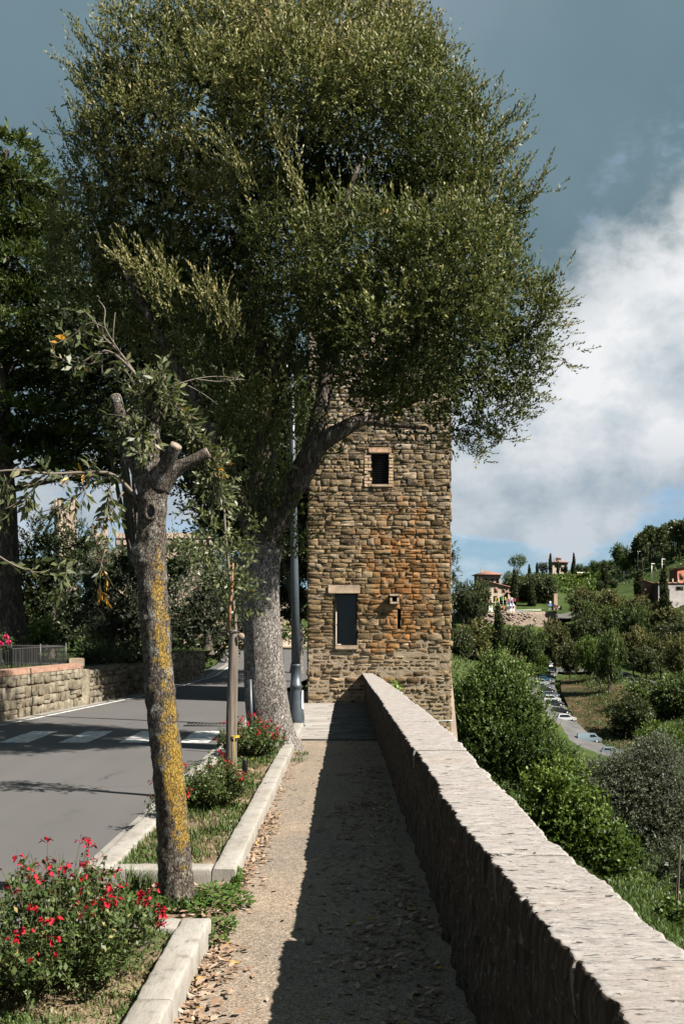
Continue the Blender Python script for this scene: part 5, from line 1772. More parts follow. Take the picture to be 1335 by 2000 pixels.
def salvia(name, label, cx, cy, zb, rad, hgt, nst, seed, singles=True, lean=(0, 0), leafL=0.026, kl=16, flow=0.5):
    global FLOWERS
    r = np.random.default_rng(seed)
    t = thing(name, label, 'shrub', (cx, cy, zb), group='red flowering salvia bushes in the planters')
    st = MB(); lf = MB(); fl = MB(); ca = MB()
    heads = []
    for k in range(nst):
        a = r.uniform(0, 2 * np.pi); q = math.sqrt(r.uniform(0, 1))
        b = np.array([cx + 0.25 * rad * q * math.cos(a), cy + 0.25 * rad * q * math.sin(a), zb])
        h = hgt * (1.0 - 0.45 * q * q) * r.uniform(0.55, 1.0)
        e = np.array([cx + rad * q * math.cos(a) * 1.0 + lean[0] * h, cy + rad * q * math.sin(a) + lean[1] * h, zb + h])
        mid = (b + e) / 2 + np.array([math.cos(a), math.sin(a), 0]) * rad * q * 0.25 + np.array([0, 0, h * 0.12]) + r.normal(0, 0.02, 3)
        pp = np.array([b, (b + mid) / 2, mid, (mid + e) / 2 + r.normal(0, .01, 3), e])
        st.tube(pp, [.0035, .003, .0025, .002, .0015], 4, cap=False)
        n = kl
        f = r.uniform(0.2, 0.92, n)
        B = np.stack([np.interp(f * 4, np.arange(5), pp[:, c]) for c in range(3)], 1) + r.normal(0, 0.014, (n, 3))
        A = unit(rand_dir(n, r) + np.array([0, 0, 0.35]))
        N = unit(rand_dir(n, r) * 0.7 + np.array([0, 0, 1.0]))
        s = r.uniform(0.6, 1.3, n)
        add_leaves(lf, B, A, N, leafL * s, leafL * 0.58 * s, 0.12, np.clip(r.normal(0.45, 0.2, n) + (r.random(n) < .02) * .6, 0, 1))
        # side twigs with leaves
        if r.random() < 0.9:
            i0 = np.interp(r.uniform(1, 3.2), np.arange(5), np.arange(5)); bs = np.array([np.interp(i0, np.arange(5), pp[:, c]) for c in range(3)])
            d = unit(rand_dir(1, r)[0] + np.array([0, 0, 0.5])) * r.uniform(.06, .14)
            st.tube([bs, bs + d], [.002, .001], 3, cap=False)
            n2 = n
            B = bs + np.outer(r.uniform(.2, 1, n2), d) + r.normal(0, .01, (n2, 3))
            s = r.uniform(0.6, 1.2, n2)
            add_leaves(lf, B, unit(rand_dir(n2, r) + np.array([0, 0, .3])), unit(rand_dir(n2, r) * .7 + np.array([0, 0, 1.0])), leafL * s, leafL * .58 * s, .12, np.clip(r.normal(.45, .2, n2), 0, 1))
        if r.random() < flow:
            d = unit(e - pp[3])
            top = e + d * r.uniform(.02, .06)
            st.tube([e, top], [.0015, .001], 3, cap=False)
            heads.append(top)
            if r.random() < .5:
                heads.append(e - d * r.uniform(.0, .03) + r.normal(0, .012, 3))
            for z in range(4):
                p = top + d * (0.008 * z)
                add_leaves(ca, p[None], unit(rand_dir(1, r) + d), rand_dir(1, r), .010, .006, .2, .5)
    st.build('stems', MAT['stem'], t, kind='stuff')
    lf.build('leaves', MAT['leaf_salvia'], t, kind='stuff')
    if ca.v:
        ca.build('calyces', MAT['calyx'], t, kind='stuff')
    if FLOWERS is None:
        FLOWERS = []
        for k in range(7):
            o = flower_mesh(np.random.default_rng(100 + k)).build('flower', MAT['petal'])
            FLOWERS.append(o.data)
            bpy.data.objects.remove(o)
    for h in heads:
        if singles:
            o = bpy.data.objects.new('flower', FLOWERS[int(r.integers(0, 7))])
            COL.objects.link(o); o.parent = t
            o.location = h - np.array([cx, cy, zb])
            o.rotation_euler = (r.uniform(-.4, .4), r.uniform(-.4, .4), r.uniform(0, 6.28))
            q = r.uniform(.75, 1.15); o.scale = (q, q, q)
        else:
            me = FLOWERS[int(r.integers(0, 7))]
            V = np.zeros(len(me.vertices) * 3, np.float32); me.vertices.foreach_get('co', V); V = V.reshape(-1, 3) * r.uniform(.9, 1.4)
            an = r.uniform(0, 6.28); c_, s_ = math.cos(an), math.sin(an)
            V = np.stack([V[:, 0] * c_ - V[:, 1] * s_, V[:, 0] * s_ + V[:, 1] * c_, V[:, 2]], 1) + h
            T = [list(p.vertices) for p in me.polygons]
            fl.both(V, [p for p in T if len(p) == 4], [p for p in T if len(p) == 3], r.random())
    if fl.v:
        fl.build('flowers', MAT['petal'], t, kind='stuff')
    return t


salvia('salvia_bush', 'biggest red salvia bush, in the nearest planter at the bottom corner', -1.36, 4.50, 0.10, 0.55, 0.62, 270, 3, flow=0.27, leafL=0.030, kl=22)
salvia('salvia_bush', 'bushy red salvia at the foot of the wooden stake in the long planter', -1.22, 8.9, 0.09, 0.36, 0.52, 170, 4, flow=0.15, leafL=0.031, kl=17)
salvia('salvia_bush', 'smaller red salvia spilling over the planter right before the thick oak trunk', -1.20, 12.35, 0.09, 0.46, 0.56, 150, 5, singles=False, flow=0.22, leafL=0.038, kl=16)
salvia('salvia_bush', 'few red salvia stems behind the lichen covered trunk on the road side', -1.50, 8.3, 0.09, 0.16, 0.42, 40, 6, flow=0.6, leafL=0.028, kl=10)


# ------------------------------------------------------------------ grass, weeds, fallen leaves
def blades(mb, x, y, z, h, w, r, tint, lean=0.5):
    n = len(x)
    a = r.uniform(0, 2 * np.pi, n)
    d = np.stack([np.cos(a), np.sin(a), np.zeros(n)], 1)
    s = np.stack([-np.sin(a), np.cos(a), np.zeros(n)], 1)
    b = np.stack([x, y, z], 1)
    h = np.broadcast_to(h, (n,))[:, None]; w = np.broadcast_to(w, (n,))[:, None]
    ln = (r.uniform(0.1, 1, n) * lean)[:, None]
    mid = b + d * h * ln * 0.35 + np.array([0, 0, 1.0]) * h * 0.6
    tip = b + d * h * ln + np.array([0, 0, 1.0]) * h * (1 - 0.35 * ln)
    V = np.stack([b - s * w / 2, b + s * w / 2, mid + s * w * .4, tip, mid - s * w * .4], 1).reshape(-1, 3)
    k = np.arange(n)[:, None] * 5
    mb.v.append(V)
    mb.q.append(np.concatenate([k, k + 1, k + 2, k + 4], 1) + mb.nv); mb.tq.append(np.broadcast_to(tint, (n,)).copy())
    mb.t.append(np.concatenate([k + 4, k + 2, k + 3], 1) + mb.nv); mb.tt.append(np.broadcast_to(tint, (n,)).copy())
    mb.nv += len(V)


def ground_cover():
    r = np.random.default_rng(77)
    g = MB()
    # planter turf: patches of green among dry blades
    for (x0, x1, y0, y1, z, n, hm) in ((-1.54, -0.90, 6.66, 13.3, .085, 9500, .045), (-1.54, -0.90, 3.4, 5.17, .105, 6500, .028), (-1.54, -.9, 14.5, 16.1, .09, 1500, .06)):
        x = r.uniform(x0, x1, n); y = r.uniform(y0, y1, n)
        f = fbm(np.stack([x * 2.2, y * 1.6, 0 * x], 1), 3, 6) + r.normal(0, .15, n)
        keep = f > -0.45
        x, y, f = x[keep], y[keep], f[keep]
        tint = np.where(f > -0.08, r.uniform(.2, .75, len(x)), r.uniform(.78, 1, len(x)))
        blades(g, x, y, np.full(len(x), z), hm * r.uniform(.4, 1.2, len(x)) * (1 + 0.5 * (f > 0.3)), .006 + 0.0004 * y, r, tint, 0.9)
    g.build('planter_grass', MAT['grass'], kind='stuff')
    # tufts and dark strap-leaved weeds round the lichen tree
    g = MB()

    def tuft(cx, cy, n, rad, h, w, t0, lean=1.0):
        q = np.sqrt(r.random(n)) * rad; a = r.uniform(0, 6.28, n)
        blades(g, cx + q * np.cos(a), cy + q * np.sin(a), np.full(n, 0.02), h * r.uniform(.5, 1.1, n), w, r, np.clip(r.normal(t0, .12, n), 0, .72), lean)
    c = gnd(262, 1755)
    tuft(c[0], 6.30, 110, .09, .20, .007, .45)
    tuft(c[0] + .1, 6.36, 50, .06, .16, .006, .4)
    for (px, py, n, rad, h, w, tt) in ((320, 1785, 110, .13, .10, .012, .25), (375, 1775, 60, .08, .10, .012, .25), (290, 1782, 70, .10, .08, .011, .2)):
        c = gnd(px, py); tuft(c[0], min(max(c[1], 5.42), 6.4), n, rad, h, w, tt, 1.1)
    for (px, py) in ((590, 1478), (583, 1490), (520, 1545), (500, 1520), (545, 1500), (470, 1610), (450, 1640)):
        c = gnd(px, py)
        tuft(c[0], c[1], 50, .10, .07, .008, .5)
    g.build('strap_weeds', MAT['grass'], kind='stuff')
    lf = MB()
    # low broad-leaved weeds
    for (px, py, n, rad) in ((420, 1760, 300, .15), (450, 1775, 200, .12), (405, 1790, 220, .12), (440, 1740, 140, .10), (430, 1825, 130, .08), (420, 1850, 80, .06), (300, 1775, 260, .22), (340, 1770, 200, .15), (260, 1782, 200, .18), (415, 1725, 60, .06)):
        c = gnd(px, py)
        q = np.sqrt(r.random(n)) * rad; a = r.uniform(0, 6.28, n)
        cy = np.clip(c[1] + q * np.sin(a), 5.36, 6.47) if px < 410 else c[1] + q * np.sin(a)
        B = np.stack([c[0] + q * np.cos(a), cy, np.full(n, .015) + r.uniform(0, .07, n)], 1)
        if px >= 410:
            B[:, 0] = np.maximum(B[:, 0], -0.72 + 0 * B[:, 0]) if not (5.4 < c[1] < 6.4) else B[:, 0]
        s = r.uniform(.6, 1.4, n)
        add_leaves(lf, B, unit(np.stack([np.cos(a), np.sin(a), r.uniform(-.1, .6, n)], 1) + rand_dir(n, r) * .4), unit(rand_dir(n, r) * .5 + np.array([0, 0, 1.0])), .036 * s, .020 * s, .1, np.clip(r.normal(.4, .2, n), 0, 1))
    lf.build('low_weeds', MAT['leaf_weed'], kind='stuff')
    # fallen leaves: drifts along the kerbs, scatter in the shade of the parapet
    dl = MB()
    P = []

    def drift(n, fx, fy, fz=None):
        x = fx(n); y = fy(n)
        P.append(np.stack([x, y, (fz(n) if fz is not None else r.uniform(.006, .02, n))], 1))
    for (y0, y1, n, w_) in ((3.2, 5.33, 520, .085), (6.5, 9.0, 420, .055), (9.0, 13.4, 150, .05)):
        P.append(np.stack([-0.727 + np.abs(r.normal(0, w_, n)), r.uniform(y0, y1, n), r.uniform(.006, .035, n)], 1))
    P.append(np.stack([r.uniform(-1.55, -.70, 200), r.uniform(5.4, 6.45, 200), r.uniform(.03, .06, 200)], 1))
    # clumps in the shade
    n = 1100
    y = 3.6 + 15 * r.random(n) ** 1.6
    x = 0.40 - np.abs(r.normal(0, .26, n))
    P.append(np.stack([x, y, r.uniform(.006, .018, n)], 1))
    for _ in range(26):
        cx, cy = r.uniform(-.05, .46), r.uniform(3.8, 13)
        k = 34
        P.append(np.stack([cx + r.normal(0, .09, k), cy + r.normal(0, .14, k), r.uniform(.006, .025, k)], 1))
    P.append(np.stack([r.uniform(-.7, .35, 70), r.uniform(3.8, 14, 70), r.uniform(.006, .012, 70)], 1))
    for (px, py) in ((500, 1545), (490, 1500), (470, 1530)):
        c = gnd(px, py)
        P.append(np.stack([c[0] - .1 + r.normal(0, .15, 25), c[1] + r.normal(0, .4, 25), np.full(25, .12)], 1))
    P = np.concatenate(P)
    P = P[(P[:, 0] < np.interp(P[:, 1], LY, LX) + .04)]
    n = len(P)
    a = r.uniform(0, 6.28, n)
    A = np.stack([np.cos(a), np.sin(a), r.normal(0, .18, n)], 1)
    N = unit(rand_dir(n, r) * .28 + np.array([0, 0, 1.0]))
    s = r.uniform(.55, 1.25, n)
    add_leaves(dl, P, A, N, .058 * s, .027 * s, r.uniform(-.25, .35, n)[:, None], np.clip(r.normal(.5, .25, n), 0, 1), curl=-0.12)
    dl.build('fallen_leaves', MAT['dead_leaf'], kind='stuff')
    # green bank below the parapet: meadow blades
    g = MB()
    n = 60000
    y = 7 + 60 * r.random(n) ** 1.5
    x = 1.0 + (y * 0.34 - 0.2) * r.random(n)
    z = np.concatenate([terr(x[k:k + 4000], y[k:k + 4000]) for k in range(0, n, 4000)])
    f = fbm(np.stack([x * .5, y * .4, 0 * x], 1), 3, 8)
    blades(g, x, y, z - .02, (.14 + .0045 * y) * r.uniform(.5, 1.3, n) * (1 + .4 * f), .010 + .0011 * y, r, np.clip(.42 + .25 * f + r.normal(0, .12, n), 0, .8), .8)
    g.build('bank_grass', MAT['grass'], kind='stuff')
    # grass fringe on the garden walls
    g = MB()
    n = 9000
    k = r.random(n)
    gvx = np.array([p[0] for p in gv]); gvy = np.array([p[1] for p in gv])
    y = r.uniform(17.8, 34, n); x = np.interp(y, gvy, gvx) - np.abs(r.normal(0, .8, n)) - 0.15
    blades(g, x, y, np.interp(y, gvy, gz) - .02 + 0 * x, .12 * r.uniform(.4, 1.4, n), .014, r, np.clip(r.normal(.4, .15, n), 0, .75), .8)
    g.build('garden_grass', MAT['grass'], kind='stuff')
    # tiny bright plant on the coping by the tower, plant tuft on the right edge of the tower
    m = MB()
    c = pix(775, 1340, 16.5)
    n = 160
    B = np.stack([r.normal(c[0] - .02, .03, n), r.normal(16.3, .6, n), np.full(n, c[2]) + r.uniform(-.04, .05, n)], 1)
    add_leaves(m, B, unit(rand_dir(n, r) + np.array([0, 0, .4])), unit(rand_dir(n, r) + np.array([0, 0, 1])), .05, .035, .1, np.clip(r.normal(.85, .1, n), 0, 1))
    tag(m.build('wall_plant', MAT['leaf_bright'], origin=tuple(c)), 'small bright yellow green plant growing over the outer edge of the parapet', 'plant')


ground_cover()


# ------------------------------------------------------------------ trees left of the road and behind the tower
def dense_tree(name, label, base, lobes, mat, bark, trunk_r, L, Wd, dens, k, seed, TL=0.3, up=0.3, tint=0.4, top=0.25, inner=0.45, trunk_pts=None, group=None, cat='tree', cut=None, core=0.9, shoots=0.03):
    r = np.random.default_rng(seed)
    t = thing(name, label, cat, tuple(base), group)
    if trunk_r > 0:
        m = MB()
        tp = trunk_pts if trunk_pts is not None else [base + np.array([0, 0, -0.3]), base + np.array([0, 0, .25]), base + np.array([.05, 0, 1.5]), np.mean([l[0] for l in lobes], 0)]
        tp = np.array(tp)
        rad = np.interp(np.linspace(0, 1, len(tp)), [0, .15, .5, 1], [trunk_r * 1.5, trunk_r * 1.08, trunk_r * .9, trunk_r * .35])
        m.tube(tp, rad, 14, sub=6, wob=.08, seed=seed)
        top_ = tp[-1]
        m.build('trunk', MAT[bark], t, smooth=True)
        b = MB()
        for c, rr in lobes[::2][:9]:
            f = r.uniform(.45, .85)
            i = np.interp(f, np.linspace(0, 1, len(tp)), np.arange(len(tp))); s = np.array([np.interp(i, np.arange(len(tp)), tp[:, q]) for q in range(3)])
            b.tube([s, (s + c) / 2 + np.array([0, 0, .1]), c], [trunk_r * .3, trunk_r * .2, trunk_r * .07], 6, sub=3, wob=.1)
        b.build('branches', MAT[bark], t, smooth=True, kind='stuff')
    zs = [l[0][2] - l[1][2] for l in lobes]; ze = [l[0][2] + l[1][2] for l in lobes]
    cr = MB()
    lobes_crown(cr, lobes, dens, TL, k, L, Wd, r, up=up, base_tint=tint, top_tint=top, zlo=min(zs), zhi=max(ze), inner=inner, front=cut, noise_scale=.5, core=core, bumpy=.34, shoots=shoots)
    cr.build('crown', MAT[mat], t, kind='stuff')
    return t


def lob(lst, Y0, yk=0.9):
    k = Y0 / FOC
    out = []
    for l in lst:
        px, py, rx = l[:3]
        rz = l[3] if len(l) > 3 else rx
        dy = l[4] if len(l) > 4 else 0
        out.append((pix(px, py, Y0 + dy), (rx * k, rx * k * yk, rz * k)))
    return out


# cedar behind the fence: tall, layered plates of needles
def cedar():
    r = np.random.default_rng(41)
    Y0 = 26.5
    b = np.array([pix(18, 1285, Y0)[0], Y0, .95])
    t = thing('cedar_tree', 'tall cedar with a thick brown trunk behind the iron fence at the left edge', 'tree', tuple(b))
    m = MB()
    m.tube([pix(*p, Y0) for p in ((22, 1300), (20, 1270), (12, 1200), (6, 1100), (0, 980), (-8, 800), (-15, 600), (-20, 300))], [.85, .60, .47, .44, .42, .36, .28, .12], 26, sub=6, wob=.08, seed=8)
    m.build('trunk', MAT['bark_cedar'], t, smooth=True)
    br = MB(); cr = MB()
    # plates: (px, py, half width px, thickness px, dy)
    for (px, py, w, h, dy) in ((20, 290, 60, 26, 0), (-60, 330, 90, 30, .5), (45, 350, 70, 30, -.3), (10, 420, 100, 34, .4), (80, 440, 60, 30, 0), (30, 520, 110, 34, -.5), (90, 560, 60, 28, .6), (20, 640, 120, 30, -.8), (85, 665, 60, 22, -.6),
                               (30, 715, 110, 26, .2), (100, 740, 70, 26, .5), (10, 800, 100, 22, -1.0), (60, 850, 120, 28, .2), (130, 870, 80, 26, .8), (40, 905, 110, 22, -.3), (170, 900, 60, 26, 1.2), (195, 930, 30, 40, 1.4), (250, 900, 50, 30, 1.5), (140, 800, 90, 34, 1.5), (180, 720, 100, 44, 2), (150, 620, 100, 44, 2), (200, 830, 90, 36, 2.4), (-20, 470, 80, 60, .3), (40, 590, 90, 50, .2), (60, 480, 80, 50, .8), (10, 690, 90, 44, .8), (60, 770, 90, 40, 1.0), (20, 380, 70, 50, .6), (-20, 560, 70, 50, 1.0), (110, 690, 80, 50, 1.6), (30, 860, 90, 34, .9)):
        k = Y0 / FOC
        c = pix(px, py, Y0 + dy)
        br.tube([pix(max(-15, min(10, px * .1)), py + 30, Y0), (pix(0, py + 18, Y0) + c) / 2, c], [.10, .07, .02], 6, sub=3, wob=.1)
        n = int(w * h * k * k * 560)
        a = r.uniform(0, 6.28, n); q = np.sqrt(r.random(n))
        B = c + np.stack([q * np.cos(a) * w * k, q * np.sin(a) * w * k * .8, (1 - q * q) * h * k * .5 + r.normal(0, h * k * .22, n) - .35 * q * q * h * k], 1)
        B += (fbm(B * 1.7, 2, 3)[:, None]) * np.array([.2, .2, .12])
        D = unit(np.stack([np.cos(a), np.sin(a), r.normal(.05, .25, n)], 1) + rand_dir(n, r) * .4)
        twig_leaves(cr, B, D, .30, 7, .19, .06, r, np.clip(.42 + .3 * (r.random(n) - .5) + .2 * fbm(B, 2, 5), 0, 1), spread=.55, up=.25, fold=.3)
    br.build('branches', MAT['bark_cedar'], t, smooth=True, kind='stuff')
    cr.build('crown', MAT['leaf_cedar'], t, kind='stuff')


cedar()

dense_tree('shade_tree', 'dark evergreen tree over the road between the cedar and the big oak', np.array([-6.15, 30, .6]),
           lob([(200, 560, 90, 90, .5), (290, 540, 100, 100, .8), (160, 640, 70), (230, 640, 95), (330, 640, 100), (170, 720, 60), (250, 740, 95, 80), (350, 740, 90), (310, 840, 80, 60), (400, 830, 85, 75), (240, 830, 50, 40), (400, 580, 100, 100, .8)], 24.5),
           'leaf_dark', 'bark_oak', .28, .11, .05, 34, 9, 51, TL=.4, trunk_pts=[(-6.15, 30, .4), (-6.1, 30, 1.2), (-6.2, 29, 3.5), (-6.0, 26.5, 6.5)])
dense_tree('row_tree', 'dark row tree directly behind the thick grey oak trunk with foliage hanging low', np.array([-1.75, 23.0, 0]),
           lob([(430, 860, 95), (520, 850, 90), (400, 930, 75, 60, .3), (480, 950, 85), (555, 930, 70), (560, 800, 90), (460, 760, 100), (540, 1010, 60, 50), (420, 1010, 55, 40), (570, 1070, 40, 45), (480, 1040, 50, 40), (585, 880, 60), (395, 800, 90), (500, 700, 90, 80, 1.2), (430, 740, 90, 80, 2.0), (540, 760, 80, 70, 2.6), (470, 860, 90, 80, 2.4), (390, 850, 70, 60, 2.2), (560, 880, 60, 60, 2.8), (500, 930, 70, 60, 3.4), (430, 900, 60, 50, 3.6), (480, 930, 60, 55, -1), (520, 870, 60, 60, -1.2), (535, 800, 60, 60, -1.3), (440, 960, 50, 40, -.8), (500, 990, 45, 40, -1)], 22.6, 1.1),
           'leaf_dark', 'bark_oak', .22, .10, .045, 36, 9, 52, TL=.36)
dense_tree('row_tree', 'smaller dark roadside tree seen between the lamp post and the tower', np.array([-1.9, 37.0, 0]),
           lob([(560, 1090, 42), (590, 1100, 36), (545, 1150, 34), (588, 1160, 30), (575, 1040, 50), (600, 1060, 40), (520, 1100, 46), (500, 1150, 36), (560, 1195, 26, 18), (592, 1195, 22, 22), (560, 980, 60, 50, -3), (500, 1000, 60, 50, -4), (540, 940, 60, 50, -6), (480, 950, 60, 50, -5), (590, 980, 40, 50, -4), (450, 1020, 50, 40, -2), (560, 900, 60, 50, -7)], 37, 1.6),
           'leaf_dark', 'bark_oak', .24, .14, .06, 18, 8, 53, TL=.5)
dense_tree('row_tree', 'unseen row tree added behind the tower to shade the road and far wall', np.array([.6, 29.5, 0]),
           [((.6, 29.5, 7.0), (1.6, 2.4, 1.6)), ((-.1, 28.3, 6.0), (1.1, 1.6, 1.3)), ((.2, 31.0, 6.0), (1.3, 1.8, 1.4)), ((1.2, 29.0, 8.2), (1.2, 1.8, 1.2)), ((.1, 33.2, 6.6), (1.4, 1.8, 1.6)), ((-.2, 30, 4.6), (1.1, 2.2, 1.0)), ((-.4, 33.5, 4.8), (1.2, 2.0, 1.0)), ((.3, 36.0, 5.5), (1.5, 1.8, 1.6))],
           'leaf_dark', 'bark_oak', .22, .13, .06, 24, 8, 64, TL=.4, core=1.4)  # unseen crown, added to cast shade across the road
# olive and dark shrubs of the garden
dense_tree('olive_tree', 'grey green olive tree behind the shaded roadside wall', np.array([pix(215, 1280, 29)[0], 29, .7]),
           lob([(215, 1130, 50), (180, 1170, 45), (250, 1170, 50), (225, 1200, 55), (270, 1130, 40), (200, 1230, 40, 30), (265, 1225, 40, 36), (240, 1090, 34), (175, 1120, 36), (150, 1200, 34)], 29),
           'leaf_olive', 'bark_far', .14, .085, .02, 46, 9, 54, TL=.3, tint=.5)
dense_tree('olive_tree', 'grey green olive tree further along the road beyond the lichen covered trunk', np.array([pix(405, 1290, 43)[0], 43, .8]),
           lob([(405, 1150, 42), (375, 1180, 40), (440, 1190, 36), (400, 1210, 44), (360, 1225, 34), (440, 1150, 30), (420, 1120, 30)], 43),
           'leaf_olive', 'bark_far', .2, .13, .032, 22, 9, 55, TL=.4, tint=.5)
dense_tree('garden_shrub', 'tall dark evergreen shrub filling the garden behind the cedar trunk', np.array([pix(100, 1290, 31)[0], 31, .8]),
           lob([(70, 1090, 50), (110, 1110, 55), (150, 1090, 50), (60, 1160, 55), (105, 1180, 60), (145, 1170, 50), (75, 1230, 55, 40), (130, 1230, 55, 40), (165, 1060, 34), (85, 1050, 36), (30, 1120, 50), (30, 1200, 50)], 31.5),
           'leaf_dark', 'bark_far', .1, .11, .05, 30, 8, 56, TL=.35, cat='shrub', tint=.55)
dense_tree('garden_shrub', 'dark shrubs beside the road behind the farthest roadside wall', np.array([pix(330, 1300, 47)[0], 47, .7]),
           lob([(300, 1130, 50), (345, 1110, 50), (300, 1190, 50), (340, 1200, 50), (320, 1250, 55, 40), (380, 1250, 50, 40), (430, 1250, 45, 40), (460, 1215, 36, 50), (470, 1160, 40, 60), (290, 1250, 50, 40), (480, 1250, 20, 26)], 48),
           'leaf_dark', 'bark_far', .12, .16, .07, 14, 8, 57, TL=.5, cat='shrub', tint=.5)
dense_tree('garden_shrub', 'small bright green shrub beside the cedar trunk behind the fence', np.array([pix(85, 1270, 25.5)[0], 25.5, .95]),
           lob([(85, 1240, 22, 18), (70, 1250, 18, 14), (100, 1250, 18, 14), (88, 1225, 14)], 25.5), 'leaf_bright', 'bark_far', .02, .08, .05, 70, 7, 58, TL=.2, cat='shrub')
dense_tree('climbing_tree', 'round green tree in front of the tiled roof in the garden', np.array([pix(265, 1200, 52)[0], 52, 1.0]),
           lob([(240, 1100, 34, 22), (270, 1105, 36, 24), (205, 1105, 36, 22), (290, 1095, 24), (350, 1090, 34, 30), (150, 1085, 40, 24), (380, 1085, 24)], 54), 'leaf_mid', 'bark_far', .15, .18, .08, 12, 8, 59, TL=.5)
dense_tree('garden_hedge', 'dark low hedge behind the shaded rubble walls', np.array([-6.6, 28, .65]),
           lob([(190, 1290, 26, 18, -2), (215, 1292, 26, 18, -1), (245, 1288, 26, 18, 0), (275, 1286, 26, 20, 1.5), (300, 1284, 26, 20, 3), (330, 1284, 26, 20, 5), (360, 1284, 26, 20, 7), (175, 1280, 24, 20, -2.5), (200, 1268, 26, 20, 1), (240, 1262, 28, 24, 3), (285, 1260, 28, 24, 5)], 26.5),
           'leaf_dark', 'bark_far', 0, .08, .04, 60, 8, 63, TL=.25, cat='hedge', tint=.7)
# roses
r0 = np.random.default_rng(3)
rose = thing('rose_bush', 'rose bush with bright pink blooms behind the fence at the left edge', 'shrub', tuple(pix(8, 1275, 22.5)))
m = MB(); n = 260; c = pix(4, 1258, 22.5)
B = c + r0.normal(0, 1, (n, 3)) * np.array([.14, .12, .12]); add_leaves(m, B, rand_dir(n, r0), rand_dir(n, r0), .07, .045, .1, np.clip(r0.normal(.4, .2, n), 0, 1)); m.build('leaves', MAT['leaf_mid'], rose, kind='stuff')
for (px, py) in ((12, 1245), (17, 1255), (2, 1258), (-8, 1248)):
    m = MB(); c = pix(px, py, 22.3); n = 26; d = rand_dir(n, r0)
    add_leaves(m, c + d * .015, unit(d + np.array([0, 0, .4])), unit(np.cross(d, [0, 0, 1.0])), .06, .055, .3, .5); m.build('bloom', MAT['petal_pink'], rose)
m = MB(); m.tube([pix(3, 1290, 22.5), pix(5, 1262, 22.5)], .012, 5); m.build('stem', MAT['stem'], rose)

# end of the road: pale wall, green, a few trunks
ew = thing('end_wall', 'pale low wall closing the view at the far bend of the road', 'wall', (-6, 84, 0))
m = MB(); m.obox((-5, 84, .75), (1, .05, 0), (-.05, 1, 0), 9, .25, .75, .05); m.build('wall', MAT['render_wall'], ew)
m = MB(); m.obox((-5, 84, 1.56), (1, .05, 0), (-.05, 1, 0), 9.1, .32, .07, .03); m.build('wall_cap', MAT['dressed_stone'], ew)
hb = thing('end_house', 'pale stone house front glimpsed at the far end of the road', 'house', (-10, 92, 0))
m = MB(); m.obox((-8.5, 93, 2.2), (1, 0, 0), (0, 1, 0), 3.6, 3, 2.4, .05); m.build('wall', MAT['render_wall'], hb)
m = MB(); m.obox((-8.5, 93, 4.75), (1, 0, 0), (0, 1, 0), 3.9, 3.3, .12, .05); m.build('roof', MAT['roof_tile'], hb)
for x in (-10.6, -8.6, -6.8):
    m = MB(); m.box(x - .4, x + .4, 89.9, 90.02, 1.6, 2.9); m.build('window', MAT['shutter'], hb)
dense_tree('far_bend_tree', 'pale green bush lit by the sun at the far bend of the road', np.array([-4.0, 80, 0]), lob([(575, 1240, 16), (592, 1245, 14), (555, 1238, 14), (600, 1232, 14), (540, 1245, 10)], 80), 'leaf_bright', 'bark_far', .1, .2, .1, 9, 7, 61, TL=.5)
dense_tree('far_bend_tree', 'dark tree standing over the far bend of the road', np.array([-8.0, 70, 0]), lob([(470, 1120, 60), (430, 1130, 50), (510, 1110, 50), (450, 1170, 40), (500, 1165, 36)], 72), 'leaf_dark', 'bark_far', .25, .24, .1, 7, 7, 62, TL=.6)

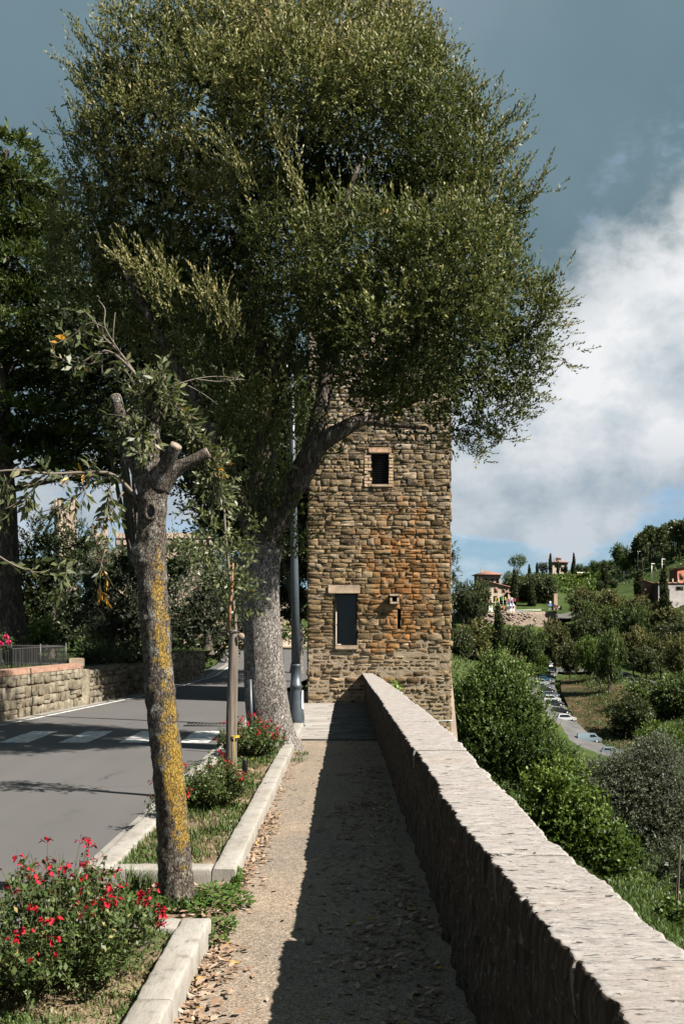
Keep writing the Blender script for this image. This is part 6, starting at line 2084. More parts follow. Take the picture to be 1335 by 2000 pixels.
# castle towers and wall over the garden, tiled roof
def castle():
    def sq_tower(label, px0, px1, ptop, Y, depth, crumble=False):
        x0, x1 = pix(px0, 0, Y)[0], pix(px1, 0, Y)[0]; z1 = pix(0, ptop, Y)[2]
        t = thing('castle_tower', label, 'tower', ((x0 + x1) / 2, Y + depth / 2, 0))
        # two visible faces of the prism: turned a little so that the lit and the shaded side show
        w = (x1 - x0) / 2
        m = MB(); ca, sa = math.cos(.5), math.sin(.5)
        m.obox(((x0 + x1) / 2, Y + w, (z1 - 1) / 2), (ca, sa, 0), (-sa, ca, 0), w * .74, w * .74, (z1 + 1) / 2, .1); m.build('wall', MAT['castle_stone'], t)
        for q in range(4):
            a = w * .55
            ox, oy = [(-a, -a), (a, -a), (a, a), (-a, a)][q]
            m = MB(); m.obox(((x0 + x1) / 2 + ca * ox - sa * oy, Y + w + sa * ox + ca * oy, z1 + (.3 if not crumble else .15 * q)), (ca, sa, 0), (-sa, ca, 0), w * .18, w * .18, .55, .05); m.build('battlement', MAT['castle_stone'], t)
    sq_tower('tall crumbling castle tower rising over the garden trees', 96, 146, 985, 118, 4)
    sq_tower('lower broken castle tower right of the tall one', 172, 208, 1040, 120, 3, True)
    Y = 130
    x0, x1 = pix(225, 0, Y)[0], pix(420, 0, Y)[0]; z1 = pix(0, 1048, Y)[2]
    t = thing('castle_wall', 'long castle wall with a row of small battlements behind the garden', 'wall', ((x0 + x1) / 2, Y, 0))
    m = MB(); m.box(x0, x1, Y, Y + 1.5, -1, z1, .05); m.build('wall', MAT['castle_stone'], t)
    n = 14
    for k in range(n):
        x = x0 + (k + .5) * (x1 - x0) / n
        m = MB(); m.box(x - .28, x + .28, Y - .25, Y - .002, z1 - 1.1, z1 - .25, .03); m.build('corbel', MAT['castle_stone'], t)
    m = MB(); m.box(x0, x1, Y - .35, Y + .3, z1 - .25, z1 + .5, .03); m.build('parapet', MAT['castle_stone'], t)
    Y = 62
    c = pix(215, 1085, Y)
    t = thing('garden_house', 'house with a sloping red tiled roof behind the olive tree', 'house', (c[0], Y, 0))
    x0, x1 = pix(160, 0, Y)[0], pix(262, 0, Y)[0]
    zl, zr = pix(0, 1066, Y)[2], pix(0, 1092, Y)[2]
    m = MB(); m.box(x0 + .1, x1 - .1, Y + .4, Y + 6, -.3, zr - .35); m.build('wall', MAT['render_wall'], t)
    rf = MB()
    n = 22
    for k in range(n):
        f0, f1 = k / n, (k + 1) / n
        xa, xb = x0 + (x1 - x0) * f0, x0 + (x1 - x0) * f1
        za, zb = zl + (zr - zl) * f0, zl + (zr - zl) * f1
        rf.quads([(xa, Y, za - .9), (xb, Y, zb - .9), (xb, Y + 3, zb), (xa, Y + 3, za), (xa, Y, za - .8), (xb, Y, zb - .8), (xb, Y + 3, zb + .1), (xa, Y + 3, za + .1)], [[0, 1, 2, 3], [4, 7, 6, 5][::-1], [0, 4, 5, 1], [1, 5, 6, 2], [2, 6, 7, 3], [3, 7, 4, 0]], random.random())
        xm = (xa + xb) / 2; zm = (za + zb) / 2
        rf.tube([(xm, Y - .02, zm - .8), (xm, Y + 3, zm + .1)], .07, 6)
    rf.build('roof', MAT['roof_tile'], t)


castle()


# ------------------------------------------------------------------ valley: near shrubs with their own leaves
def near_bush(name, label, lst, Y0, base, mat, L, Wd, dens, k, seed, cat='shrub', trunk=.08, **kw):
    b = np.array([base[0], base[1], tz(base[0], base[1])])
    return dense_tree(name, label, b, lob(lst, Y0), mat, 'bark_far', trunk, L, Wd, dens, k, seed, cat=cat, **kw)


near_bush('tall_bush', 'large bright leaved bush on the bank right of the tower foot',
          [(965, 1335, 34, 45), (945, 1370, 50), (985, 1360, 40), (925, 1400, 45), (1005, 1400, 45), (960, 1440, 65), (1015, 1440, 50), (915, 1435, 32), (960, 1490, 34), (1010, 1490, 50), (1050, 1465, 38), (1075, 1490, 38, 36), (1100, 1495, 26), (1040, 1530, 34, 30), (915, 1380, 28), (975, 1308, 20, 26), (1000, 1330, 24, 30), (935, 1345, 24, 30), (1030, 1370, 24, 40), (1050, 1420, 24, 40)], 45,
          (6.8, 45), 'leaf_bush', .13, .07, 34, 10, 71, TL=.5, up=.9, tint=.36, top=.55, shoots=.10)
near_bush('ivy_mound', 'mound of glossy bright green ivy on the grassy bank',
          [(1060, 1540, 30), (1085, 1520, 32), (1110, 1530, 34), (1075, 1580, 36), (1110, 1580, 44), (1145, 1570, 30), (1140, 1620, 45), (1100, 1625, 40, 36), (1180, 1630, 36), (1180, 1680, 42, 36), (1215, 1660, 32), (1215, 1690, 26, 24), (1150, 1670, 36, 30), (1070, 1610, 34, 30), (1045, 1590, 26)], 32,
          (7.7, 32), 'leaf_bright', .12, .085, 36, 8, 72, TL=.3, up=.4, tint=.45, top=.4, shoots=.06)
near_bush('olive_tree', 'silvery olive tree on the slope right of the ivy mound',
          [(1175, 1530, 36), (1240, 1510, 40), (1280, 1490, 45), (1160, 1550, 45), (1210, 1550, 60), (1270, 1550, 60), (1320, 1530, 50), (1190, 1600, 45), (1250, 1620, 55), (1310, 1600, 55), (1150, 1535, 26), (1340, 1580, 40), (1300, 1650, 40, 30), (1210, 1505, 26), (1275, 1475, 30)], 42,
          (12.3, 42), 'leaf_olive', .11, .03, 60, 12, 73, cat='tree', TL=.45, up=.3, tint=.5)
near_bush('olive_tree', 'small loose olive sapling at the right edge below the parapet',
          [(1310, 1680, 34, 30), (1330, 1720, 30), (1290, 1700, 24), (1340, 1690, 30)], 26, (8.6, 26), 'leaf_olive', .08, .02, 46, 9, 74, cat='tree', TL=.4, up=.4)
near_bush('ivy_mound', 'small yellow green weed clump on the bank at the right edge', [(1315, 1790, 26, 18), (1335, 1780, 26, 20), (1300, 1775, 14, 10)], 17, (5.6, 17), 'leaf_bright', .08, .06, 90, 7, 75, TL=.2, trunk=.02)
near_bush('tower_creeper', 'pale creeper clinging to the right edge of the tower', [(884, 1080, 8, 20), (885, 1120, 8, 24), (886, 1160, 7, 20)], 26.2, (2.4, 26.2), 'leaf_olive', .06, .03, 110, 6, 76, cat='plant', TL=.15, trunk=0)
cw = thing('town_wall', 'pale battered stretch of town wall showing just right of the tower', 'wall', (2.8, 28, -3))
m = MB(); m.quads([(1.6, 27, -6), (3.4, 27, -6), (2.62, 27.2, 2.4), (1.6, 27.2, 2.4), (1.6, 31, -6), (3.4, 31, -6), (2.62, 30.8, 2.4), (1.6, 30.8, 2.4)], [[0, 1, 2, 3], [1, 5, 6, 2], [5, 4, 7, 6], [4, 0, 3, 7], [3, 2, 6, 7]]); m.build('wall', MAT['castle_stone'], cw)
m = MB(); m.box(1.55, 2.7, 27.1, 30.9, 2.4, 2.55, .03); m.build('wall_cap', MAT['castle_stone'], cw)


# ------------------------------------------------------------------ valley: tree kinds that are copied
def proto_round(mat, seed, L=.05, n_l=9, spread=.42, dens=230, k=7, tint=.45, top=.3):
    """unit tree: crown about 1 wide and 1 high, standing on the origin"""
    r = np.random.default_rng(seed)
    root = bpy.data.objects.new('tree', None); COL.objects.link(root)
    m = MB(); m.tube([(0, 0, -.15), (0, 0, .05), (.01, 0, .3), (.0, .01, .6)], [.035, .026, .02, .008], 7, sub=3, wob=.1); m.build('trunk', MAT['bark_far'], root, origin=(0, 0, 0), smooth=True)
    lobes = [((0, 0, .56), (.30, .30, .32))]
    for q in range(n_l):
        a = q * 2.4 + r.uniform(-.3, .3); z = .26 + .56 * (q + .5) / n_l
        rr = .32 * math.sin(math.pi * min(.96, max(.1, (z - .08) / .95))) * r.uniform(.65, 1.2) + .03
        s = r.uniform(.10, .22)
        lobes.append((np.array([math.cos(a) * rr, math.sin(a) * rr, z]), (s, s, s * .85)))
    cr = MB()
    lobes_crown(cr, lobes, dens, .07, k, L, L * .55, r, up=.3, base_tint=tint, top_tint=top, zlo=.1, zhi=1.0, inner=.4, noise_scale=5, core=1.0, bumpy=.38)
    cr.build('crown', MAT[mat], root, origin=(0, 0, 0), kind='stuff')
    return root


def proto_cypress(seed):
    r = np.random.default_rng(seed)
    root = bpy.data.objects.new('cypress_tree', None); COL.objects.link(root)
    m = MB(); m.tube([(0, 0, -.1), (0, 0, .1), (0, 0, .4)], [.02, .016, .008], 6); m.build('trunk', MAT['bark_far'], root, origin=(0, 0, 0))
    lobes = [((r.normal(0, .012), r.normal(0, .012), z), (w, w, .11)) for z, w in ((.10, .065), (.2, .085), (.32, .092), (.45, .09), (.58, .08), (.70, .065), (.82, .045), (.91, .026))]
    cr = MB(); lobes_crown(cr, lobes, 2200, .05, 5, .042, .022, r, up=1.6, base_tint=.35, top_tint=.2, zlo=0, zhi=1, inner=.3, noise_scale=9, core=1.5)
    cr.build('crown', MAT['leaf_dark'], root, origin=(0, 0, 0), kind='stuff')
    return root


def proto_umbrella(seed):
    r = np.random.default_rng(seed)
    root = bpy.data.objects.new('umbrella_pine', None); COL.objects.link(root)
    m = MB(); m.tube([(0, 0, -.1), (0, 0, .1), (.02, 0, .4), (0, 0, .68)], [.028, .022, .018, .014], 7, sub=3); m.build('trunk', MAT['bark_far'], root, origin=(0, 0, 0))
    b = MB()
    for q in range(7):
        a = q * .9; b.tube([(0, 0, .55), (.14 * math.cos(a), .14 * math.sin(a), .70), (.28 * math.cos(a), .28 * math.sin(a), .78)], [.012, .009, .004], 5, sub=2)
    b.build('branches', MAT['bark_far'], root, origin=(0, 0, 0), kind='stuff')
    lobes = [((0, 0, .86), (.34, .34, .12))] + [((.26 * math.cos(a), .26 * math.sin(a), .82), (.16, .16, .08)) for a in np.arange(7) * .9]
    cr = MB(); lobes_crown(cr, lobes, 260, .06, 5, .04, .018, r, up=.5, base_tint=.5, top_tint=.3, zlo=.7, zhi=1, inner=.3, noise_scale=6)
    cr.build('crown', MAT['leaf_mid'], root, origin=(0, 0, 0), kind='stuff')
    return root


PROTO = dict(oak=proto_round('leaf_dark', 1, tint=.6, top=.5), oak2=proto_round('leaf_dark', 12, tint=.75, top=.5, n_l=12), mid=proto_round('leaf_mid', 2), mid2=proto_round('leaf_mid', 22, n_l=12), brown=proto_round('leaf_brown', 3), brown2=proto_round('leaf_brown', 33, n_l=11, tint=.35),
             bright=proto_round('leaf_bright', 4, tint=.35), olive=proto_round('leaf_olive', 5, tint=.4), cyp=proto_cypress(6), umb=proto_umbrella(7))
USED = set()


def plant(kind, name, label, px, ptop, pbot, wpx, Y, group=None, cat='tree', rot=None):
    """stand a tree of a kind where the survey puts it: base, height and width"""
    k = Y / FOC
    b = pix(px, pbot, Y)
    g = tz(b[0], Y)
    h = (pbot - ptop) * k
    top = b[2] + h
    z0 = min(g, b[2])
    if kind not in USED:
        o = PROTO[kind]; USED.add(kind)
    else:
        o = copy_tree(PROTO[kind])
    o.name = name
    wf = {'cyp': .19, 'umb': .80}.get(kind, .95)
    o.location = (b[0], Y, b[2] if g > b[2] or b[2] - g < .15 * h else g)
    hh = top - o.location[2]
    o.scale = (wpx * k / wf, wpx * k / wf, hh / 1.0)
    o.rotation_euler = (0, 0, rot if rot is not None else random.uniform(0, 6.28))
    tag(o, label, cat, group)
    return o


TREES = [
    ('oak', 'evergreen_tree', 'dark evergreen nearest the tower edge, left of the stone house', 905, 1128, 1198, 46, 335),
    ('oak2', 'evergreen_tree', 'dark evergreen partly hiding the front of the stone house', 937, 1132, 1196, 48, 340),
    ('oak', 'evergreen_tree', 'dark evergreen low beside the town wall above the retaining wall', 925, 1150, 1196, 40, 330),
    ('cyp', 'cypress_tree', 'dark slim cypress standing before the pale road retaining wall', 973, 1186, 1288, 19, 300),
    ('brown', 'broadleaf_tree', 'brownish green tree left of the slim cypress under the upper road', 925, 1204, 1296, 92, 300),
    ('oak2', 'broadleaf_tree', 'very dark tree touching the tower side low on the slope', 892, 1225, 1300, 60, 290),
    ('oak', 'broadleaf_tree', 'dark round tree right of the slim cypress below the retaining wall', 1012, 1217, 1298, 66, 305),
    ('mid', 'broadleaf_tree', 'lighter green tree in front of the dark round one below the retaining wall', 1040, 1226, 1300, 48, 300),
    ('brown2', 'broadleaf_tree', 'wide olive brown tree above the top end of the car park', 1084, 1205, 1296, 66, 305),
    ('oak2', 'broadleaf_tree', 'dark tree at the top end of the car park right of the olive brown one', 1112, 1250, 1314, 50, 292),
    ('bright', 'broadleaf_tree', 'small yellow green bush under the olive brown tree', 1058, 1272, 1298, 26, 298),
    ('oak2', 'grove_tree', 'leftmost dark tree of the grove behind the flag poles', 1021, 1126, 1192, 46, 388),
    ('oak', 'grove_tree', 'dark tree in the middle of the grove behind the flag poles', 1043, 1117, 1192, 54, 384),
    ('oak2', 'grove_tree', 'dark tree of the grove just left of the stone pillar', 1066, 1118, 1192, 52, 380),
    ('mid', 'grove_tree', 'pale green tree rising beneath the umbrella pine', 998, 1113, 1152, 40, 424),
    ('cyp', 'cypress_tree', 'broad cypress inside the grove left of the stone pillar', 1037, 1140, 1196, 14, 372),
    ('cyp', 'cypress_tree', 'cypress below the umbrella pine', 1004, 1115, 1185, 12, 376),
    ('umb', 'umbrella_pine', 'flat topped umbrella pine against the sky', 1010, 1084, 1142, 34, 415),
    ('cyp', 'cypress_tree', 'small cypress leftmost on the hilltop ridge', 1033, 1103, 1119, 5, 590),
    ('cyp', 'cypress_tree', 'small cypress second along the hilltop ridge', 1048, 1100, 1120, 5, 590),
    ('oak', 'ridge_tree', 'dark tree left of the hilltop villa', 1060, 1097, 1121, 20, 600),
    ('cyp', 'cypress_tree', 'cypress left of the hilltop villa front', 1074, 1083, 1122, 6, 575),
    ('cyp', 'cypress_tree', 'cypress before the middle of the hilltop villa', 1089, 1096, 1122, 5, 575),
    ('cyp', 'cypress_tree', 'cypress at the right corner of the hilltop villa', 1104, 1102, 1122, 6, 575),
    ('cyp', 'cypress_tree', 'tallest thin cypress right of the hilltop villa', 1120, 1082, 1126, 6, 560),
    ('cyp', 'cypress_tree', 'short cypress beside the tallest hilltop one', 1117, 1099, 1126, 5, 562),
    ('mid', 'ridge_tree', 'green tree right of the tallest hilltop cypress', 1130, 1100, 1122, 16, 590),
    ('oak', 'ridge_tree', 'dark low tree on the ridge left of the green meadow', 1145, 1104, 1122, 14, 560),
    ('mid2', 'ridge_tree', 'low green tree on the ridge above the vineyard', 1162, 1094, 1122, 24, 530),
    ('mid', 'ridge_tree', 'wide green tree on the ridge left of the tall broadleaf', 1182, 1092, 1122, 30, 520),
    ('mid2', 'ridge_tree', 'tall broadleaf tree rising on the meadow left of the pine wood', 1211, 1060, 1116, 36, 490),
    ('bright', 'ridge_tree', 'brighter green tree at the foot of the tall meadow broadleaf', 1222, 1082, 1120, 24, 484),
    ('cyp', 'cypress_tree', 'cypress at the right end of the vineyard', 1180, 1098, 1154, 11, 430),
    ('oak', 'slope_tree', 'dark round shrub left of the vineyard cypress', 1170, 1133, 1154, 18, 425),
    ('oak2', 'slope_tree', 'dark round shrub right of the vineyard cypress', 1198, 1130, 1154, 20, 425),
    ('cyp', 'cypress_tree', 'broad cypress on the meadow left of the grey building', 1248, 1118, 1166, 20, 370),
    ('cyp', 'cypress_tree', 'tall cypress in front of the grey building wall', 1296, 1104, 1180, 17, 320),
    ('brown2', 'slope_tree', 'big rounded brownish oak right of the stone pillar', 1138, 1140, 1206, 62, 350),
    ('brown', 'slope_tree', 'wide rounded oak below the vineyard cypress', 1192, 1148, 1218, 80, 345),
    ('brown2', 'slope_tree', 'olive toned oak below the broad meadow cypress', 1245, 1158, 1232, 76, 335),
    ('brown', 'slope_tree', 'oak with pale top under the grey building wall', 1296, 1172, 1250, 84, 320),
    ('mid2', 'slope_tree', 'bluish green tree in front of the big brownish oak', 1152, 1170, 1222, 44, 338),
    ('mid', 'slope_tree', 'fresh green tree in the centre of the wooded slope', 1204, 1178, 1246, 60, 325),
    ('mid2', 'slope_tree', 'upright fresh green tree right of the slope centre', 1252, 1176, 1260, 42, 318),
    ('oak2', 'slope_tree', 'dark tree at the left end of the wooded slope', 1138, 1196, 1262, 62, 322),
    ('oak', 'slope_tree', 'dark tree in the shade at the right of the wooded slope', 1312, 1210, 1280, 70, 305),
    ('bright', 'poplar_tree', 'light green tree with open crown over the brown bank', 1160, 1236, 1330, 64, 275),
    ('mid', 'poplar_tree', 'slim tree with a bare trunk standing on the brown bank', 1188, 1222, 1354, 58, 250),
    ('brown', 'broadleaf_tree', 'yellowish tree beyond the parked silver car', 1236, 1218, 1306, 66, 295),
    ('brown2', 'broadleaf_tree', 'brownish tree behind the access road at the right', 1290, 1232, 1312, 70, 288),
    ('oak2', 'broadleaf_tree', 'dark tree above the right end of the access road', 1262, 1262, 1330, 60, 280),
    ('brown', 'broadleaf_tree', 'pale olive tree at the right edge of the view', 1328, 1232, 1330, 60, 270),
    ('mid', 'broadleaf_tree', 'large green tree right of the brown bank', 1276, 1316, 1425, 110, 235),
    ('mid2', 'broadleaf_tree', 'large green tree at the right edge of the brown bank', 1335, 1310, 1430, 90, 230),
    ('bright', 'broadleaf_tree', 'bright leafy tree right of the lowest parked car', 1300, 1405, 1510, 110, 150),
    ('mid', 'broadleaf_tree', 'bright leafy tree at the right edge over the olive', 1345, 1390, 1500, 90, 160),
    ('oak', 'broadleaf_tree', 'dark tree in shade between the brown bank and the bright leafy tree', 1232, 1352, 1462, 105, 215),  # dark crown made wide to stand in for deep shade beside the bank
    ('bright', 'bank_shrub', 'green shrub on the grass bank between tower and tall bush', 900, 1395, 1450, 60, 75),
    ('mid', 'bank_shrub', 'low green shrub on the grass slope right of the tower', 905, 1330, 1372, 60, 120),
    ('bright', 'bank_shrub', 'reed green thicket above the car park curve', 1030, 1290, 1318, 60, 280),
    ('mid', 'bank_shrub', 'reed green thicket left of the car park curve', 990, 1285, 1312, 50, 285),
]
for q in TREES:
    plant(*q)

# far pine wood on the right hill: one mass with its trunks
r1 = np.random.default_rng(91)
pwood = MB(); ptr = MB()
for q in range(85):
    px = r1.uniform(1238, 1420); Y = r1.uniform(455, 560)
    b = pix(px, 1100, Y); g = tz(b[0], Y)
    pt = np.interp(px, [1238, 1250, 1270, 1300, 1335, 1420], [1075, 1036, 1032, 1022, 1018, 1010]) + r1.uniform(-2, 14)
    top = pix(px, pt, Y)[2]
    if top - g < 5:
        continue
    x = b[0]
    ptr.tube([(x, Y, g - 1), (x + r1.normal(0, .5), Y, (g + top) / 2), (x, Y, top - 1)], [.35, .28, .1], 5)
    h = top - g
    n = 150
    f = r1.random(n)
    a = r1.uniform(0, 6.28, n); rad = (3.4 * np.sqrt(r1.random(n))) * (1.15 - .8 * f)
    B = np.stack([x + rad * np.cos(a), Y + rad * np.sin(a), g + h * (.45 + .55 * f)], 1)
    twig_leaves(pwood, B, unit(rand_dir(n, r1) + np.array([0, 0, .5])), 1.2, 4, 1.5, .8, r1, np.clip(r1.normal(.5, .2, n) + .2 * f, 0, 1))
pwo = pwood.build('pine_wood', MAT['leaf_dark'], kind='stuff')
pto = ptr.build('pine_wood_trunks', MAT['bark_far'], kind='stuff')
# hedge rows of the vineyard terraces
hb_ = MB(); hr = np.random.default_rng(12)
for row in range(9):
    yv = 1121 + row * 4.2
    Y = 560 - row * 14
    for q in range(70):
        px = hr.uniform(1086 + row * 1.5, 1172 + row * 2)
        c = pix(px, yv, Y); g = tz(c[0], Y)
        n = 5
        B = np.array([c[0], Y, g + .6]) + hr.normal(0, 1, (n, 3)) * np.array([1.2, .4, .5])
        add_leaves(hb_, B, unit(rand_dir(n, hr) + np.array([0, 0, .6])), rand_dir(n, hr), 1.5, .9, .1, np.clip(hr.normal(.5, .2, n), 0, 1))
hb_.build('vineyard_rows', MAT['leaf_bright'], kind='stuff')
# undergrowth on the valley floor
ug = MB()
n = 11000
Y = 70 + 260 * hr.random(n); a = hr.uniform(.10, .62, n); X = a * Y
keep = ~((X > 33) & (X < 78) & (Y > 150) & (Y < 335)) 
X, Y = X[keep], Y[keep]
Z = np.concatenate([terr(X[k:k + 3000], Y[k:k + 3000]) for k in range(0, len(X), 3000)])
f = fbm(np.stack([X * .06, Y * .05, 0 * X], 1), 3, 2)
kp = f > -.05
X, Y, Z = X[kp], Y[kp], Z[kp]
n = len(X)
twig_leaves(ug, np.stack([X, Y, Z - .1], 1), unit(rand_dir(n, hr) * .7 + np.array([0, 0, 1.0])), .9, 5, .5, .25, hr, np.clip(hr.normal(.4, .2, n), 0, 1), spread=.8)
ug.build('undergrowth', MAT['leaf_mid'], kind='stuff')


# scrub on the far hillside and brush on the brown bank
hs = MB()
n = 5200
Y = hr.uniform(375, 620, n); X = Y * hr.uniform(.17, .62, n)
f = fbm(np.stack([X * .035, Y * .03, 0 * X], 1), 4, 22)
kp = (f > .02) & ~((X / Y > .20) & (X / Y < .262) & (Y > 430))
X, Y = X[kp], Y[kp]
Z = np.concatenate([terr(X[k:k + 3000], Y[k:k + 3000]) for k in range(0, len(X), 3000)])
n = len(X)
twig_leaves(hs, np.stack([X, Y, Z - .2], 1), unit(rand_dir(n, hr) * .8 + np.array([0, 0, .8])), 1.8, 6, 1.1, .7, hr, np.clip(hr.normal(.4, .2, n), 0, .9), spread=.9)
hs.build('hill_scrub', MAT['leaf_mid'], kind='stuff')
bb = MB()
n = 4200
Y = hr.uniform(180, 292, n); X = np.interp(Y, [180, 212, 235, 262, 292], [57, 58.5, 61, 64, 68]) + hr.normal(1.5, 4.5, n)
keep = X > np.interp(Y, [165, 221, 255, 290], [53.5, 51, 54, 60.5])
X, Y = X[keep], Y[keep]; n = len(X)
Z = terr(X, Y)
twig_leaves(bb, np.stack([X, Y, Z + .35], 1), unit(rand_dir(n, hr) * .8 + np.array([0, 0, .9])), .7, 4, .45, .2, hr, np.clip(hr.normal(.45, .25, n), 0, .9), spread=.9)
bb.build('bank_brush', MAT['leaf_mid'], kind='stuff')


# ------------------------------------------------------------------ far wall, houses, street things
def far_wall():
    t = thing('road_retaining_wall', 'long pale stone retaining wall carrying the upper road across the valley', 'wall', (50, 345, 0))
    xs = np.linspace(18, 74, 30)
    V = []
    for x in xs:
        y = np.interp(x, [18, 42, 56, 74], [343.5, 344.5, 347.5, 354])
        zt = np.interp(x, [18, 36, 54, 66, 74], [7.0, 6.8, 6.6, 7.0, 7.5]); zb = np.interp(x, [18, 40, 56, 68, 74], [-5, -4, -3, 1.0, 5.0])
        for f in np.linspace(0, 1, 8):
            V.append((x, y - 1.6 * (1 - f) + .15 * hr.normal(), zb + (zt - zb) * f))
        V.append((x, y + 1.0, zt))
    k = 9
    m = MB(); m.quads(V, [[a * k + b, (a + 1) * k + b, (a + 1) * k + b + 1, a * k + b + 1] for a in range(len(xs) - 1) for b in range(k - 1)])
    m.build('wall', MAT['castle_stone'], t)
    n = 900
    x = hr.uniform(20, 72, n); y = np.interp(x, [18, 42, 56, 74], [343.5, 344.5, 347.5, 354]); f = hr.random(n)
    sm = MB()
    for a, b, c in zip(x, y, f):
        z = -4 + 10.5 * c
        sm.obox((a, b - 1.6 * (1 - c) - .05, z), (1, .1, 0), (-.1, 1, 0), hr.uniform(.3, .6), .22, hr.uniform(.15, .3), 0, hr.random())
    sm.build('stones', MAT['castle_stone'], t, kind='stuff')
    # grey guard rail along the upper road
    rl = thing('guard_rail', 'grey metal guard rail along the edge of the upper road', 'railing', (50, 346, 7))
    for z in (.45, .9):
        m = MB()
        m.tube([(x_, np.interp(x_, [18, 42, 56, 74], [344.5, 345.5, 348.5, 355]), np.interp(x_, [18, 36, 54, 66, 74], [7.0, 6.8, 6.6, 7.0, 7.5]) + z) for x_ in np.linspace(18, 74, 12)], .07, 5)
        m.build('rail', MAT['steel'], rl)


far_wall()


def house(name, label, cx, Y, w, d, z0, h, wall, roof='hip', rh=1.5, rot=0.0, wins=(), over=.5, chimney=False, roofmat='roof_tile', door=None):
    t = thing(name, label, 'house', (cx, Y, z0))
    ca, sa = math.cos(rot), math.sin(rot)
    ux, uy = np.array([ca, sa, 0]), np.array([-sa, ca, 0])
    o = np.array([cx, Y, z0])
    m = MB(); m.obox(o + np.array([0, 0, h / 2 - .5]), ux, uy, w / 2, d / 2, h / 2 + .5, .05); m.build('wall', MAT[wall], t)
    a, b = w / 2 + over, d / 2 + over
    R_ = MB()
    def pt(x, y, z): return o + ux * x + uy * y + np.array([0, 0, z])
    if roof == 'hip':
        rl_ = max(w - d, 0) / 2
        V = [pt(-a, -b, h), pt(a, -b, h), pt(a, b, h), pt(-a, b, h), pt(-rl_, 0, h + rh), pt(rl_, 0, h + rh), pt(-a, -b, h - .2), pt(a, -b, h - .2), pt(a, b, h - .2), pt(-a, b, h - .2)]
        R_.both(V, [[0, 1, 5, 4], [2, 3, 4, 5], [6, 7, 1, 0], [7, 8, 2, 1], [8, 9, 3, 2], [9, 6, 0, 3], [9, 8, 7, 6]], [[1, 2, 5], [3, 0, 4]])
    elif roof == 'gable_front':      # ridge runs away from the viewer: the slope shows as a raking edge
        V = [pt(-a, -b, h), pt(0, -b, h + rh), pt(a, -b, h), pt(-a, b, h), pt(0, b, h + rh), pt(a, b, h), pt(-a, -b, h + .25), pt(0, -b, h + rh + .25), pt(a, -b, h + .25), pt(-a, b, h + .25), pt(0, b, h + rh + .25), pt(a, b, h + .25)]
        R_.quads(V, [[6, 7, 10, 9], [7, 8, 11, 10], [0, 1, 7, 6], [1, 2, 8, 7], [3, 0, 6, 9], [2, 5, 11, 8], [0, 3, 4, 1], [1, 4, 5, 2]])
        g_ = MB(); V = [pt(-w / 2, -d / 2 - .001, h - .02), pt(w / 2, -d / 2 - .001, h - .02), pt(0, -d / 2 - .001, h + rh * .96), pt(-w / 2, d / 2, h - .02), pt(w / 2, d / 2, h - .02), pt(0, d / 2, h + rh * .96)]
        g_.tris(V, [[0, 1, 2], [4, 3, 5]]); g_.build('gable', MAT[wall], t)
    elif roof == 'shed':             # falls to the right
        V = [pt(-a, -b, h + rh), pt(a, -b, h), pt(a, b, h), pt(-a, b, h + rh)]
        V = V + [v + np.array([0, 0, .3]) for v in V]
        R_.quads(V, [[4, 5, 6, 7], [3, 2, 1, 0], [0, 1, 5, 4], [1, 2, 6, 5], [2, 3, 7, 6], [3, 0, 4, 7]])
        g_ = MB(); V = [pt(-w / 2, -d / 2, h - .1), pt(w / 2, -d / 2, h - .1), pt(w / 2, -d / 2, h), pt(-w / 2, -d / 2, h + rh), pt(-w / 2, d / 2, h - .1), pt(w / 2, d / 2, h - .1), pt(w / 2, d / 2, h), pt(-w / 2, d / 2, h + rh)]
        g_.quads(V, [[0, 1, 2, 3], [5, 4, 7, 6], [4, 0, 3, 7]]); g_.build('gable', MAT[wall], t)
    else:
        R_.obox(o + np.array([0, 0, h + .1]), ux, uy, a, b, .14, .03)
    rf = R_.build('roof', MAT[roofmat], t); rf['_o'] = t['_o']
    if chimney:
        c = MB(); c.obox(pt(-w * .22, 0, h + rh * .7), ux, uy, .45, .45, 1.3, .05); c.build('chimney', MAT[wall], rf)
    for (x, z, ww, wh, mt) in wins:
        f = MB(); f.obox(pt(x, -d / 2 - .03, z), ux, uy, ww / 2 + .12, .06, wh / 2 + .12, .02)
        fo = f.build('window', MAT['dressed_stone'], t); fo['_o'] = t['_o']
        g_ = MB(); g_.obox(pt(x, -d / 2 - .08, z), ux, uy, ww / 2, .03, wh / 2); g_.build('shutter' if mt == 'shutter' else 'pane', MAT[mt], fo)
    if door:
        f = MB(); f.obox(pt(door[0], -d / 2 - .05, door[2] / 2), ux, uy, door[1] / 2, .06, door[2] / 2, .02); f.build('door', MAT['gate_wood'], t)
    return t


def hp(px, py, Y):
    return pix(px, py, Y)


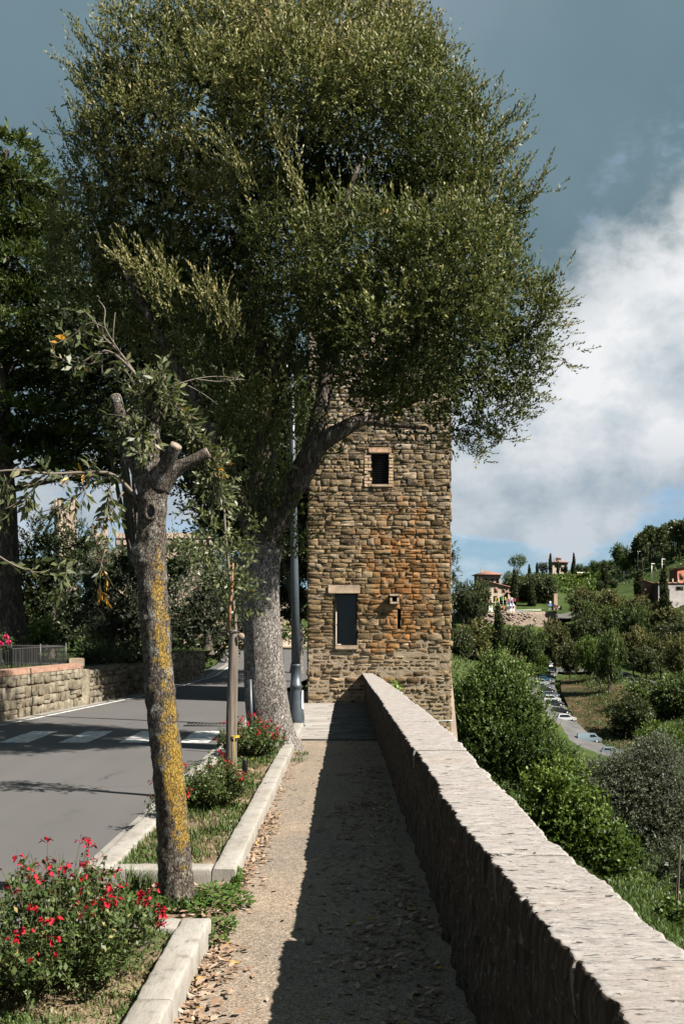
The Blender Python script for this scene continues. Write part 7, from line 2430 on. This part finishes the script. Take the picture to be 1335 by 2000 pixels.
c = hp(951, 1148, 405); k = 405 / FOC
house('stone_villa', 'stone villa with a shallow hipped red roof above the town trees', c[0], 405, 46 * k, 9, c[2] - 3, 25 * k + 3, 'render_wall', 'hip', 9 * k * .9, 0, [(-6 * k, 12 * k + 3, 1.1, 1.8, 'glass'), (7 * k, 12 * k + 3, 1.1, 1.8, 'glass'), (-16 * k, 12 * k + 3, 1.1, 1.8, 'glass'), (17 * k, 12 * k + 3, 1.1, 1.8, 'glass')], 1.0, True)
c = hp(962, 1180, 385); k = 385 / FOC
house('stone_house', 'pale stone house with brown shutters and a raking roof edge below the villa', c[0], 385, 56 * k, 8, c[2] - 2, 32 * k + 2, 'render_wall', 'shed', 15 * k, 0, [(3 * k, 27 * k + 2, 1.1, 1.9, 'shutter'), (18 * k, 27 * k + 2, 1.1, 1.9, 'shutter'), (2 * k, 10 * k + 2, 1.2, 2.0, 'glass'), (18 * k, 10 * k + 2, 1.2, 2.0, 'shutter')], .5)
c = hp(996, 1172, 382); k = 382 / FOC
house('lean_to', 'small pale annex at the right end of the stone house', c[0], 381, 14 * k, 4, c[2] - 3, 14 * k + 3, 'render_wall', 'flat', 0, 0, [], .2)
c = hp(1090, 1118, 600); k = 600 / FOC
house('hill_villa', 'stone farmhouse villa with a chimney on the hilltop among cypresses', c[0], 600, 30 * k, 10, c[2] - 3, 19 * k + 3, 'house_stone2', 'hip', 4 * k, 0, [(-8 * k, 12 * k + 3, 1.3, 1.8, 'glass'), (0, 12 * k + 3, 1.3, 1.8, 'glass'), (5 * k, 5 * k + 3, 2.2, 2.6, 'glass')], .7, True)
c = hp(1092, 1097, 603)
house('hill_tower', 'upper block rising from the hilltop villa roof', c[0], 606, 8 * k, 3.5, c[2] - 4, 7 * k + 4, 'house_stone2', 'hip', 1.0, 0, [], .3)
c = hp(1136, 1124, 560); k = 560 / FOC
house('farm_shed', 'low red walled shed with pale roof beside the hilltop trees', c[0], 560, 22 * k, 5, c[2] - 3, 5 * k + 3, 'red_wall', 'flat', 0, 0, [], .3, roofmat='white_paint')
c = hp(1345, 1140, 362); k = 362 / FOC
house('red_house', 'terracotta red house on the hillside at the right edge', c[0], 362, 62 * k, 9, c[2] - 3, 28 * k + 3, 'red_wall', 'gable_front', 6 * k, 0, [(-22 * k, 13 * k + 3, 1.6, 2.2, 'shutter'), (-8 * k, 13 * k + 3, 1.4, 2.2, 'glass'), (10 * k, 13 * k + 3, 1.4, 2.2, 'shutter')], .5, roofmat='roof_tile')
c = hp(1345, 1185, 348); k = 348 / FOC
gh = house('grey_building', 'long grey building with a balustraded terrace under the red house', c[0], 350, 124 * k, 6, c[2] - 4, 46 * k + 4, 'grey_wall', 'flat', 0, 0, [(-20 * k, 36 * k + 4, 2.4, 1.2, 'glass'), (-2 * k, 36 * k + 4, 2.4, 1.2, 'glass')], .3, roofmat='roof_tile')
for q in range(7):
    x = c[0] - 56 * k + q * 11 * k
    m = MB(); m.box(x - .25, x + .25, 346.6, 347.1, c[2] + 46 * k + .25, c[2] + 46 * k + 1.5, .03); m.build('terrace_pillar', MAT['render_wall'], gh)
c = hp(1270, 1160, 356); k = 356 / FOC
house('open_shed', 'dark open shed with a flat tiled roof left of the grey building', c[0], 356, 30 * k, 5, c[2] - 3, 14 * k + 3, 'shutter', 'shed', 2.0, 0, [], .8)


# stone pillar ruin, gate wall, flags, signs, lamps, statue
c = pix(1083, 1190, 352); k = 352 / FOC
t = thing('stone_pillar', 'square brick and stone pillar standing beside the upper road', 'pillar', tuple(c))
m = MB(); m.obox(c + np.array([0, 0, 2.6]), (1, .3, 0), (-.3, 1, 0), .75, .75, 2.9, .08); m.build('shaft', MAT['brick'], t)
m = MB(); m.obox(c + np.array([.6, 0, .5]), (1, .3, 0), (-.3, 1, 0), 1.6, .9, .8, .08); m.build('plinth', MAT['castle_stone'], t)
m = MB(); m.tube([c + np.array([-.4, 0, 5.4]), c + np.array([-.4, 0, 6.8])], .05, 5); m.build('finial', MAT['iron'], t)
c = pix(989, 1203, 349); k = 349 / FOC
t = thing('gate_wall', 'stone gateway with brown wooden gates below the row of flags', 'gate', tuple(c))
m = MB(); m.obox(c + np.array([1.6, 0, 1.6]), (1, 0, 0), (0, 1, 0), 1.6, .4, 2.1, .05); m.build('wall', MAT['render_wall'], t)
for q in (-1.4, -.5):
    m = MB(); m.obox(c + np.array([q - .3, 0, 1.5]), (1, 0, 0), (0, 1, 0), .42, .1, 1.9, .03); m.build('gate_leaf', MAT['gate_wood'], t)
m = MB(); m.obox(c + np.array([-2.6, 0, 1.7]), (1, 0, 0), (0, 1, 0), .4, .4, 2.3, .05); m.build('gate_post', MAT['render_wall'], t)
FL_ = [(967, 1172, 'flag_yellow', 'yellow flag, leftmost on the poles by the gateway'), (974, 1170, 'flag_green', 'green flag on the second pole by the gateway'), (982, 1170, 'flag_yellow', 'yellow flag above the brown gates'),
       (989, 1174, 'flag_red', 'red flag right of the brown gates'), (995, 1171, 'flag_white', 'white flag between two red ones'), (1001, 1173, 'flag_red', 'red flag rightmost on the flag poles'), (992, 1178, 'flag_blue', 'low blue flag beneath the white one')]
for (px, py, mt, lb) in FL_:
    c = pix(px, 1205, 347.5)
    t = thing('flag_pole', lb, 'flag', tuple(c), 'flags flying by the gateway')
    top = pix(px, py - 5, 347.5)
    m = MB(); m.tube([c, top], .06, 5); m.build('pole', MAT['steel'], t)
    m = MB(); nx = 7
    V = [(top[0] + q * .24, 347.5 + .18 * math.sin(q * 1.3 + px), top[2] - zf * 1.1 - .06 * q) for zf in (0, 1) for q in range(nx)]
    V += [(x_, y_ + .02, z_) for x_, y_, z_ in V]
    m.quads(V, [[q, q + 1, nx + q + 1, nx + q] for q in range(nx - 1)] + [[2 * nx + q, 3 * nx + q, 3 * nx + q + 1, 2 * nx + q + 1] for q in range(nx - 1)]); m.build('cloth', MAT[mt], t)
for q, (px, lb) in enumerate(((997, 'tall blue and white banner left of the pair under the flags'), (1002, 'tall blue and white banner right of the pair under the flags'))):
    c = pix(px, 1194, 347); t = thing('banner', lb, 'banner', tuple(c)); m = MB(); m.box(c[0] - .28, c[0] + .28, 346.6, 346.64, c[2], c[2] + 2.6, .01); m.build('cloth', MAT['flag_white'], t)
    m = MB(); m.box(c[0] - .2, c[0] + .2, 346.55, 346.59, c[2] + 1.0, c[2] + 1.9); m.build('emblem', MAT['flag_blue'], t); m = MB(); m.tube([(c[0] - .3, 346.7, c[2] - 1), (c[0] - .3, 346.7, c[2] + 2.8)], .04, 5); m.build('pole', MAT['steel'], t)
for (px, py, lb) in ((943, 1190, 'small white kiosk sign under the trees by the upper road'), (958, 1192, 'white poster panel near the white van on the upper road')):
    c = pix(px, py, 352); t = thing('poster_panel', lb, 'sign', tuple(c)); m = MB(); m.box(c[0] - .6, c[0] + .6, 351.9, 352.0, c[2] - .4, c[2] + 1.6, .03); m.build('panel', MAT['white_paint'], t)
    m = MB(); m.box(c[0] - .06, c[0] + .06, 352.01, 352.1, c[2] - 3, c[2] + 1.5); m.build('post', MAT['steel'], t)
c = pix(1074, 1193, 348); t = thing('road_sign', 'blue road sign on a pole left of the stone pillar', 'sign', tuple(c)); m = MB(); m.tube([c, c + np.array([0, 0, 3.4])], .06, 6); m.build('pole', MAT['steel'], t)
m = MB(); m.box(c[0] - .6, c[0] + .6, 347.85, 347.9, c[2] + 1.7, c[2] + 2.4, .02); m.build('plate', MAT['flag_blue'], t)
m = MB(); m.box(c[0] - .25, c[0] + .25, 347.85, 347.9, c[2] + 2.6, c[2] + 3.3, .02); m.build('plate', MAT['white_paint'], t)
c = pix(1218, 1131, 470); g_ = tz(c[0], 470); c[2] = g_
t = thing('white_statue', 'small white statue on a plinth in the green meadow', 'statue', tuple(c))
m = MB(); m.tube([c + np.array([0, 0, z]) for z in (0, .8, .85, 1.6, 1.7)], [.7, .6, .55, .5, .6], 10); m.build('plinth', MAT['white_paint'], t)
m = MB(); m.tube([c + np.array([0, 0, z]) for z in (1.7, 2.2, 2.9, 3.3, 3.45, 3.7, 3.9)], [.45, .38, .42, .3, .16, .24, .12], 10); m.build('figure', MAT['white_paint'], t)
for (px, ptop, pb, Y, lb) in ((1272, 1101, 1135, 420, 'shorter street lamp on the meadow road'), (1292, 1092, 1140, 400, 'taller street lamp behind the tall cypress'), (1245, 1077, 1108, 470, 'thin dark pole before the pine wood')):
    c = pix(px, pb, Y); c[2] = min(c[2], tz(c[0], Y)); top = pix(px, ptop, Y)
    t = thing('hill_lamp', lb, 'street lamp', tuple(c)); m = MB(); m.tube([c, top], .13, 6); m.build('pole', MAT['steel'], t)
    m = MB(); m.obox(top + np.array([.5, 0, .0]), (1, 0, 0), (0, 1, 0), .75, .25, .12, .04); m.build('head', MAT['white_paint'], t)
c = pix(1297, 1020, 470); t = thing('antenna_mast', 'thin antenna mast above the pine wood', 'mast', tuple(c)); m = MB(); m.tube([(c[0], 470, tz(c[0], 470)), c + np.array([0, 0, .2])], [.2, .08], 5); m.build('mast', MAT['iron'], t)
m = MB(); m.box(c[0] - 1, c[0] + 1, 469.9, 470.1, c[2] - 1.4, c[2] - 1.2); m.build('crossbar', MAT['iron'], t)


# ------------------------------------------------------------------ parked cars
def car_meshes(kind):
    """body profile along x (front +x), loft across width; returns parts"""
    if kind == 'van':
        Ln, H = 4.9, 1.95
        prof = [(-2.45, .35), (-2.45, 1.15), (-2.40, 1.85), (-2.2, 1.95), (.9, 1.95), (1.25, 1.85), (1.75, 1.15), (2.35, .98), (2.45, .7), (2.45, .35)]
        glass = [(0.1, 1.25), (0.1, 1.72), (0.95, 1.74), (1.45, 1.25)]
    else:
        H = {'hatch': 1.48, 'suv': 1.66, 'estate': 1.50}[kind]
        Ln = 4.2
        prof = [(-2.08, .38), (-2.10, .75), (-2.02, 1.0), (-1.72 if kind != 'estate' else -1.95, H - .10), (-1.35, H), (.05, H), (.35, H - .06), (1.0, 1.0), (1.75, .90), (2.05, .72), (2.10, .38)]
        glass = [(-1.75, 1.02), (-1.5, H - .13), (.25, H - .13), (.80, 1.02)]
    ws = [(-.86, .93), (-.90, 1.0)]
    m = MB()
    n = len(prof)
    V = []
    for (y, zs) in ((-.70, 1.0), (-.86, .985), (-.88, .96)):
        pass
    # three stations per side: the upper body leans in
    st = []
    for sgn in (-1, 1):
        st.append([(x, sgn * (.87 if z < 1.05 else .87 - (z - 1.05) * .36), z) for x, z in prof])
    V = np.array(st[0] + st[1])
    Q = [[k, k + 1, n + k + 1, n + k] for k in range(n - 1)]
    Q.append([n - 1, 0, n, 2 * n - 1])
    m.quads(V, Q)
    for s in (0, 1):
        c = [sum(p[0] for p in prof) / n, (-.87, .87)[s], .8]
        T = [[k, n, k + 1] if s == 0 else [k, k + 1, n] for k in range(n - 1)] + ([[n - 1, n, 0]] if s == 0 else [[n - 1, 0, n]])
        m.tris(np.array(st[s] + [c]), T)
    body = m
    gl = []
    for sgn in (-1, 1):
        g = MB(); gl.append(('side_window', g))
        P = [(x, sgn * ((.87 if z < 1.05 else .87 - (z - 1.05) * .36) + .012), z) for x, z in glass]
        g.quads(P, [[0, 1, 2, 3]] if sgn > 0 else [[3, 2, 1, 0]])
    # windscreen and rear window, standing just proud of the body
    def scr(a, b, off):
        g = MB(); gl.append(('windscreen' if off > 0 else 'rear_window', g))
        (x0, z0), (x1, z1) = a, b
        w0 = .80 if z0 < 1.05 else .80 - (z0 - 1.05) * .36; w1 = .74 - (z1 - 1.05) * .36
        g.quads([(x0 + off, -w0, z0), (x0 + off, w0, z0), (x1 + off, w1, z1), (x1 + off, -w1, z1)], [[0, 1, 2, 3]])
    if kind == 'van':
        scr((1.72, 1.2), (1.28, 1.82), .03); scr((-2.45, 1.25), (-2.41, 1.75), -.02)
    else:
        scr((.97, 1.03), (.38, H - .08), .03); scr((-2.0, 1.03), (-1.76 if kind != 'estate' else -1.95, H - .14), -.03)
    wheels = []
    for x in (-1.3, 1.32):
        for y in (-.80, .80):
            w = MB(); w.tube([(x, y - .1, .32), (x, y + .1, .32)], .32, 14)
            h = MB(); s = 1 if y > 0 else -1
            h.tube([(x, y + s * .10, .32), (x, y + s * .115, .32)], .19, 10)
            wheels.append((w, h))
    lights = []
    for y in (-.62, .62):
        l = MB(); l.box(2.02 if kind != 'van' else 2.40, 2.11 if kind != 'van' else 2.47, y - .16, y + .16, .70, .82); lights.append(l)
    return body, gl, wheels, lights


CARP = {}


def car(px, py, Y, heading, kind, paint, label, zoff=0.0, surf=None):
    if kind not in CARP:
        root = bpy.data.objects.new('parked_car', None); COL.objects.link(root)
        body, g, wheels, lights = car_meshes(kind)
        body.build('body', MAT[paint], root, origin=(0, 0, 0)); [q.build(nm, MAT['glass'], root, origin=(0, 0, 0)) for nm, q in g]
        for w, h in wheels:
            wo = w.build('wheel', MAT['rubber'], root, origin=(0, 0, 0)); h.build('rim', MAT['steel'], wo, origin=(0, 0, 0))
        for l in lights:
            l.build('headlight', MAT['white_paint'], root, origin=(0, 0, 0))
        CARP[kind] = root
        o = root
    else:
        o = copy_tree(CARP[kind])
    for ch in o.children:
        if ch.name.startswith('body'):
            ch.data = ch.data.copy(); ch.data.materials[0] = MAT[paint]
    p = pix(px, py, Y)
    o.name = 'parked_van' if kind == 'van' else 'parked_car'
    o.location = (p[0], Y, tz(p[0], Y) + zoff)
    o.rotation_euler = (0, 0, R(heading))
    tag(o, label, 'van' if kind == 'van' else 'car', 'cars parked in the valley')
    return o


for q in [
    (1195, 1478, 195, -6, 'hatch', 'car_pale', 'pale blue grey car nearest of the row, half behind the olive'),
    (1150, 1452, 206, -4, 'van', 'car_pale', 'pale blue van second nearest in the car park row'),
    (1106, 1413, 221, -3, 'suv', 'car_white', 'bright white car in the open middle of the row'),
    (1094, 1398, 228, -3, 'estate', 'car_black', 'black car right behind the bright white one'),
    (1082, 1386, 236, -3, 'suv', 'car_dark', 'dark car in shadow between a black and a white car'),
    (1077, 1372, 243, -3, 'suv', 'car_white', 'white car with dark windows above the dark one'),
    (1075, 1362, 251, -3, 'estate', 'car_grey', 'grey car between the white one and the blue dark one'),
    (1067, 1350, 259, -3, 'hatch', 'car_dark', 'dark blue car half hidden by the tall bush'),
    (1062, 1343, 267, -3, 'estate', 'car_grey', 'slate grey car below the small white van'),
    (1058, 1336, 276, -3, 'suv', 'car_silver', 'small silver van in the upper half of the row'),
    (1064, 1326, 286, -3, 'hatch', 'car_blue', 'teal blue car near the top of the row'),
    (1068, 1316, 297, 20, 'suv', 'car_silver', 'silver car at the bend of the car park'),
    (1074, 1308, 308, 24, 'estate', 'car_blue', 'blue car second from the top end of the row'),
    (1078, 1304, 314, 30, 'hatch', 'car_white', 'white car at the very top end of the row'),
    (1208, 1318, 292, -12, 'estate', 'car_silver', 'silver car alone on the access road under the trees'),
    (970, 1322, 284, 90, 'hatch', 'car_white', 'white car left of the car park behind the tall bush'),
    (1004, 1318, 288, 90, 'hatch', 'car_pale', 'pale car glimpsed over the top of the tall bush'),
]:
    car(*q, zoff=0.42)
car(957, 1205, 350, 178, 'hatch', 'car_white', 'white car driving on the upper road left of the cypress', 0.8)
car(1018, 1197, 356, 4, 'hatch', 'car_pale', 'light blue car on the upper road right of the flags', 0.8)
for kk, o in PROTO.items():
    if kk not in USED:
        for ch in list(o.children):
            bpy.data.objects.remove(ch)
        bpy.data.objects.remove(o)
for o in bpy.data.objects:
    if '_o' in o:
        del o['_o']
